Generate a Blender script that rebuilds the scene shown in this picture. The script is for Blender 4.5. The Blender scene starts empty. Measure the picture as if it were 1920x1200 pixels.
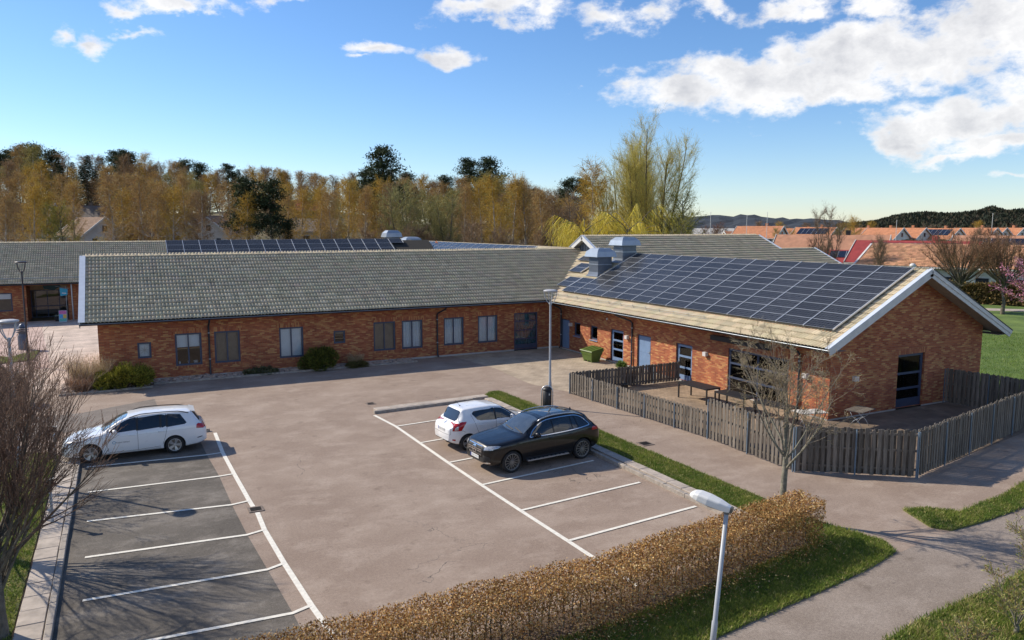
import bpy, bmesh, math, random
import numpy as np
from mathutils import Vector, Matrix
from mathutils.bvhtree import BVHTree

scene = bpy.context.scene
col = scene.collection
R = math.radians
rnd = random.Random(7)

# ---------------------------------------------------------------- camera
CAM_H, FPX = 8.0, 1434.0
PITCH, YAW = math.atan(175 / FPX), R(-27.03)
cd = bpy.data.cameras.new('camera')
cd.sensor_width = 36.0
cd.lens = 36.0 * FPX / 1920.0
cd.clip_start, cd.clip_end = 0.1, 9000
cam = bpy.data.objects.new('camera', cd)
cam.location = (0, 0, CAM_H)
cam.rotation_euler = (math.pi / 2 - PITCH, 0, YAW)
col.objects.link(cam)
scene.camera = cam
scene.render.resolution_x, scene.render.resolution_y = 1024, 640

FWD = np.array([-math.sin(YAW), math.cos(YAW)])
RGT = np.array([math.cos(YAW), math.sin(YAW)])

def ray(x, y):
    cx, cy = x - 960, -(y - 600)
    up = cy * math.cos(PITCH) - FPX * math.sin(PITCH)
    fw = FPX * math.cos(PITCH) + cy * math.sin(PITCH)
    xy = FWD * fw + RGT * cx
    return np.array([xy[0], xy[1], up])

def gnd(x, y, z=0.0):
    """photo pixel -> the point where its ray meets height z"""
    d = ray(x, y); t = (z - CAM_H) / d[2]
    return (d[0] * t, d[1] * t)

def at(px, dist):
    """photo column + ground distance (from the camera's foot) -> ground point"""
    d = ray(px, 425); n = math.hypot(d[0], d[1])
    return (d[0] / n * dist, d[1] / n * dist)

# ---------------------------------------------------------------- light
SUNV = Vector((-0.92, 1.10, 1.06)).normalized()          # towards the sun
SUN_EL = math.asin(SUNV.z)
SUN_AZ = math.atan2(SUNV.x, SUNV.y)                       # clockwise from +Y
sd = bpy.data.lights.new('sun', 'SUN')
sd.energy, sd.angle, sd.color = 4.6, R(0.5), (1.0, 0.90, 0.75)
sun = bpy.data.objects.new('sun', sd)
sun.rotation_euler = SUNV.to_track_quat('Z', 'Y').to_euler()
sun.location = (0, 0, 60)
col.objects.link(sun)

scene.view_settings.view_transform = 'Standard'
scene.view_settings.look = 'None'
scene.view_settings.exposure = 0.32
scene.view_settings.gamma = 1.0

def make_world():
    w = bpy.data.worlds.new('World'); scene.world = w; w.use_nodes = True
    nt = w.node_tree; N = nt.nodes; L = nt.links
    for n in list(N): N.remove(n)
    out = N.new('ShaderNodeOutputWorld'); bg = N.new('ShaderNodeBackground')
    bg.inputs['Strength'].default_value = 0.118
    try: w.cycles.sampling_method = 'NONE'
    except Exception: pass
    L.new(bg.outputs[0], out.inputs[0])
    sky = N.new('ShaderNodeTexSky'); sky.sky_type = 'NISHITA'
    sky.sun_disc = False
    sky.sun_elevation, sky.sun_rotation = SUN_EL, SUN_AZ
    sky.altitude, sky.air_density, sky.dust_density, sky.ozone_density = 60, 0.95, 0.12, 4.0
    hs = N.new('ShaderNodeHueSaturation'); hs.inputs['Saturation'].default_value = 1.12
    tn = N.new('ShaderNodeMix'); tn.data_type = 'RGBA'; tn.blend_type = 'MULTIPLY'; tn.inputs[0].default_value = 1
    tn.inputs[7].default_value = (.98, .985, 1.05, 1); L.new(sky.outputs[0], tn.inputs[6]); L.new(tn.outputs[2], hs.inputs['Color'])
    tc = N.new('ShaderNodeTexCoord')
    def math_(op, a, b=None, clamp=False):
        m = N.new('ShaderNodeMath'); m.operation = op; m.use_clamp = clamp
        for i, v in enumerate((a, b)):
            if v is None: continue
            if isinstance(v, (int, float)): m.inputs[i].default_value = v
            else: L.new(v, m.inputs[i])
        return m.outputs[0]
    def vdot(sock, v):
        m = N.new('ShaderNodeVectorMath'); m.operation = 'DOT_PRODUCT'
        L.new(sock, m.inputs[0]); m.inputs[1].default_value = v
        return m.outputs['Value']
    # ragged, billowing edges: distort the direction before measuring the clouds
    def noise(scale, detail, rough, vec=None):
        n = N.new('ShaderNodeTexNoise'); n.inputs['Scale'].default_value = scale
        n.inputs['Detail'].default_value = detail; n.inputs['Roughness'].default_value = rough
        L.new(vec or tc.outputs['Generated'], n.inputs['Vector']); return n
    mp = N.new('ShaderNodeMapping'); mp.inputs['Scale'].default_value = (1, 1, 1.7)
    L.new(tc.outputs['Generated'], mp.inputs['Vector'])
    n1 = noise(9.0, 9, 0.56, mp.outputs[0])
    sub = N.new('ShaderNodeVectorMath'); sub.operation = 'SUBTRACT'
    L.new(n1.outputs['Color'], sub.inputs[0]); sub.inputs[1].default_value = (.5, .5, .5)
    sc = N.new('ShaderNodeVectorMath'); sc.operation = 'SCALE'
    L.new(sub.outputs[0], sc.inputs[0]); sc.inputs['Scale'].default_value = 0.10
    ad = N.new('ShaderNodeVectorMath'); ad.operation = 'ADD'
    L.new(tc.outputs['Generated'], ad.inputs[0]); L.new(sc.outputs[0], ad.inputs[1])
    d = ad.outputs[0]
    n2 = noise(26.0, 10, 0.62, mp.outputs[0])
    # the day's cumulus: direction (as photo pixel), half width, half height, weight
    blobs = [(1430, 142, 265, 68, 1.0), (1270, 168, 140, 46, .95), (1600, 120, 220, 70, 1.0),
             (1760, 95, 210, 75, 1.0), (1900, 40, 190, 80, 1.0), (1560, 165, 150, 40, .9),
             (1780, 230, 180, 55, .95), (1860, 265, 170, 35, .9), (1700, 270, 110, 30, .85),
             (1900, 215, 120, 50, .9), (1800, 292, 150, 16, .7), (2060, 160, 220, 140, 1.0),
             (1150, 18, 90, 30, .66), (1230, 5, 80, 22, .6), (1490, 8, 110, 22, .68), (1660, 18, 120, 26, .7),
             (930, 5, 130, 28, .85), (1010, 10, 40, 26, .7), (845, 112, 60, 26, .78), (690, 95, 85, 20, .74), (655, 118, 40, 10, .6),
             (185, 77, 36, 26, .72), (140, 72, 26, 16, .55), (330, 3, 150, 18, .76), (220, 8, 50, 14, .6), (520, 8, 50, 12, .55), (250, 48, 40, 10, .45),
             (1890, 342, 60, 10, .5), (1330, 22, 60, 14, .48), (1100, 150, 30, 10, .42)]
    mask = None; low = None
    for (bx, by, a, b, wgt) in blobs:
        v = Vector(ray(bx, by)).normalized()
        r = Vector((0, 0, 1)).cross(v).normalized() * -1
        u = r.cross(v).normalized()
        if u.z < 0: u = -u
        sca = Vector(ray(bx, by)).length
        ka, kb = sca / a, sca / b
        du = vdot(d, tuple(r * ka * 1.0)); dv0 = vdot(d, tuple(u * kb))
        rr = math_('SQRT', math_('ADD', math_('MULTIPLY', du, du), math_('MULTIPLY', dv0, dv0)))
        f = vdot(d, tuple(v))
        back = math_('LESS_THAN', f, 0.2)
        m = math_('SUBTRACT', math_('MULTIPLY', math_('SUBTRACT', 1.22, rr), wgt), math_('MULTIPLY', back, 50))
        mask = m if mask is None else math_('MAXIMUM', mask, m)
    # beyond the view the same broken cumulus goes on at every bearing
    dz = N.new('ShaderNodeSeparateXYZ'); L.new(tc.outputs['Generated'], dz.inputs[0])
    n3 = noise(2.6, 9, 0.58, mp.outputs[0])
    off = math_('SUBTRACT', 1.0, math_('MULTIPLY', math_('SUBTRACT', vdot(tc.outputs['Generated'], tuple(Vector(ray(960, 425)).normalized())), 0.30), 3.2, True), True)
    gen = math_('SUBTRACT', math_('MULTIPLY', math_('SUBTRACT', n3.outputs['Fac'], 0.53), 9.0), math_('MULTIPLY', math_('SUBTRACT', 1.0, off), 6.0))
    gen = math_('SUBTRACT', gen, math_('MULTIPLY', math_('LESS_THAN', dz.outputs[2], 0.03), 9))
    mask = math_('MAXIMUM', mask, gen)
    dens = math_('ADD', mask, math_('MULTIPLY', math_('SUBTRACT', n2.outputs['Fac'], 0.52), 1.9))
    ramp = N.new('ShaderNodeMapRange'); ramp.interpolation_type = 'SMOOTHSTEP'
    L.new(dens, ramp.inputs['Value'])
    ramp.inputs['From Min'].default_value, ramp.inputs['From Max'].default_value = 0.06, 0.72
    # thick parts turn grey below, thin edges stay white
    n4 = noise(15.0, 7, 0.55, ad.outputs[0])
    thick = math_('MULTIPLY', math_('ADD', math_('SUBTRACT', dens, 0.35), math_('MULTIPLY', math_('SUBTRACT', n4.outputs['Fac'], 0.5), 3.4)), 0.70, True)
    cc = N.new('ShaderNodeMix'); cc.data_type = 'RGBA'
    L.new(thick, cc.inputs['Factor'])
    cc.inputs[6].default_value = (7.4, 7.3, 7.2, 1); cc.inputs[7].default_value = (4.2, 4.25, 4.5, 1)
    mx = N.new('ShaderNodeMix'); mx.data_type = 'RGBA'
    L.new(math_('MULTIPLY', ramp.outputs[0], 0.94), mx.inputs['Factor'])
    L.new(hs.outputs[0], mx.inputs[6]); L.new(cc.outputs[2], mx.inputs[7])
    L.new(mx.outputs[2], bg.inputs['Color'])
make_world()

# ---------------------------------------------------------------- helpers
def tag(o, label=None, cat=None, group=None, kind=None):
    if label: o['label'] = label
    if cat: o['category'] = cat
    if group: o['group'] = group
    if kind: o['kind'] = kind
    return o

def empty(name, loc=(0, 0, 0), rz=0.0):
    o = bpy.data.objects.new(name, None); o.empty_display_size = 0.3
    o.location = loc; o.rotation_euler = (0, 0, rz)
    col.objects.link(o); return o

def adopt(o, parent, world=True):
    if parent is None: return o
    o.parent = parent
    if world:
        m = parent.matrix_basis.copy()
        if parent.parent: m = parent.parent.matrix_basis @ (parent.matrix_parent_inverse @ m)
        o.matrix_parent_inverse = m.inverted()
    return o

def mesh_obj(name, verts, faces, mat, parent=None, world=True, smooth=False, colors=None, mats=None, midx=None):
    me = bpy.data.meshes.new(name)
    if isinstance(faces, np.ndarray):
        v = np.asarray(verts, np.float32); f = faces.astype(np.int32); k = f.shape[1]
        me.vertices.add(len(v)); me.vertices.foreach_set('co', v.ravel())
        me.loops.add(f.size); me.loops.foreach_set('vertex_index', f.ravel())
        me.polygons.add(len(f)); me.polygons.foreach_set('loop_start', np.arange(0, f.size, k, dtype=np.int32))
        me.update(calc_edges=True)
    else:
        me.from_pydata([tuple(p) for p in verts], [], faces)
    if colors is not None:
        a = me.color_attributes.new('col', 'FLOAT_COLOR', 'POINT')
        c = np.ones((len(me.vertices), 4), np.float32); c[:, :3] = colors
        a.data.foreach_set('color', c.ravel())
    if smooth: me.polygons.foreach_set('use_smooth', np.ones(len(me.polygons), bool))
    for m in (mats or [mat]):
        me.materials.append(m)
    if midx is not None: me.polygons.foreach_set('material_index', np.asarray(midx, np.int32))
    me.update()
    o = bpy.data.objects.new(name, me); col.objects.link(o)
    return adopt(o, parent, world)

def link_copy(src, parent=None, name=None):
    o = src.copy(); col.objects.link(o); mi = src.matrix_parent_inverse.copy(); o.parent = parent; o.matrix_parent_inverse = mi
    if name: o.name = name
    return o

class MB:
    def __init__(s): s.v = []; s.f = []
    def add(s, vs, fs):
        b = len(s.v); s.v += [tuple(p) for p in vs]; s.f += [tuple(i + b for i in f) for f in fs]; return s
    def box(s, x0, x1, y0, y1, z0, z1):
        return s.add([(x0, y0, z0), (x1, y0, z0), (x1, y1, z0), (x0, y1, z0), (x0, y0, z1), (x1, y0, z1), (x1, y1, z1), (x0, y1, z1)],
                     [(0, 3, 2, 1), (4, 5, 6, 7), (0, 1, 5, 4), (1, 2, 6, 5), (2, 3, 7, 6), (3, 0, 4, 7)])
    def obox(s, c, ux, uy, uz, a, b, h):
        """oriented box: centre, three axes, half sizes"""
        c = Vector(c); ux, uy, uz = Vector(ux).normalized() * a, Vector(uy).normalized() * b, Vector(uz).normalized() * h
        P = [c + sx * ux + sy * uy + sz * uz for sz in (-1, 1) for sx, sy in ((-1, -1), (1, -1), (1, 1), (-1, 1))]
        return s.add(P, [(0, 3, 2, 1), (4, 5, 6, 7), (0, 1, 5, 4), (1, 2, 6, 5), (2, 3, 7, 6), (3, 0, 4, 7)])
    def beam(s, p, q, w, h, up=(0, 0, 1)):
        p, q = Vector(p), Vector(q); d = q - p; u = Vector(up)
        side = d.cross(u)
        if side.length < 1e-5: side = d.cross(Vector((1, 0, 0)))
        return s.obox((p + q) / 2, d, side, side.cross(d), d.length / 2, w / 2, h / 2)
    def prism(s, poly, z0, z1):
        n = len(poly); a = sum(poly[i][0] * poly[(i + 1) % n][1] - poly[(i + 1) % n][0] * poly[i][1] for i in range(n))
        if a < 0: poly = poly[::-1]
        return s.add([(x, y, z0) for x, y in poly] + [(x, y, z1) for x, y in poly],
                     [tuple(range(n - 1, -1, -1)), tuple(range(n, 2 * n))] + [(i, (i + 1) % n, n + (i + 1) % n, n + i) for i in range(n)])
    def tube(s, path, rad, n=8, cap=True):
        P = [Vector(p) for p in path]; k = len(P)
        if not hasattr(rad, '__len__'): rad = [rad] * k
        vs = []; prev = None
        for i in range(k):
            t = (P[min(i + 1, k - 1)] - P[max(i - 1, 0)]).normalized()
            if prev is None:
                a = t.cross(Vector((0, 0, 1)))
                if a.length < 1e-3: a = t.cross(Vector((1, 0, 0)))
            else: a = prev - t * prev.dot(t)
            a.normalize(); prev = a; b = t.cross(a)
            for j in range(n):
                an = 2 * math.pi * j / n
                vs.append(P[i] + (a * math.cos(an) + b * math.sin(an)) * rad[i])
        fs = [(i * n + j, i * n + (j + 1) % n, (i + 1) * n + (j + 1) % n, (i + 1) * n + j) for i in range(k - 1) for j in range(n)]
        if cap: fs += [tuple(range(n - 1, -1, -1)), tuple((k - 1) * n + j for j in range(n))]
        return s.add(vs, fs)
    def lathe(s, prof, c=(0, 0, 0), n=16, axis='z'):
        vs = []
        for (r, z) in prof:
            for j in range(n):
                an = 2 * math.pi * j / n; x, y = r * math.cos(an), r * math.sin(an)
                vs.append((c[0] + x, c[1] + y, c[2] + z) if axis == 'z' else (c[0] + x, c[1] + z, c[2] + y))
        k = len(prof)
        fs = [(i * n + j, i * n + (j + 1) % n, (i + 1) * n + (j + 1) % n, (i + 1) * n + j) for i in range(k - 1) for j in range(n)]
        if axis != 'z': fs = [f[::-1] for f in fs]
        return s.add(vs, fs)
    def build(s, name, mat, parent=None, world=True, smooth=False):
        return mesh_obj(name, s.v, s.f, mat, parent, world, smooth)

# ---------------------------------------------------------------- materials
MATS = {}
def nmat(name):
    m = bpy.data.materials.new(name); m.use_nodes = True
    nt = m.node_tree; b = nt.nodes['Principled BSDF']
    MATS[name] = m
    return m, nt, b

def pm(name, c, rough=0.7, var=0.15, scale=4.0, metal=0.0, bump=0.0, bscale=40.0, spec=0.5, c2=None, coat=0.0):
    """plain surface with procedural mottling: base colour varied by two noises, optional fine relief"""
    m, nt, b = nmat(name); N, L = nt.nodes, nt.links
    tc = N.new('ShaderNodeTexCoord')
    g = N.new('ShaderNodeNewGeometry')
    n1 = N.new('ShaderNodeTexNoise'); n1.inputs['Scale'].default_value = scale; n1.inputs['Detail'].default_value = 7
    n1.inputs['Roughness'].default_value = 0.62
    L.new(g.outputs['Position'], n1.inputs['Vector'])
    mr = N.new('ShaderNodeMapRange'); mr.inputs['From Min'].default_value = .3; mr.inputs['From Max'].default_value = .7
    L.new(n1.outputs['Fac'], mr.inputs['Value'])
    mx = N.new('ShaderNodeMix'); mx.data_type = 'RGBA'
    L.new(mr.outputs[0], mx.inputs['Factor'])
    lo = tuple(max(0, k * (1 - var)) for k in c) + (1,)
    hi = (tuple(c2) if c2 else tuple(min(1, k * (1 + var)) for k in c)) + (1,)
    mx.inputs[6].default_value = lo; mx.inputs[7].default_value = hi
    L.new(mx.outputs[2], b.inputs['Base Color'])
    b.inputs['Roughness'].default_value = rough; b.inputs['Metallic'].default_value = metal
    b.inputs['Specular IOR Level'].default_value = spec
    if coat: b.inputs['Coat Weight'].default_value = coat; b.inputs['Coat Roughness'].default_value = .03
    if bump:
        n2 = N.new('ShaderNodeTexNoise'); n2.inputs['Scale'].default_value = bscale; n2.inputs['Detail'].default_value = 4
        L.new(g.outputs['Position'], n2.inputs['Vector'])
        bp = N.new('ShaderNodeBump'); bp.inputs['Strength'].default_value = bump; bp.inputs['Distance'].default_value = 0.02
        L.new(n2.outputs['Fac'], bp.inputs['Height']); L.new(bp.outputs[0], b.inputs['Normal'])
    return m

def attr_mat(name, rough=0.7, trans=0.0, spec=0.3):
    """colour per leaf / blade / tile stored on the mesh"""
    m, nt, b = nmat(name); N, L = nt.nodes, nt.links
    a = N.new('ShaderNodeAttribute'); a.attribute_name = 'col'
    L.new(a.outputs['Color'], b.inputs['Base Color'])
    b.inputs['Roughness'].default_value = rough; b.inputs['Specular IOR Level'].default_value = spec
    if trans:
        t = N.new('ShaderNodeBsdfTranslucent'); L.new(a.outputs['Color'], t.inputs['Color'])
        ms = N.new('ShaderNodeMixShader'); ms.inputs[0].default_value = trans
        L.new(b.outputs[0], ms.inputs[1]); L.new(t.outputs[0], ms.inputs[2])
        L.new(ms.outputs[0], N['Material Output'].inputs[0])
    return m

def asphalt_mat(name, c_a, c_b, c_c, worn=1.0):
    """aged asphalt: broad blotches, streaks, fine aggregate, hairline cracks"""
    m, nt, b = nmat(name); N, L = nt.nodes, nt.links
    g = N.new('ShaderNodeNewGeometry')
    def noise(s, d=5, r=.6, v=None):
        n = N.new('ShaderNodeTexNoise'); n.inputs['Scale'].default_value = s; n.inputs['Detail'].default_value = d
        n.inputs['Roughness'].default_value = r; L.new(v or g.outputs['Position'], n.inputs['Vector']); return n.outputs['Fac']
    def mix(f, a, c, op='MIX'):
        x = N.new('ShaderNodeMix'); x.data_type = 'RGBA'; x.blend_type = op
        if isinstance(f, float): x.inputs[0].default_value = f
        else: L.new(f, x.inputs[0])
        for i, q in ((6, a), (7, c)):
            if isinstance(q, tuple): x.inputs[i].default_value = q + (1,)
            else: L.new(q, x.inputs[i])
        return x.outputs[2]
    def rng(f, a, c):
        r = N.new('ShaderNodeMapRange'); L.new(f, r.inputs['Value'])
        r.inputs['From Min'].default_value = a; r.inputs['From Max'].default_value = c; return r.outputs[0]
    base = mix(rng(noise(.35, 6, .65), .38, .62), c_a, c_b)
    mpn = N.new('ShaderNodeMapping'); mpn.inputs['Scale'].default_value = (.8, 1.15, 1); L.new(g.outputs['Position'], mpn.inputs['Vector'])
    mpn.inputs['Rotation'].default_value = (0, 0, .25)
    base = mix(rng(noise(.9, 8, .72, mpn.outputs[0]), .48, .78), base, c_c)
    st = rng(noise(1.7, 4, .5), .64, .72)
    base = mix(st, base, mix(1.0, base, (.80, .79, .78), 'MULTIPLY'))
    mid = noise(14, 4, .75)
    base = mix(rng(mid, .35, .65), mix(1.0, base, (.88, .87, .86), 'MULTIPLY'), mix(1.0, base, (1.1, 1.1, 1.1), 'MULTIPLY'))
    grain = noise(75, 3, .7)
    base = mix(rng(grain, .33, .67), mix(1.0, base, (.60, .58, .56), 'MULTIPLY'), mix(1.0, base, (1.36, 1.36, 1.36), 'MULTIPLY'))
    v = N.new('ShaderNodeTexVoronoi'); v.feature = 'DISTANCE_TO_EDGE'; v.inputs['Scale'].default_value = .16
    wn = N.new('ShaderNodeTexNoise'); wn.inputs['Scale'].default_value = 1.5; wn.inputs['Detail'].default_value = 6
    L.new(g.outputs['Position'], wn.inputs['Vector'])
    wa = N.new('ShaderNodeVectorMath'); wa.operation = 'ADD'; L.new(g.outputs['Position'], wa.inputs[0]); L.new(wn.outputs['Color'], wa.inputs[1])
    L.new(wa.outputs[0], v.inputs['Vector'])
    cr = rng(v.outputs['Distance'], .0004, .0018)
    gate = rng(noise(.22, 2), .55, .59)
    cm = N.new('ShaderNodeMath'); cm.operation = 'MAXIMUM'; L.new(cr, cm.inputs[0]); 
    inv = N.new('ShaderNodeMath'); inv.operation = 'SUBTRACT'; inv.inputs[0].default_value = 1; L.new(gate, inv.inputs[1]); L.new(inv.outputs[0], cm.inputs[1])
    base = mix(cm.outputs[0], (.10, .085, .075), base)
    L.new(base, b.inputs['Base Color']); b.inputs['Roughness'].default_value = .88; b.inputs['Specular IOR Level'].default_value = .25
    bp = N.new('ShaderNodeBump'); bp.inputs['Strength'].default_value = .35; bp.inputs['Distance'].default_value = .01
    L.new(grain, bp.inputs['Height']); L.new(bp.outputs[0], b.inputs['Normal'])
    return m

def brick_mat(name, vertical=False):
    m, nt, b = nmat(name); N, L = nt.nodes, nt.links
    g = N.new('ShaderNodeNewGeometry'); p = N.new('ShaderNodeSeparateXYZ'); n = N.new('ShaderNodeSeparateXYZ')
    L.new(g.outputs['Position'], p.inputs[0]); L.new(g.outputs['True Normal'], n.inputs[0])
    def M(op, a, c):
        x = N.new('ShaderNodeMath'); x.operation = op
        for i, q in enumerate((a, c)):
            if q is None: continue
            if isinstance(q, (int, float)): x.inputs[i].default_value = q
            else: L.new(q, x.inputs[i])
        return x.outputs[0]
    isx = M('GREATER_THAN', M('ABSOLUTE', n.outputs[0], None), .5)
    u = M('ADD', M('MULTIPLY', p.outputs[1], isx), M('MULTIPLY', p.outputs[0], M('SUBTRACT', 1, isx)))
    cv = N.new('ShaderNodeCombineXYZ')
    if vertical: L.new(p.outputs[2], cv.inputs[0]); L.new(u, cv.inputs[1])
    else: L.new(u, cv.inputs[0]); L.new(p.outputs[2], cv.inputs[1])
    bt = N.new('ShaderNodeTexBrick'); L.new(cv.outputs[0], bt.inputs['Vector'])
    bt.inputs['Scale'].default_value = 1; bt.inputs['Brick Width'].default_value = .25; bt.inputs['Row Height'].default_value = .075
    bt.inputs['Mortar Size'].default_value = .0065; bt.inputs['Mortar Smooth'].default_value = .2; bt.inputs['Bias'].default_value = 0
    bt.inputs['Color1'].default_value = (0, 0, 0, 1); bt.inputs['Color2'].default_value = (1, 1, 1, 1); bt.inputs['Mortar'].default_value = (.5, .5, .5, 1)
    bt.offset = .5
    # kiln batches: broad drifts of darker and paler bricks
    mp = N.new('ShaderNodeMapping'); mp.inputs['Scale'].default_value = (2.4, 9.0, 1); L.new(cv.outputs[0], mp.inputs['Vector'])
    nz = N.new('ShaderNodeTexNoise'); nz.inputs['Scale'].default_value = 1.1; nz.inputs['Detail'].default_value = 4; L.new(mp.outputs[0], nz.inputs['Vector'])
    f = M('ADD', M('MULTIPLY', bt.outputs['Color'], .74), M('MULTIPLY', M('SUBTRACT', nz.outputs['Fac'], .5), .26))
    f = M('ADD', f, .14)
    cr = N.new('ShaderNodeValToRGB'); e = cr.color_ramp.elements
    e[0].position = 0; e[0].color = (.30, .085, .043, 1); e[1].position = 1; e[1].color = (.72, .45, .19, 1)
    for pos, c in ((.25, (.41, .115, .055)), (.48, (.50, .155, .070)), (.66, (.57, .215, .088)), (.84, (.67, .34, .135))):
        k = e.new(pos); k.color = c + (1,)
    L.new(f, cr.inputs[0])
    n2 = N.new('ShaderNodeTexNoise'); n2.inputs['Scale'].default_value = 55; n2.inputs['Detail'].default_value = 3; L.new(g.outputs['Position'], n2.inputs['Vector'])
    mm = N.new('ShaderNodeMix'); mm.data_type = 'RGBA'; mm.blend_type = 'MULTIPLY'; mm.inputs[0].default_value = .35
    L.new(cr.outputs[0], mm.inputs[6]); L.new(n2.outputs['Color'], mm.inputs[7])
    ms_ = N.new('ShaderNodeMapping'); ms_.inputs['Scale'].default_value = (1.1, .35, 1); L.new(cv.outputs[0], ms_.inputs['Vector'])
    n3 = N.new('ShaderNodeTexNoise'); n3.inputs['Scale'].default_value = .9; n3.inputs['Detail'].default_value = 6; n3.inputs['Roughness'].default_value = .6; L.new(ms_.outputs[0], n3.inputs['Vector'])
    r3 = N.new('ShaderNodeMapRange'); r3.inputs['From Min'].default_value = .3; r3.inputs['From Max'].default_value = .7; r3.inputs['To Min'].default_value = .80; r3.inputs['To Max'].default_value = 1.12; L.new(n3.outputs['Fac'], r3.inputs['Value'])
    m3 = N.new('ShaderNodeMix'); m3.data_type = 'RGBA'; m3.blend_type = 'MULTIPLY'; m3.inputs[0].default_value = 1; L.new(mm.outputs[2], m3.inputs[6]); L.new(r3.outputs[0], m3.inputs[7]); mm = m3
    mo = N.new('ShaderNodeMix'); mo.data_type = 'RGBA'; L.new(bt.outputs['Fac'], mo.inputs[0])
    L.new(mm.outputs[2], mo.inputs[6]); mo.inputs[7].default_value = (.27, .175, .12, 1)
    L.new(mo.outputs[2], b.inputs['Base Color']); b.inputs['Roughness'].default_value = .85; b.inputs['Specular IOR Level'].default_value = .3
    bp = N.new('ShaderNodeBump'); bp.inputs['Strength'].default_value = .8; bp.inputs['Distance'].default_value = .012; bp.invert = True
    L.new(bt.outputs['Fac'], bp.inputs['Height']); L.new(bp.outputs[0], b.inputs['Normal'])
    return m

def paver_mat(name, c1, c2, cm, w, h, mort=.006, rot=0.0):
    m, nt, b = nmat(name); N, L = nt.nodes, nt.links
    g = N.new('ShaderNodeNewGeometry'); mp = N.new('ShaderNodeMapping'); L.new(g.outputs['Position'], mp.inputs['Vector'])
    mp.inputs['Rotation'].default_value = (0, 0, rot)
    bt = N.new('ShaderNodeTexBrick'); L.new(mp.outputs[0], bt.inputs['Vector'])
    for k, v in (('Scale', 1), ('Brick Width', w), ('Row Height', h), ('Mortar Size', mort), ('Mortar Smooth', .3), ('Bias', 0)): bt.inputs[k].default_value = v
    bt.inputs['Color1'].default_value = c1 + (1,); bt.inputs['Color2'].default_value = c2 + (1,); bt.inputs['Mortar'].default_value = cm + (1,)
    nz = N.new('ShaderNodeTexNoise'); nz.inputs['Scale'].default_value = .9; nz.inputs['Detail'].default_value = 7; nz.inputs['Roughness'].default_value = .65
    L.new(g.outputs['Position'], nz.inputs['Vector'])
    rr = N.new('ShaderNodeMapRange'); rr.inputs['From Min'].default_value = .3; rr.inputs['From Max'].default_value = .7; rr.inputs['To Min'].default_value = .62; rr.inputs['To Max'].default_value = 1.2
    L.new(nz.outputs['Fac'], rr.inputs['Value'])
    mm = N.new('ShaderNodeMix'); mm.data_type = 'RGBA'; mm.blend_type = 'MULTIPLY'; mm.inputs[0].default_value = 1
    L.new(bt.outputs['Color'], mm.inputs[6]); L.new(rr.outputs[0], mm.inputs[7])
    L.new(mm.outputs[2], b.inputs['Base Color']); b.inputs['Roughness'].default_value = .85
    bp = N.new('ShaderNodeBump'); bp.inputs['Strength'].default_value = .5; bp.inputs['Distance'].default_value = .008; bp.invert = True
    L.new(bt.outputs['Fac'], bp.inputs['Height']); L.new(bp.outputs[0], b.inputs['Normal'])
    return m

def glass_mat(name, tint=(.75, .8, .8), base=.06):
    """window pane: clear with a Fresnel reflection of sky and yard"""
    m, nt, b = nmat(name); N, L = nt.nodes, nt.links
    N.remove(b)
    t = N.new('ShaderNodeBsdfTransparent'); t.inputs[0].default_value = tint + (1,)
    gl = N.new('ShaderNodeBsdfGlossy'); gl.inputs['Roughness'].default_value = .015; gl.inputs['Color'].default_value = (.95, .95, .95, 1)
    fr = N.new('ShaderNodeFresnel'); fr.inputs['IOR'].default_value = 1.45
    ad = N.new('ShaderNodeMath'); ad.operation = 'ADD'; ad.inputs[1].default_value = base; L.new(fr.outputs[0], ad.inputs[0])
    ms = N.new('ShaderNodeMixShader'); L.new(ad.outputs[0], ms.inputs[0]); L.new(t.outputs[0], ms.inputs[1]); L.new(gl.outputs[0], ms.inputs[2])
    L.new(ms.outputs[0], N['Material Output'].inputs[0])
    return m

def solar_mat(name):
    """monocrystalline cells with silver grid lines behind glass; grid follows the roof through UVs"""
    m, nt, b = nmat(name); N, L = nt.nodes, nt.links
    uv = N.new('ShaderNodeUVMap')
    bt = N.new('ShaderNodeTexBrick'); L.new(uv.outputs[0], bt.inputs['Vector']); bt.offset = 0
    for k, v in (('Scale', 1), ('Brick Width', .152), ('Row Height', .148), ('Mortar Size', .006), ('Mortar Smooth', .1), ('Bias', 0)): bt.inputs[k].default_value = v
    bt.inputs['Color1'].default_value = (.018, .019, .022, 1); bt.inputs['Color2'].default_value = (.025, .027, .032, 1); bt.inputs['Mortar'].default_value = (.14, .15, .17, 1)
    oi = N.new('ShaderNodeObjectInfo'); mr = N.new('ShaderNodeMapRange'); L.new(oi.outputs['Random'], mr.inputs['Value']); mr.inputs['To Min'].default_value = .85; mr.inputs['To Max'].default_value = 1.2
    mm = N.new('ShaderNodeMix'); mm.data_type = 'RGBA'; mm.blend_type = 'MULTIPLY'; mm.inputs[0].default_value = 1
    L.new(bt.outputs['Color'], mm.inputs[6]); L.new(mr.outputs[0], mm.inputs[7])
    L.new(mm.outputs[2], b.inputs['Base Color']); b.inputs['Roughness'].default_value = .24; b.inputs['Specular IOR Level'].default_value = .16
    return m
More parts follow.
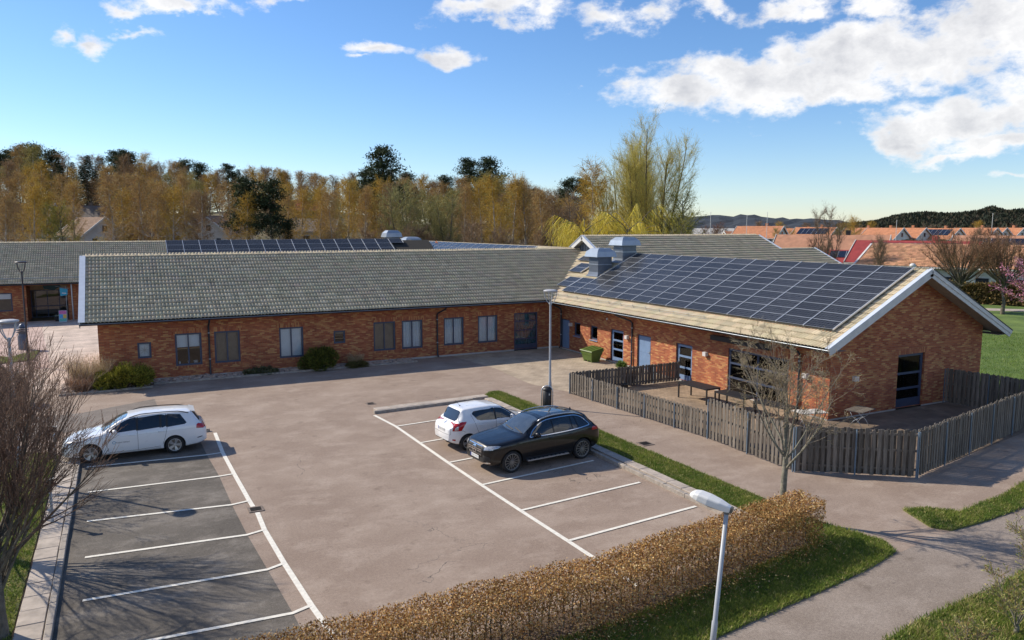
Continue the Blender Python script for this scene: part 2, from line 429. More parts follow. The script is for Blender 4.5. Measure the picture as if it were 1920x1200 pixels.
# materials in use
ASPH = asphalt_mat('red_asphalt', (.265, .203, .162), (.325, .257, .208), (.42, .346, .288))
ASPH_G = asphalt_mat('grey_asphalt', (.100, .090, .078), (.138, .124, .108), (.27, .245, .215))
ASPH_P = asphalt_mat('path_asphalt', (.24, .20, .168), (.29, .246, .21), (.345, .298, .258))
PAINT = pm('road_paint', (.74, .71, .63), .85, .14, 9, bump=.2, bscale=90)
def wear(m):
    nt = m.node_tree; N, L = nt.nodes, nt.links; b = N['Principled BSDF']; src = b.inputs['Base Color'].links[0].from_socket
    g = N.new('ShaderNodeNewGeometry'); n = N.new('ShaderNodeTexNoise'); n.inputs['Scale'].default_value = 22; n.inputs['Detail'].default_value = 9; n.inputs['Roughness'].default_value = .75; L.new(g.outputs['Position'], n.inputs['Vector'])
    r = N.new('ShaderNodeMapRange'); r.inputs['From Min'].default_value = .60; r.inputs['From Max'].default_value = .68; L.new(n.outputs['Fac'], r.inputs['Value'])
    x = N.new('ShaderNodeMix'); x.data_type = 'RGBA'; L.new(r.outputs[0], x.inputs[0]); L.new(src, x.inputs[6]); x.inputs[7].default_value = (.27, .21, .17, 1); L.new(x.outputs[2], b.inputs['Base Color'])
wear(PAINT)
KERB = pm('granite_kerb', (.33, .29, .25), .9, .3, 6, bump=.5, bscale=60)
SLAB = pm('concrete_slab', (.40, .345, .295), .9, .25, 3, bump=.4, bscale=70)
SOIL = pm('soil', (.115, .08, .055), .95, .4, 5, bump=.8, bscale=30)
TURF = pm('turf', (.085, .115, .028), .95, .45, 1.6, bump=.8, bscale=60, c2=(.18, .19, .05))
LAWN = pm('lawn', (.075, .15, .024), .95, .4, .35, bump=.8, bscale=25, c2=(.16, .23, .045))
BRICK = brick_mat('brick')
BRICK_V = brick_mat('brick_soldier', True)
PAVER = paver_mat('yard_pavers', (.40, .32, .23), (.47, .38, .28), (.27, .22, .16), .21, .14)
PAVER_C = paver_mat('court_pavers', (.30, .215, .14), (.37, .27, .18), (.18, .13, .085), .21, .14)
PAVER_T = paver_mat('terrace_pavers', (.17, .125, .09), (.22, .165, .12), (.10, .075, .055), .4, .4)
PAVER_E = paver_mat('forecourt_pavers', (.56, .45, .37), (.63, .51, .43), (.42, .33, .27), .21, .105)
PAVER_P = paver_mat('pink_pavers', (.52, .37, .32), (.57, .42, .36), (.40, .29, .25), .21, .105)
STONE = pm('field_stone', (.36, .27, .22), .9, .4, 3.5, bump=.5, bscale=40, c2=(.55, .44, .37))
IRON = pm('cast_iron', (.05, .042, .036), .7, .4, 20, metal=.6, bump=.4, bscale=80)
GALV = pm('galvanised', (.42, .45, .48), .45, .12, 8, metal=.75)
GREYPAINT = pm('grey_pole_paint', (.36, .385, .42), .42, .06, 6)
BLACKM = pm('black_metal', (.018, .018, .020), .5, .3, 8)
GRASS = attr_mat('grass_blades', .75, .35)
LEAF = attr_mat('dry_leaves', .75, .25)
FOL = attr_mat('foliage', .8, .2)

# ---------------------------------------------------------------- terrain
def hill(x, y):
    """ground height: level around the school, wooded slope rising to the north-west, far ridges"""
    dd = math.hypot(x, y)
    if dd < 92: return 0.0
    az = math.degrees(math.atan2(x * RGT[0] + y * RGT[1], x * FWD[0] + y * FWD[1]))   # + = right of the view
    left = 1.0 / (1.0 + math.exp((az + 4.0) / 3.2))
    s = min(1.0, max(0.0, (dd - 100) / 190.0)); s = s * s * (3 - 2 * s)
    h = left * s * (13.5 + 1.2 * math.sin(az * .31))
    return h

def build_terrain():
    vs = [(0, 0, -.03)]; fs = []
    rings = [6, 12, 20, 30, 42, 56, 72, 88, 92, 100, 110, 122, 135, 150, 168, 188, 210, 235, 262, 290, 330, 400, 520, 700, 1000, 1600, 2800, 6000]
    n = 180
    for r in rings:
        for j in range(n):
            a = 2 * math.pi * j / n; x, y = r * math.cos(a), r * math.sin(a)
            vs.append((x, y, -.03 + hill(x, y)))
    for j in range(n): fs.append((0, 1 + j, 1 + (j + 1) % n))
    for i in range(len(rings) - 1):
        for j in range(n):
            a, b = 1 + i * n + j, 1 + i * n + (j + 1) % n
            fs.append((a, a + n, b + n, b))
    return mesh_obj('ground', vs, fs, pm('field', (.07, .075, .025), .95, .4, .06, bump=.6, bscale=3, c2=(.16, .125, .06)), smooth=True)
tag(build_terrain(), kind='structure')

def sheet(name, poly, z, mat, kind='structure', parent=None):
    o = MB().add([(x, y, z) for x, y in poly], [tuple(range(len(poly)))]).build(name, mat, parent)
    if kind: tag(o, kind=kind)
    if o.data.polygons[0].normal.z < 0: o.data.flip_normals()
    return o

# far ridges closing the view on the right
def ridge(name, pxs, dist, mat, rows=10):
    vs, fs = [], []; k = len(pxs)
    xs = np.linspace(pxs[0][0], pxs[-1][0], 130)
    ys = np.interp(xs, [p[0] for p in pxs], [p[1] for p in pxs])
    rr = np.random.RandomState(len(name))
    for i, (x, y) in enumerate(zip(xs, ys)):
        for r_ in range(rows):
            t = r_ / (rows - 1)
            dd = dist * (1 - .22 * (1 - t))
            d = ray(x, 425); n = math.hypot(d[0], d[1])
            zt = CAM_H + (425 - y) * dist / 1445.0
            z = -2 + (zt + 2) * (t ** .8) + (rr.rand() - .5) * dist * .0035 * (1 if 0 < r_ else 0)
            vs.append((d[0] / n * dd, d[1] / n * dd, z))
        dd = dist * 1.3; vs.append((d[0] / n * dd, d[1] / n * dd, -2))
    q = rows + 1
    for i in range(len(xs) - 1):
        for r_ in range(rows): fs.append((i * q + r_, (i + 1) * q + r_, (i + 1) * q + r_ + 1, i * q + r_ + 1))
    return tag(mesh_obj(name, vs, fs, mat), kind='structure')
ridge('hills', [(900, 420), (1250, 407), (1310, 405), (1330, 406), (1400, 405), (1470, 409), (1540, 413), (1600, 417), (1680, 420), (2000, 421), (2600, 414)], 2300,
      pm('far_forest', (.022, .030, .040), .95, .35, .02, bump=.9, bscale=.09))

# ---------------------------------------------------------------- asphalt, paving
ZG = 0.0
sheet('asphalt_yard', [(-45, 3), (34, 3), (34, 16), (25.6, 21.6), (25.6, 43.6), (-45, 43.6)], ZG, ASPH)
sheet('grey_bays', [(-1.6, 8), (3.05, 8), (2.78, 15.65), (2.66, 17.97), (2.54, 20.3), (2.47, 22.8), (2.44, 25.6), (2.32, 28.26), (2.26, 31.3), (-1.6, 31.3)], ZG + .004, ASPH_G)
sheet('asphalt_patch', [gnd(150, 775), gnd(290, 748), gnd(296, 764), gnd(190, 800), gnd(-40, 840), gnd(-40, 790)], ZG + .0035, asphalt_mat('patch_asphalt', (.16, .14, .125), (.21, .185, .165), (.27, .24, .215)))
sheet('footpath', [(-14, 7.2), (2, 8.6), (9.95, 10.69), (13.5, 11.15), (16.65, 11.73), (19.1, 12.0), (22.4, 12.0), (40, 14.6), (40, 9.6), (18.4, 9.75), (15.6, 9.5), (12.8, 9.2), (5, 5.5), (-14, 4.5)], ZG + .008, ASPH_P)
sheet('yard_paving', [(18.0, 43.6), (18.6, 38.5), (18.3, 33.8), (19.2, 31.05), (25.6, 31.05), (25.6, 43.6)], ZG + .006, PAVER)
sheet('garden_paving', [(19.35, 30.9), (25.7, 30.9), (25.7, 21.6), (19.6, 21.6)], ZG + .010, PAVER_C)
sheet('terrace_paving', [(19.6, 21.6), (25.7, 21.6), (35.9, 21.6), (33.6, 17.3), (22.4, 15.4), (19.5, 17.6)], ZG + .012, PAVER_T)
sheet('forecourt', [(-45, 43.6), (-1.3, 43.6), (-1.3, 76), (-45, 76)], ZG + .003, PAVER_E)
sheet('forecourt_band', [gnd(0, 700), gnd(95, 690), gnd(78, 612), gnd(-80, 622), gnd(-80, 700)], ZG + .008, PAVER_P)
sheet('lawn_east', [(36, 21.7), (36, 3), (40, 14.6), (70, 20), (160, 40), (170, 90), (100, 90), (60, 70), (36, 60)], -.012, LAWN)
for i, (a, b) in enumerate((((1640, 547), (2100, 554)), ((1700, 576), (2100, 587)))):
    p, q = np.array(gnd(*a)), np.array(gnd(*b)); w = np.array([.4, .92]) * 1.25
    sheet('gravel_path', [tuple(p - w), tuple(q - w), tuple(q + w), tuple(p + w)], ZG + .004 + .003 * i, SLAB)

# painted bay lines
def line(pts, w, name='bay_line', z=.0125):
    P = [np.array(p) for p in pts]; vs = []; fs = []
    for i, p in enumerate(P):
        t = P[min(i + 1, len(P) - 1)] - P[max(i - 1, 0)]; t = t / np.linalg.norm(t); nn = np.array([-t[1], t[0]]) * w / 2
        vs += [(*(p + nn), ZG + z), (*(p - nn), ZG + z)]
    for i in range(len(P) - 1): fs.append((2 * i, 2 * i + 1, 2 * i + 3, 2 * i + 2))
    o = mesh_obj(name, vs, fs, PAINT); tag(o, kind='structure')
    if o.data.polygons[0].normal.z < 0: o.data.flip_normals()
LL = [(2.90, 31.2), (2.85, 28.3), (2.90, 25.6), (2.97, 22.75), (2.99, 22.25)]
line(LL, .13); line([(3.03, 21.72), (3.0, 20.35), (3.08, 18.0), (3.20, 15.65), (3.30, 14.4), (3.38, 12.8)], .13)
for (a, b, c) in (((2.84, 28.28), (2.32, 28.22), (-1.40, 28.56)), ((2.88, 25.6), (2.44, 25.55), (-1.28, 25.77)), ((2.96, 22.8), (2.47, 22.68), (-1.22, 23.15)),
                  ((2.99, 20.35), (2.54, 20.2), (-1.18, 20.55)), ((3.07, 18.02), (2.66, 17.85), (-1.14, 18.1)), ((3.19, 15.66), (2.78, 15.5), (-1.0, 15.75)), ((3.3, 13.3), (2.9, 13.15), (-1.0, 13.3))):
    line([a, b, c], .105, z=.0165)
line([(9.27, 31.1), (9.50, 28.9), (9.53, 26.24), (9.56, 23.53), (9.62, 20.95), (9.7, 18.48), (9.80, 16.06), (9.85, 14.6), (9.92, 12.9)], .13)
for a, b in (((9.51, 28.91), (14.0, 29.4)), ((9.53, 26.24), (14.05, 26.75)), ((9.56, 23.53), (14.1, 24.05)), ((9.61, 20.95), (14.11, 21.48)), ((9.7, 18.48), (14.17, 18.91)), ((9.8, 16.06), (14.35, 16.48))):
    line([a, b], .105, z=.0165)

# ---------------------------------------------------------------- kerbs and slabs, stone by stone
def stones(name, root_name, p, q, w, h, step, mat, label, jig=.006, z0=-.02):
    p, q = Vector((*p, 0)), Vector((*q, 0)); d = q - p; Lg = d.length; n = max(1, round(Lg / step)); u = d / Lg
    root = empty(root_name, p); tag(root, label, 'kerb')
    side = Vector((-u.y, u.x, 0)); st = Lg / n; me = None
    for i in range(n):
        if me is None:
            mb = MB(); b = .012
            a, c = st / 2 - .006, w / 2
            vs = [(-a, -c, z0), (a, -c, z0), (a, c, z0), (-a, c, z0), (-a, -c, h - b), (a, -c, h - b), (a, c, h - b), (-a, c, h - b),
                  (-a + b, -c + b, h), (a - b, -c + b, h), (a - b, c - b, h), (-a + b, c - b, h)]
            fs = [(0, 1, 5, 4), (1, 2, 6, 5), (2, 3, 7, 6), (3, 0, 4, 7), (4, 5, 9, 8), (5, 6, 10, 9), (6, 7, 11, 10), (7, 4, 8, 11), (8, 9, 10, 11)]
            o = mesh_obj(name, vs, fs, mat, root, False); me = o
        else: o = link_copy(me, root)
        o.location = u * (st * (i + .5)) + side * rnd.uniform(-jig, jig) + Vector((0, 0, rnd.uniform(-jig, jig)))
        o.rotation_euler = (rnd.uniform(-.008, .008), rnd.uniform(-.006, .006), math.atan2(u.y, u.x) + rnd.uniform(-.006, .006))
    return root
stones('kerb_stone', 'kerb', (-1.68, 9), (-1.68, 31.2), .14, .11, 1.0, KERB, 'long straight granite kerb along the left parking bays')
stones('slab', 'slab_walk', (-2.02, 9), (-2.02, 30.4), .50, .085, .70, SLAB, 'single row of concrete slabs behind the left kerb')
stones('kerb_stone', 'kerb', (-1.6, 31.35), (2.75, 31.6), .14, .12, 1.0, KERB, 'short kerb at the far end of the left bays behind the white estate car')
stones('slab', 'slab_walk', (-1.6, 31.72), (2.6, 31.95), .55, .11, .7, SLAB, 'slab island strip behind the white estate car')
stones('kerb_stone', 'kerb', (9.35, 31.42), (14.15, 31.70), .14, .12, .96, KERB, 'short granite kerb across the far end of the right bays')
stones('slab', 'slab_walk', (9.5, 31.78), (15.0, 32.12), .50, .11, .69, SLAB, 'strip of concrete slabs capping the island beyond the white hatchback')
stones('kerb_stone', 'kerb', (14.50, 31.2), (14.62, 14.2), .15, .12, 1.0, KERB, 'long granite kerb between the right bays and the grass strip')
stones('slab', 'slab_walk', (14.88, 31.6), (15.0, 14.2), .36, .105, .7, SLAB, 'row of slabs between the right kerb and the grass strip')
for nm, c, s, lab in (('drain_grate', (3.03, 22.0), .42, 'square iron drain grate interrupting the left bay line'), ('drain_grate', (9.76, 33.3), .4, 'small iron drain cover beyond the right island'),
                      ('drain_grate', (16.95, 22.35), .5, 'dark iron drain grate in the path beside the grass strip')):
    r_ = empty(nm, (*c, 0)); tag(r_, lab, 'drain')
    f = MB(); a = s / 2
    for x0, x1, y0, y1 in ((-a, a, -a, -a + .06), (-a, a, a - .06, a), (-a, -a + .06, -a + .06, a - .06), (a - .06, a, -a + .06, a - .06)): f.box(x0, x1, y0, y1, .0, .022)
    f.build('frame', pm('drain_frame', (.19, .15, .125), .9, .3, 15) if 'drain_frame' not in MATS else MATS['drain_frame'], r_, False)
    g = MB().box(-a + .06, a - .06, -a + .06, a - .06, 0, .013)
    g.build('pit', BLACKM, r_, False)
    for k in range(6): MB().box(-a + .06, a - .06, -a + .085 + k * (s - .15) / 5.6, -a + .085 + k * (s - .15) / 5.6 + .025, .013, .021).build('bar', IRON, r_, False)

# ---------------------------------------------------------------- grass
def inside(px, py, poly):
    x, y = px, py; c = np.zeros(len(x), bool); n = len(poly)
    for i in range(n):
        x1, y1 = poly[i]; x2, y2 = poly[(i + 1) % n]
        k = ((y1 > y) != (y2 > y)) & (x < (x2 - x1) * (y - y1) / ((y2 - y1) or 1e-9) + x1)
        c ^= k
    return c

def pnoise(x, y, s, seed):
    r = np.random.RandomState(seed); o = 0
    for k in range(5):
        a = r.rand() * 6.28; f = s * (1.0 + .9 * k); o = o + np.sin((x * math.cos(a) + y * math.sin(a)) * f + r.rand() * 6.28 + 1.3 * np.sin(x * f * .4 + y * f * .3)) / (1 + .5 * k)
    return o / 2.4

def grass_patch(name, label_lawn, poly, z, dens, hgt, seed, cg=((.085, .155, .022), (.25, .29, .055), (.44, .38, .16)), dry=.25, mat=TURF, bare=None):
    P = np.array(poly); lo, hi = P.min(0), P.max(0); r = np.random.RandomState(seed)
    tag(MB().prism(poly, -.02, z).build(name, mat), kind='structure')
    n = int((hi[0] - lo[0]) * (hi[1] - lo[1]) * dens)
    x = lo[0] + r.rand(n) * (hi[0] - lo[0]); y = lo[1] + r.rand(n) * (hi[1] - lo[1])
    jx, jy = x + r.randn(n) * .045, y + r.randn(n) * .045
    k = inside(jx, jy, poly)
    if bare: 
        for (bx, by, br) in bare: k &= ~((np.hypot(x - bx, y - by) < br) & (r.rand(n) < .85))
    x, y = x[k], y[k]; n = len(x)
    pn = pnoise(x, y, 2.2, seed); pn2 = pnoise(x, y, 7, seed + 1)
    h = hgt * (.55 + .9 * r.rand(n)) * (1 + .35 * pn); a = r.rand(n) * 6.28; w = .007 + .009 * r.rand(n)
    lean = (.3 + .9 * r.rand(n)) * h; la = r.rand(n) * 6.28
    V = np.zeros((n, 3, 3))
    V[:, 0] = np.c_[x - np.cos(a) * w, y - np.sin(a) * w, np.full(n, z - .005)]
    V[:, 1] = np.c_[x + np.cos(a) * w, y + np.sin(a) * w, np.full(n, z - .005)]
    V[:, 2] = np.c_[x + np.cos(la) * lean, y + np.sin(la) * lean, z + h]
    t = np.clip(.5 + .35 * pn + .22 * pn2 + r.randn(n) * .2, 0, 1)[:, None]
    C = np.array(cg[0]) * (1 - t) + np.array(cg[1]) * t
    dm = (r.rand(n) < dry * np.clip(.6 + .8 * pn2, 0, 2))[:, None]
    C = np.where(dm, np.array(cg[2]) * (.6 + .6 * r.rand(n))[:, None], C)
    C = np.repeat(C, 3, 0)
    o = mesh_obj('grass', V.reshape(-1, 3), np.arange(3 * n).reshape(-1, 3), GRASS, None, True, False, C)
    tag(o, label_lawn, 'grass', None, 'stuff'); return o
G1 = [(15.1, 32.35), (15.6, 32.85), (16.05, 32.9), (16.12, 31.0), (16.17, 29.1), (16.37, 24.7), (16.4, 19), (16.46, 16.0), (16.42, 14.4), (15.9, 13.9), (15.2, 13.9), (15.15, 20), (15.06, 31.6)]
grass_patch('grass_strip', 'strip of spring grass between the parking bays and the footpath', G1, .07, 2600, .055, 3)
G2 = [(16.42, 14.4), (16.72, 13.1), (16.95, 12.3), (16.62, 11.78), (15.2, 11.45), (13.5, 11.2), (11.8, 11.0), (9.95, 10.74), (7.5, 10.05), (5, 9.4), (2, 8.7), (-1.0, 8.4), (-1.0, 12.0), (3, 11.9), (8.5, 12.1), (15.0, 13.0), (15.8, 13.9), (15.9, 13.9)]
grass_patch('grass_verge', 'dark green grass verge in front of the brown hedge', G2, .05, 2600, .06, 5, dry=.16)
G3 = [gnd(1693, 957), gnd(1740, 955), gnd(1800, 962), (22.2, 12.9), gnd(1870, 935), gnd(1900, 920), (27, 13.9), (34, 15), (34, 13.8), (23.5, 12.2), (20.4, 11.98), (19.2, 12.0), (18.9, 12.4)]
grass_patch('grass_wedge', 'pointed wedge of grass between path and road at the right', G3, .05, 2400, .055, 7)
G4 = [(11.5, 8.2), (12.8, 9.15), (14.2, 9.35), (15.6, 9.45), (17, 9.5), (18.4, 9.72), (21, 9.6), (24, 9.6), (24, 5), (9, 5)]
grass_patch('grass_bank', 'rough grass bank at the lower right corner below the road', G4, .05, 1900, .08, 9, dry=.4)
G5 = [(-2.32, 8), (-2.32, 30.3), (-3.2, 31.2), (-5.5, 31.2), (-5.5, 8)]
grass_patch('grass_lawn', 'lawn under the bare trees at the left edge', G5, .06, 1300, .06, 11, dry=.35)
G6 = [gnd(18, 672), gnd(75, 658), gnd(62, 676), gnd(-60, 690), gnd(-60, 668)]
grass_patch('grass_island', 'little grass island with kerb before the entrance forecourt', G6, .08, 260, .08, 13)
# lawn beyond the gable: tufts only where they can be seen singly
grass_patch('grass_east', 'bright green lawn beside the gable end', [(36.0, 21.9), (36.3, 14.9), (44, 16), (60, 24), (60, 44), (40, 33), (36.2, 27)], .0, 110, .09, 15, cg=((.08, .17, .022), (.18, .26, .045), (.34, .34, .14)), dry=.12, mat=LAWN)
# ---------------------------------------------------------------- building kit
def tile_material(name, c):
    m, nt, b = nmat(name); N, L = nt.nodes, nt.links
    a = N.new('ShaderNodeAttribute'); a.attribute_name = 'col'
    oi = N.new('ShaderNodeObjectInfo'); mr = N.new('ShaderNodeMapRange'); L.new(oi.outputs['Random'], mr.inputs['Value'])
    mr.inputs['To Min'].default_value = .88; mr.inputs['To Max'].default_value = 1.1
    g = N.new('ShaderNodeNewGeometry'); n = N.new('ShaderNodeTexNoise'); n.inputs['Scale'].default_value = 2.2; n.inputs['Detail'].default_value = 8; n.inputs['Roughness'].default_value = .7
    L.new(g.outputs['Position'], n.inputs['Vector'])
    r2 = N.new('ShaderNodeMapRange'); r2.inputs['From Min'].default_value = .3; r2.inputs['From Max'].default_value = .7; r2.inputs['To Min'].default_value = .86; r2.inputs['To Max'].default_value = 1.1
    L.new(n.outputs['Fac'], r2.inputs['Value'])
    m1 = N.new('ShaderNodeMath'); m1.operation = 'MULTIPLY'; L.new(mr.outputs[0], m1.inputs[0]); L.new(r2.outputs[0], m1.inputs[1])
    mx = N.new('ShaderNodeMix'); mx.data_type = 'RGBA'; mx.blend_type = 'MULTIPLY'; mx.inputs[0].default_value = 1
    L.new(a.outputs['Color'], mx.inputs[6]); L.new(m1.outputs[0], mx.inputs[7])
    L.new(mx.outputs[2], b.inputs['Base Color']); b.inputs['Roughness'].default_value = .8; b.inputs['Specular IOR Level'].default_value = .35
    bp = N.new('ShaderNodeBump'); bp.inputs['Strength'].default_value = .25; bp.inputs['Distance'].default_value = .01
    n2 = N.new('ShaderNodeTexNoise'); n2.inputs['Scale'].default_value = 60; L.new(g.outputs['Position'], n2.inputs['Vector'])
    L.new(n2.outputs['Fac'], bp.inputs['Height']); L.new(bp.outputs[0], b.inputs['Normal'])
    return m
TILE_C = np.array((.54, .455, .315))
TILE = tile_material('concrete_tile', TILE_C)
TILE_O = tile_material('clay_tile', None)
DECK = pm('roof_deck', (.03, .028, .024), .95, .2, 3)
FRAME = pm('blue_frame', (.048, .066, .115), .45, .10, 5)
DOORB = pm('blue_door', (.17, .26, .42), .45, .08, 4)
DARKPIPE = pm('dark_pipe', (.028, .033, .044), .45, .2, 6)
GUTTER = pm('gutter_metal', (.30, .35, .41), .4, .1, 5, metal=.3)
WHITE = pm('white_board', (.62, .62, .60), .6, .1, 3)
WHITEM = pm('white_metal', (.55, .60, .67), .4, .08, 3)
SOFFIT = pm('soffit_wood', (.42, .37, .31), .8, .2, 4)
PANE = glass_mat('pane', (.90, .93, .95), .0)
BLIND = pm('blind', (.80, .82, .83), .9, .06, 2)
CURTAIN = pm('curtain', (.70, .75, .79), .95, .12, 14)
BEIGE = pm('beige_blind', (.24, .19, .14), .9, .12, 3)
TEAL = pm('teal_curtain', (.07, .17, .20), .95, .25, 9)
PLINTH = pm('plinth', (.45, .43, .40), .9, .12, 4)
ZINC = pm('zinc', (.13, .155, .195), .38, .12, 3, metal=.35)
ZINC_L = pm('zinc_light', (.34, .39, .45), .35, .1, 3, metal=.35)
SOLAR = solar_mat('solar_cells')
RAIL = pm('aluminium_rail', (.66, .68, .70), .35, .06, 5, metal=.5)

def tile_profile(n):
    """double pantile: two broad rolls with a narrow channel beside each"""
    w = [(0, 0), (.08, .026), (.27, .042), (.52, .042), (.72, .028), (.85, .002)] if n > 7 else [(0, 0), (.22, .046), (.58, .046), (.84, .0)]
    t = [(x / 2 + k * .5, z) for k in (0, 1) for x, z in w] + [(1.0, 0)]
    return np.array([p[0] for p in t]) * .30, np.array([p[1] for p in t])

def tile_geo(U, S, N, n=11, w=.30, ln=.445, lip=.018, dz=.047):
    xs, zs = tile_profile(n); xs = xs * (w / .30); n = len(xs)
    U, S, N = (np.array(k, float) for k in (U, S, N))
    v = []
    for row, (y, zo) in enumerate(((0, dz), (ln, .0), (0, dz - lip))):
        for x, z in zip(xs, zs): v.append(U * x + S * y + N * (z + zo))
    f = []
    for i in range(n - 1):
        f.append((i, i + 1, n + i + 1, n + i)); f.append((2 * n + i, 2 * n + i + 1, i + 1, i))
    return np.array(v), np.array(f)

def tile_roof(roof, O, U, S, Lu, Ls, keep=None, single=300, mat=TILE, cbase=TILE_C, expo=.40, w=.36, n=11, seed=1, part='tile', cvar=.07, skip_rows=0):
    """lay tiles course by course; the ones that show largest are parts, the rest one part"""
    U, S = np.array(U, float), np.array(S, float); U /= np.linalg.norm(U); S /= np.linalg.norm(S)
    N = np.cross(U, S); O = np.array(O, float); r = np.random.RandomState(seed)
    nu, ns = int(Lu / w + .5), int(math.ceil(Ls / expo)); w = Lu / nu
    iu, js = np.meshgrid(np.arange(nu), np.arange(skip_rows, ns)); iu, js = iu.ravel(), js.ravel()
    P = O + U * (iu * w)[:, None] + S * (js * expo)[:, None]
    C = O + U * ((iu + .5) * w)[:, None] + S * ((js + .5) * expo)[:, None]
    if keep is not None:
        k = keep(C); P, C = P[k], C[k]
    d = np.linalg.norm(C - np.array([0, 0, CAM_H]), axis=1)
    fwd = (C[:, 0] * FWD[0] + C[:, 1] * FWD[1]); lat = (C[:, 0] * RGT[0] + C[:, 1] * RGT[1])
    seen = np.abs(lat / fwd * FPX) < 955
    d = np.where(seen, d, d + 1e5)
    o = np.argsort(d); V, F = tile_geo(U, S, N, n, w)
    big = o[:single]; rest = o[single:]
    if single:
        protos = []
        for q in range(5):
            c = cbase * (1 + (q - 2) * cvar * .8) * np.array((1 + .03 * (q % 3 - 1), 1, 1 - .04 * (q % 2)))
            ob = mesh_obj(part, V, F, mat, roof, False, False, np.tile(c, (len(V), 1)))
            ob.matrix_parent_inverse = Matrix()
            protos.append(ob)
        for q, i in enumerate(big):
            ob = protos[q] if q < 5 else link_copy(protos[r.randint(5)], roof)
            ob.location = tuple(P[i] + N * r.uniform(-.004, .004))
    if len(rest):
        P2 = P[rest] + N * r.uniform(-.004, .004, (len(rest), 1))
        VV = (P2[:, None, :] + V[None]).reshape(-1, 3)
        FF = (np.arange(len(P2))[:, None, None] * len(V) + F[None]).reshape(-1, 4)
        cc = cbase * (1 + r.randn(len(P2), 1) * cvar) * (1 + r.randn(len(P2), 3) * .02)
        ob = mesh_obj('tiles', VV, FF, mat, roof, False, False, np.repeat(np.clip(cc, .02, 1), len(V), 0)); ob['kind'] = 'stuff'
        ob.matrix_parent_inverse = Matrix()

def ridge_caps(roof, p, q, mat=TILE, c=TILE_C * .95, step=.40, rad=.13, single=True, every=1):
    p, q = Vector(p), Vector(q); d = q - p; n = int(d.length / step); u = d.normalized(); side = u.cross(Vector((0, 0, 1))).normalized(); up = side.cross(u)
    V = []; F = []; k = 7
    for e, (t, ra) in enumerate(((0, rad), (step * 1.06, rad * .86), (0, rad * .8))):
        for j in range(k):
            a = math.pi * j / (k - 1); V.append(u * t + side * math.cos(a) * ra + up * (math.sin(a) * ra * .75))
    for j in range(k - 1): F += [(j, j + 1, k + j + 1, k + j), (2 * k + j, 2 * k + j + 1, j + 1, j)]
    if single:
        ob0 = mesh_obj('ridge_tile', V, F, mat, roof, False, True, np.tile(c, (len(V), 1)))
        for i in range(n):
            ob = ob0 if i == 0 else link_copy(ob0, roof)
            ob.location = p + u * (i * step) + Vector((0, 0, rnd.uniform(-.006, .006)))
    else:
        VV = [Vector(v) + p + u * (i * step) for i in range(n) for v in V]; FF = [tuple(a + i * len(V) for a in f) for i in range(n) for f in F]
        ob = mesh_obj('ridge_tiles', VV, FF, mat, roof, False, True, np.tile(c, (len(VV), 1))); ob['kind'] = 'stuff'

class Wall:
    """a vertical wall facing -Y ('Y', at y=c) or -X ('X', at x=c); local (a along, d inward, z up)"""
    def __init__(s, axis, c): s.axis, s.c = axis, c
    def P(s, a, d, z): return (a, s.c + d, z) if s.axis == 'Y' else (s.c + d, a, z)
    def box(s, mb, a0, a1, d0, d1, z0, z1):
        p = [s.P(a, d, z) for z in (z0, z1) for a, d in ((a0, d0), (a1, d0), (a1, d1), (a0, d1))]
        fs = [(0, 3, 2, 1), (4, 5, 6, 7), (0, 1, 5, 4), (1, 2, 6, 5), (2, 3, 7, 6), (3, 0, 4, 7)]
        if s.axis == 'X': fs = [f[::-1] for f in fs]
        return mb.add(p, fs)
    def skin(s, mb, a0, a1, z0, z1, holes, depth=.13):
        A = sorted({a0, a1, *[h[0] for h in holes], *[h[1] for h in holes]}); Z = sorted({z0, z1, *[max(z0, h[2]) for h in holes], *[h[3] for h in holes]})
        fl = s.axis == 'X'
        def quad(ps): mb.add(ps, [(3, 2, 1, 0) if fl else (0, 1, 2, 3)])
        for i in range(len(A) - 1):
            for j in range(len(Z) - 1):
                ca, cz = (A[i] + A[i + 1]) / 2, (Z[j] + Z[j + 1]) / 2
                if any(h[0] < ca < h[1] and h[2] < cz < h[3] for h in holes): continue
                quad([s.P(A[i], 0, Z[j]), s.P(A[i + 1], 0, Z[j]), s.P(A[i + 1], 0, Z[j + 1]), s.P(A[i], 0, Z[j + 1])])
        for (b0, b1, y0, y1) in holes:
            y0 = max(y0, z0)
            quad([s.P(b0, 0, y0), s.P(b0, 0, y1), s.P(b0, depth, y1), s.P(b0, depth, y0)])
            quad([s.P(b1, 0, y0), s.P(b1, depth, y0), s.P(b1, depth, y1), s.P(b1, 0, y1)])
            quad([s.P(b0, 0, y1), s.P(b1, 0, y1), s.P(b1, depth, y1), s.P(b0, depth, y1)])
            quad([s.P(b0, 0, y0), s.P(b0, depth, y0), s.P(b1, depth, y0), s.P(b1, 0, y0)])
        return mb

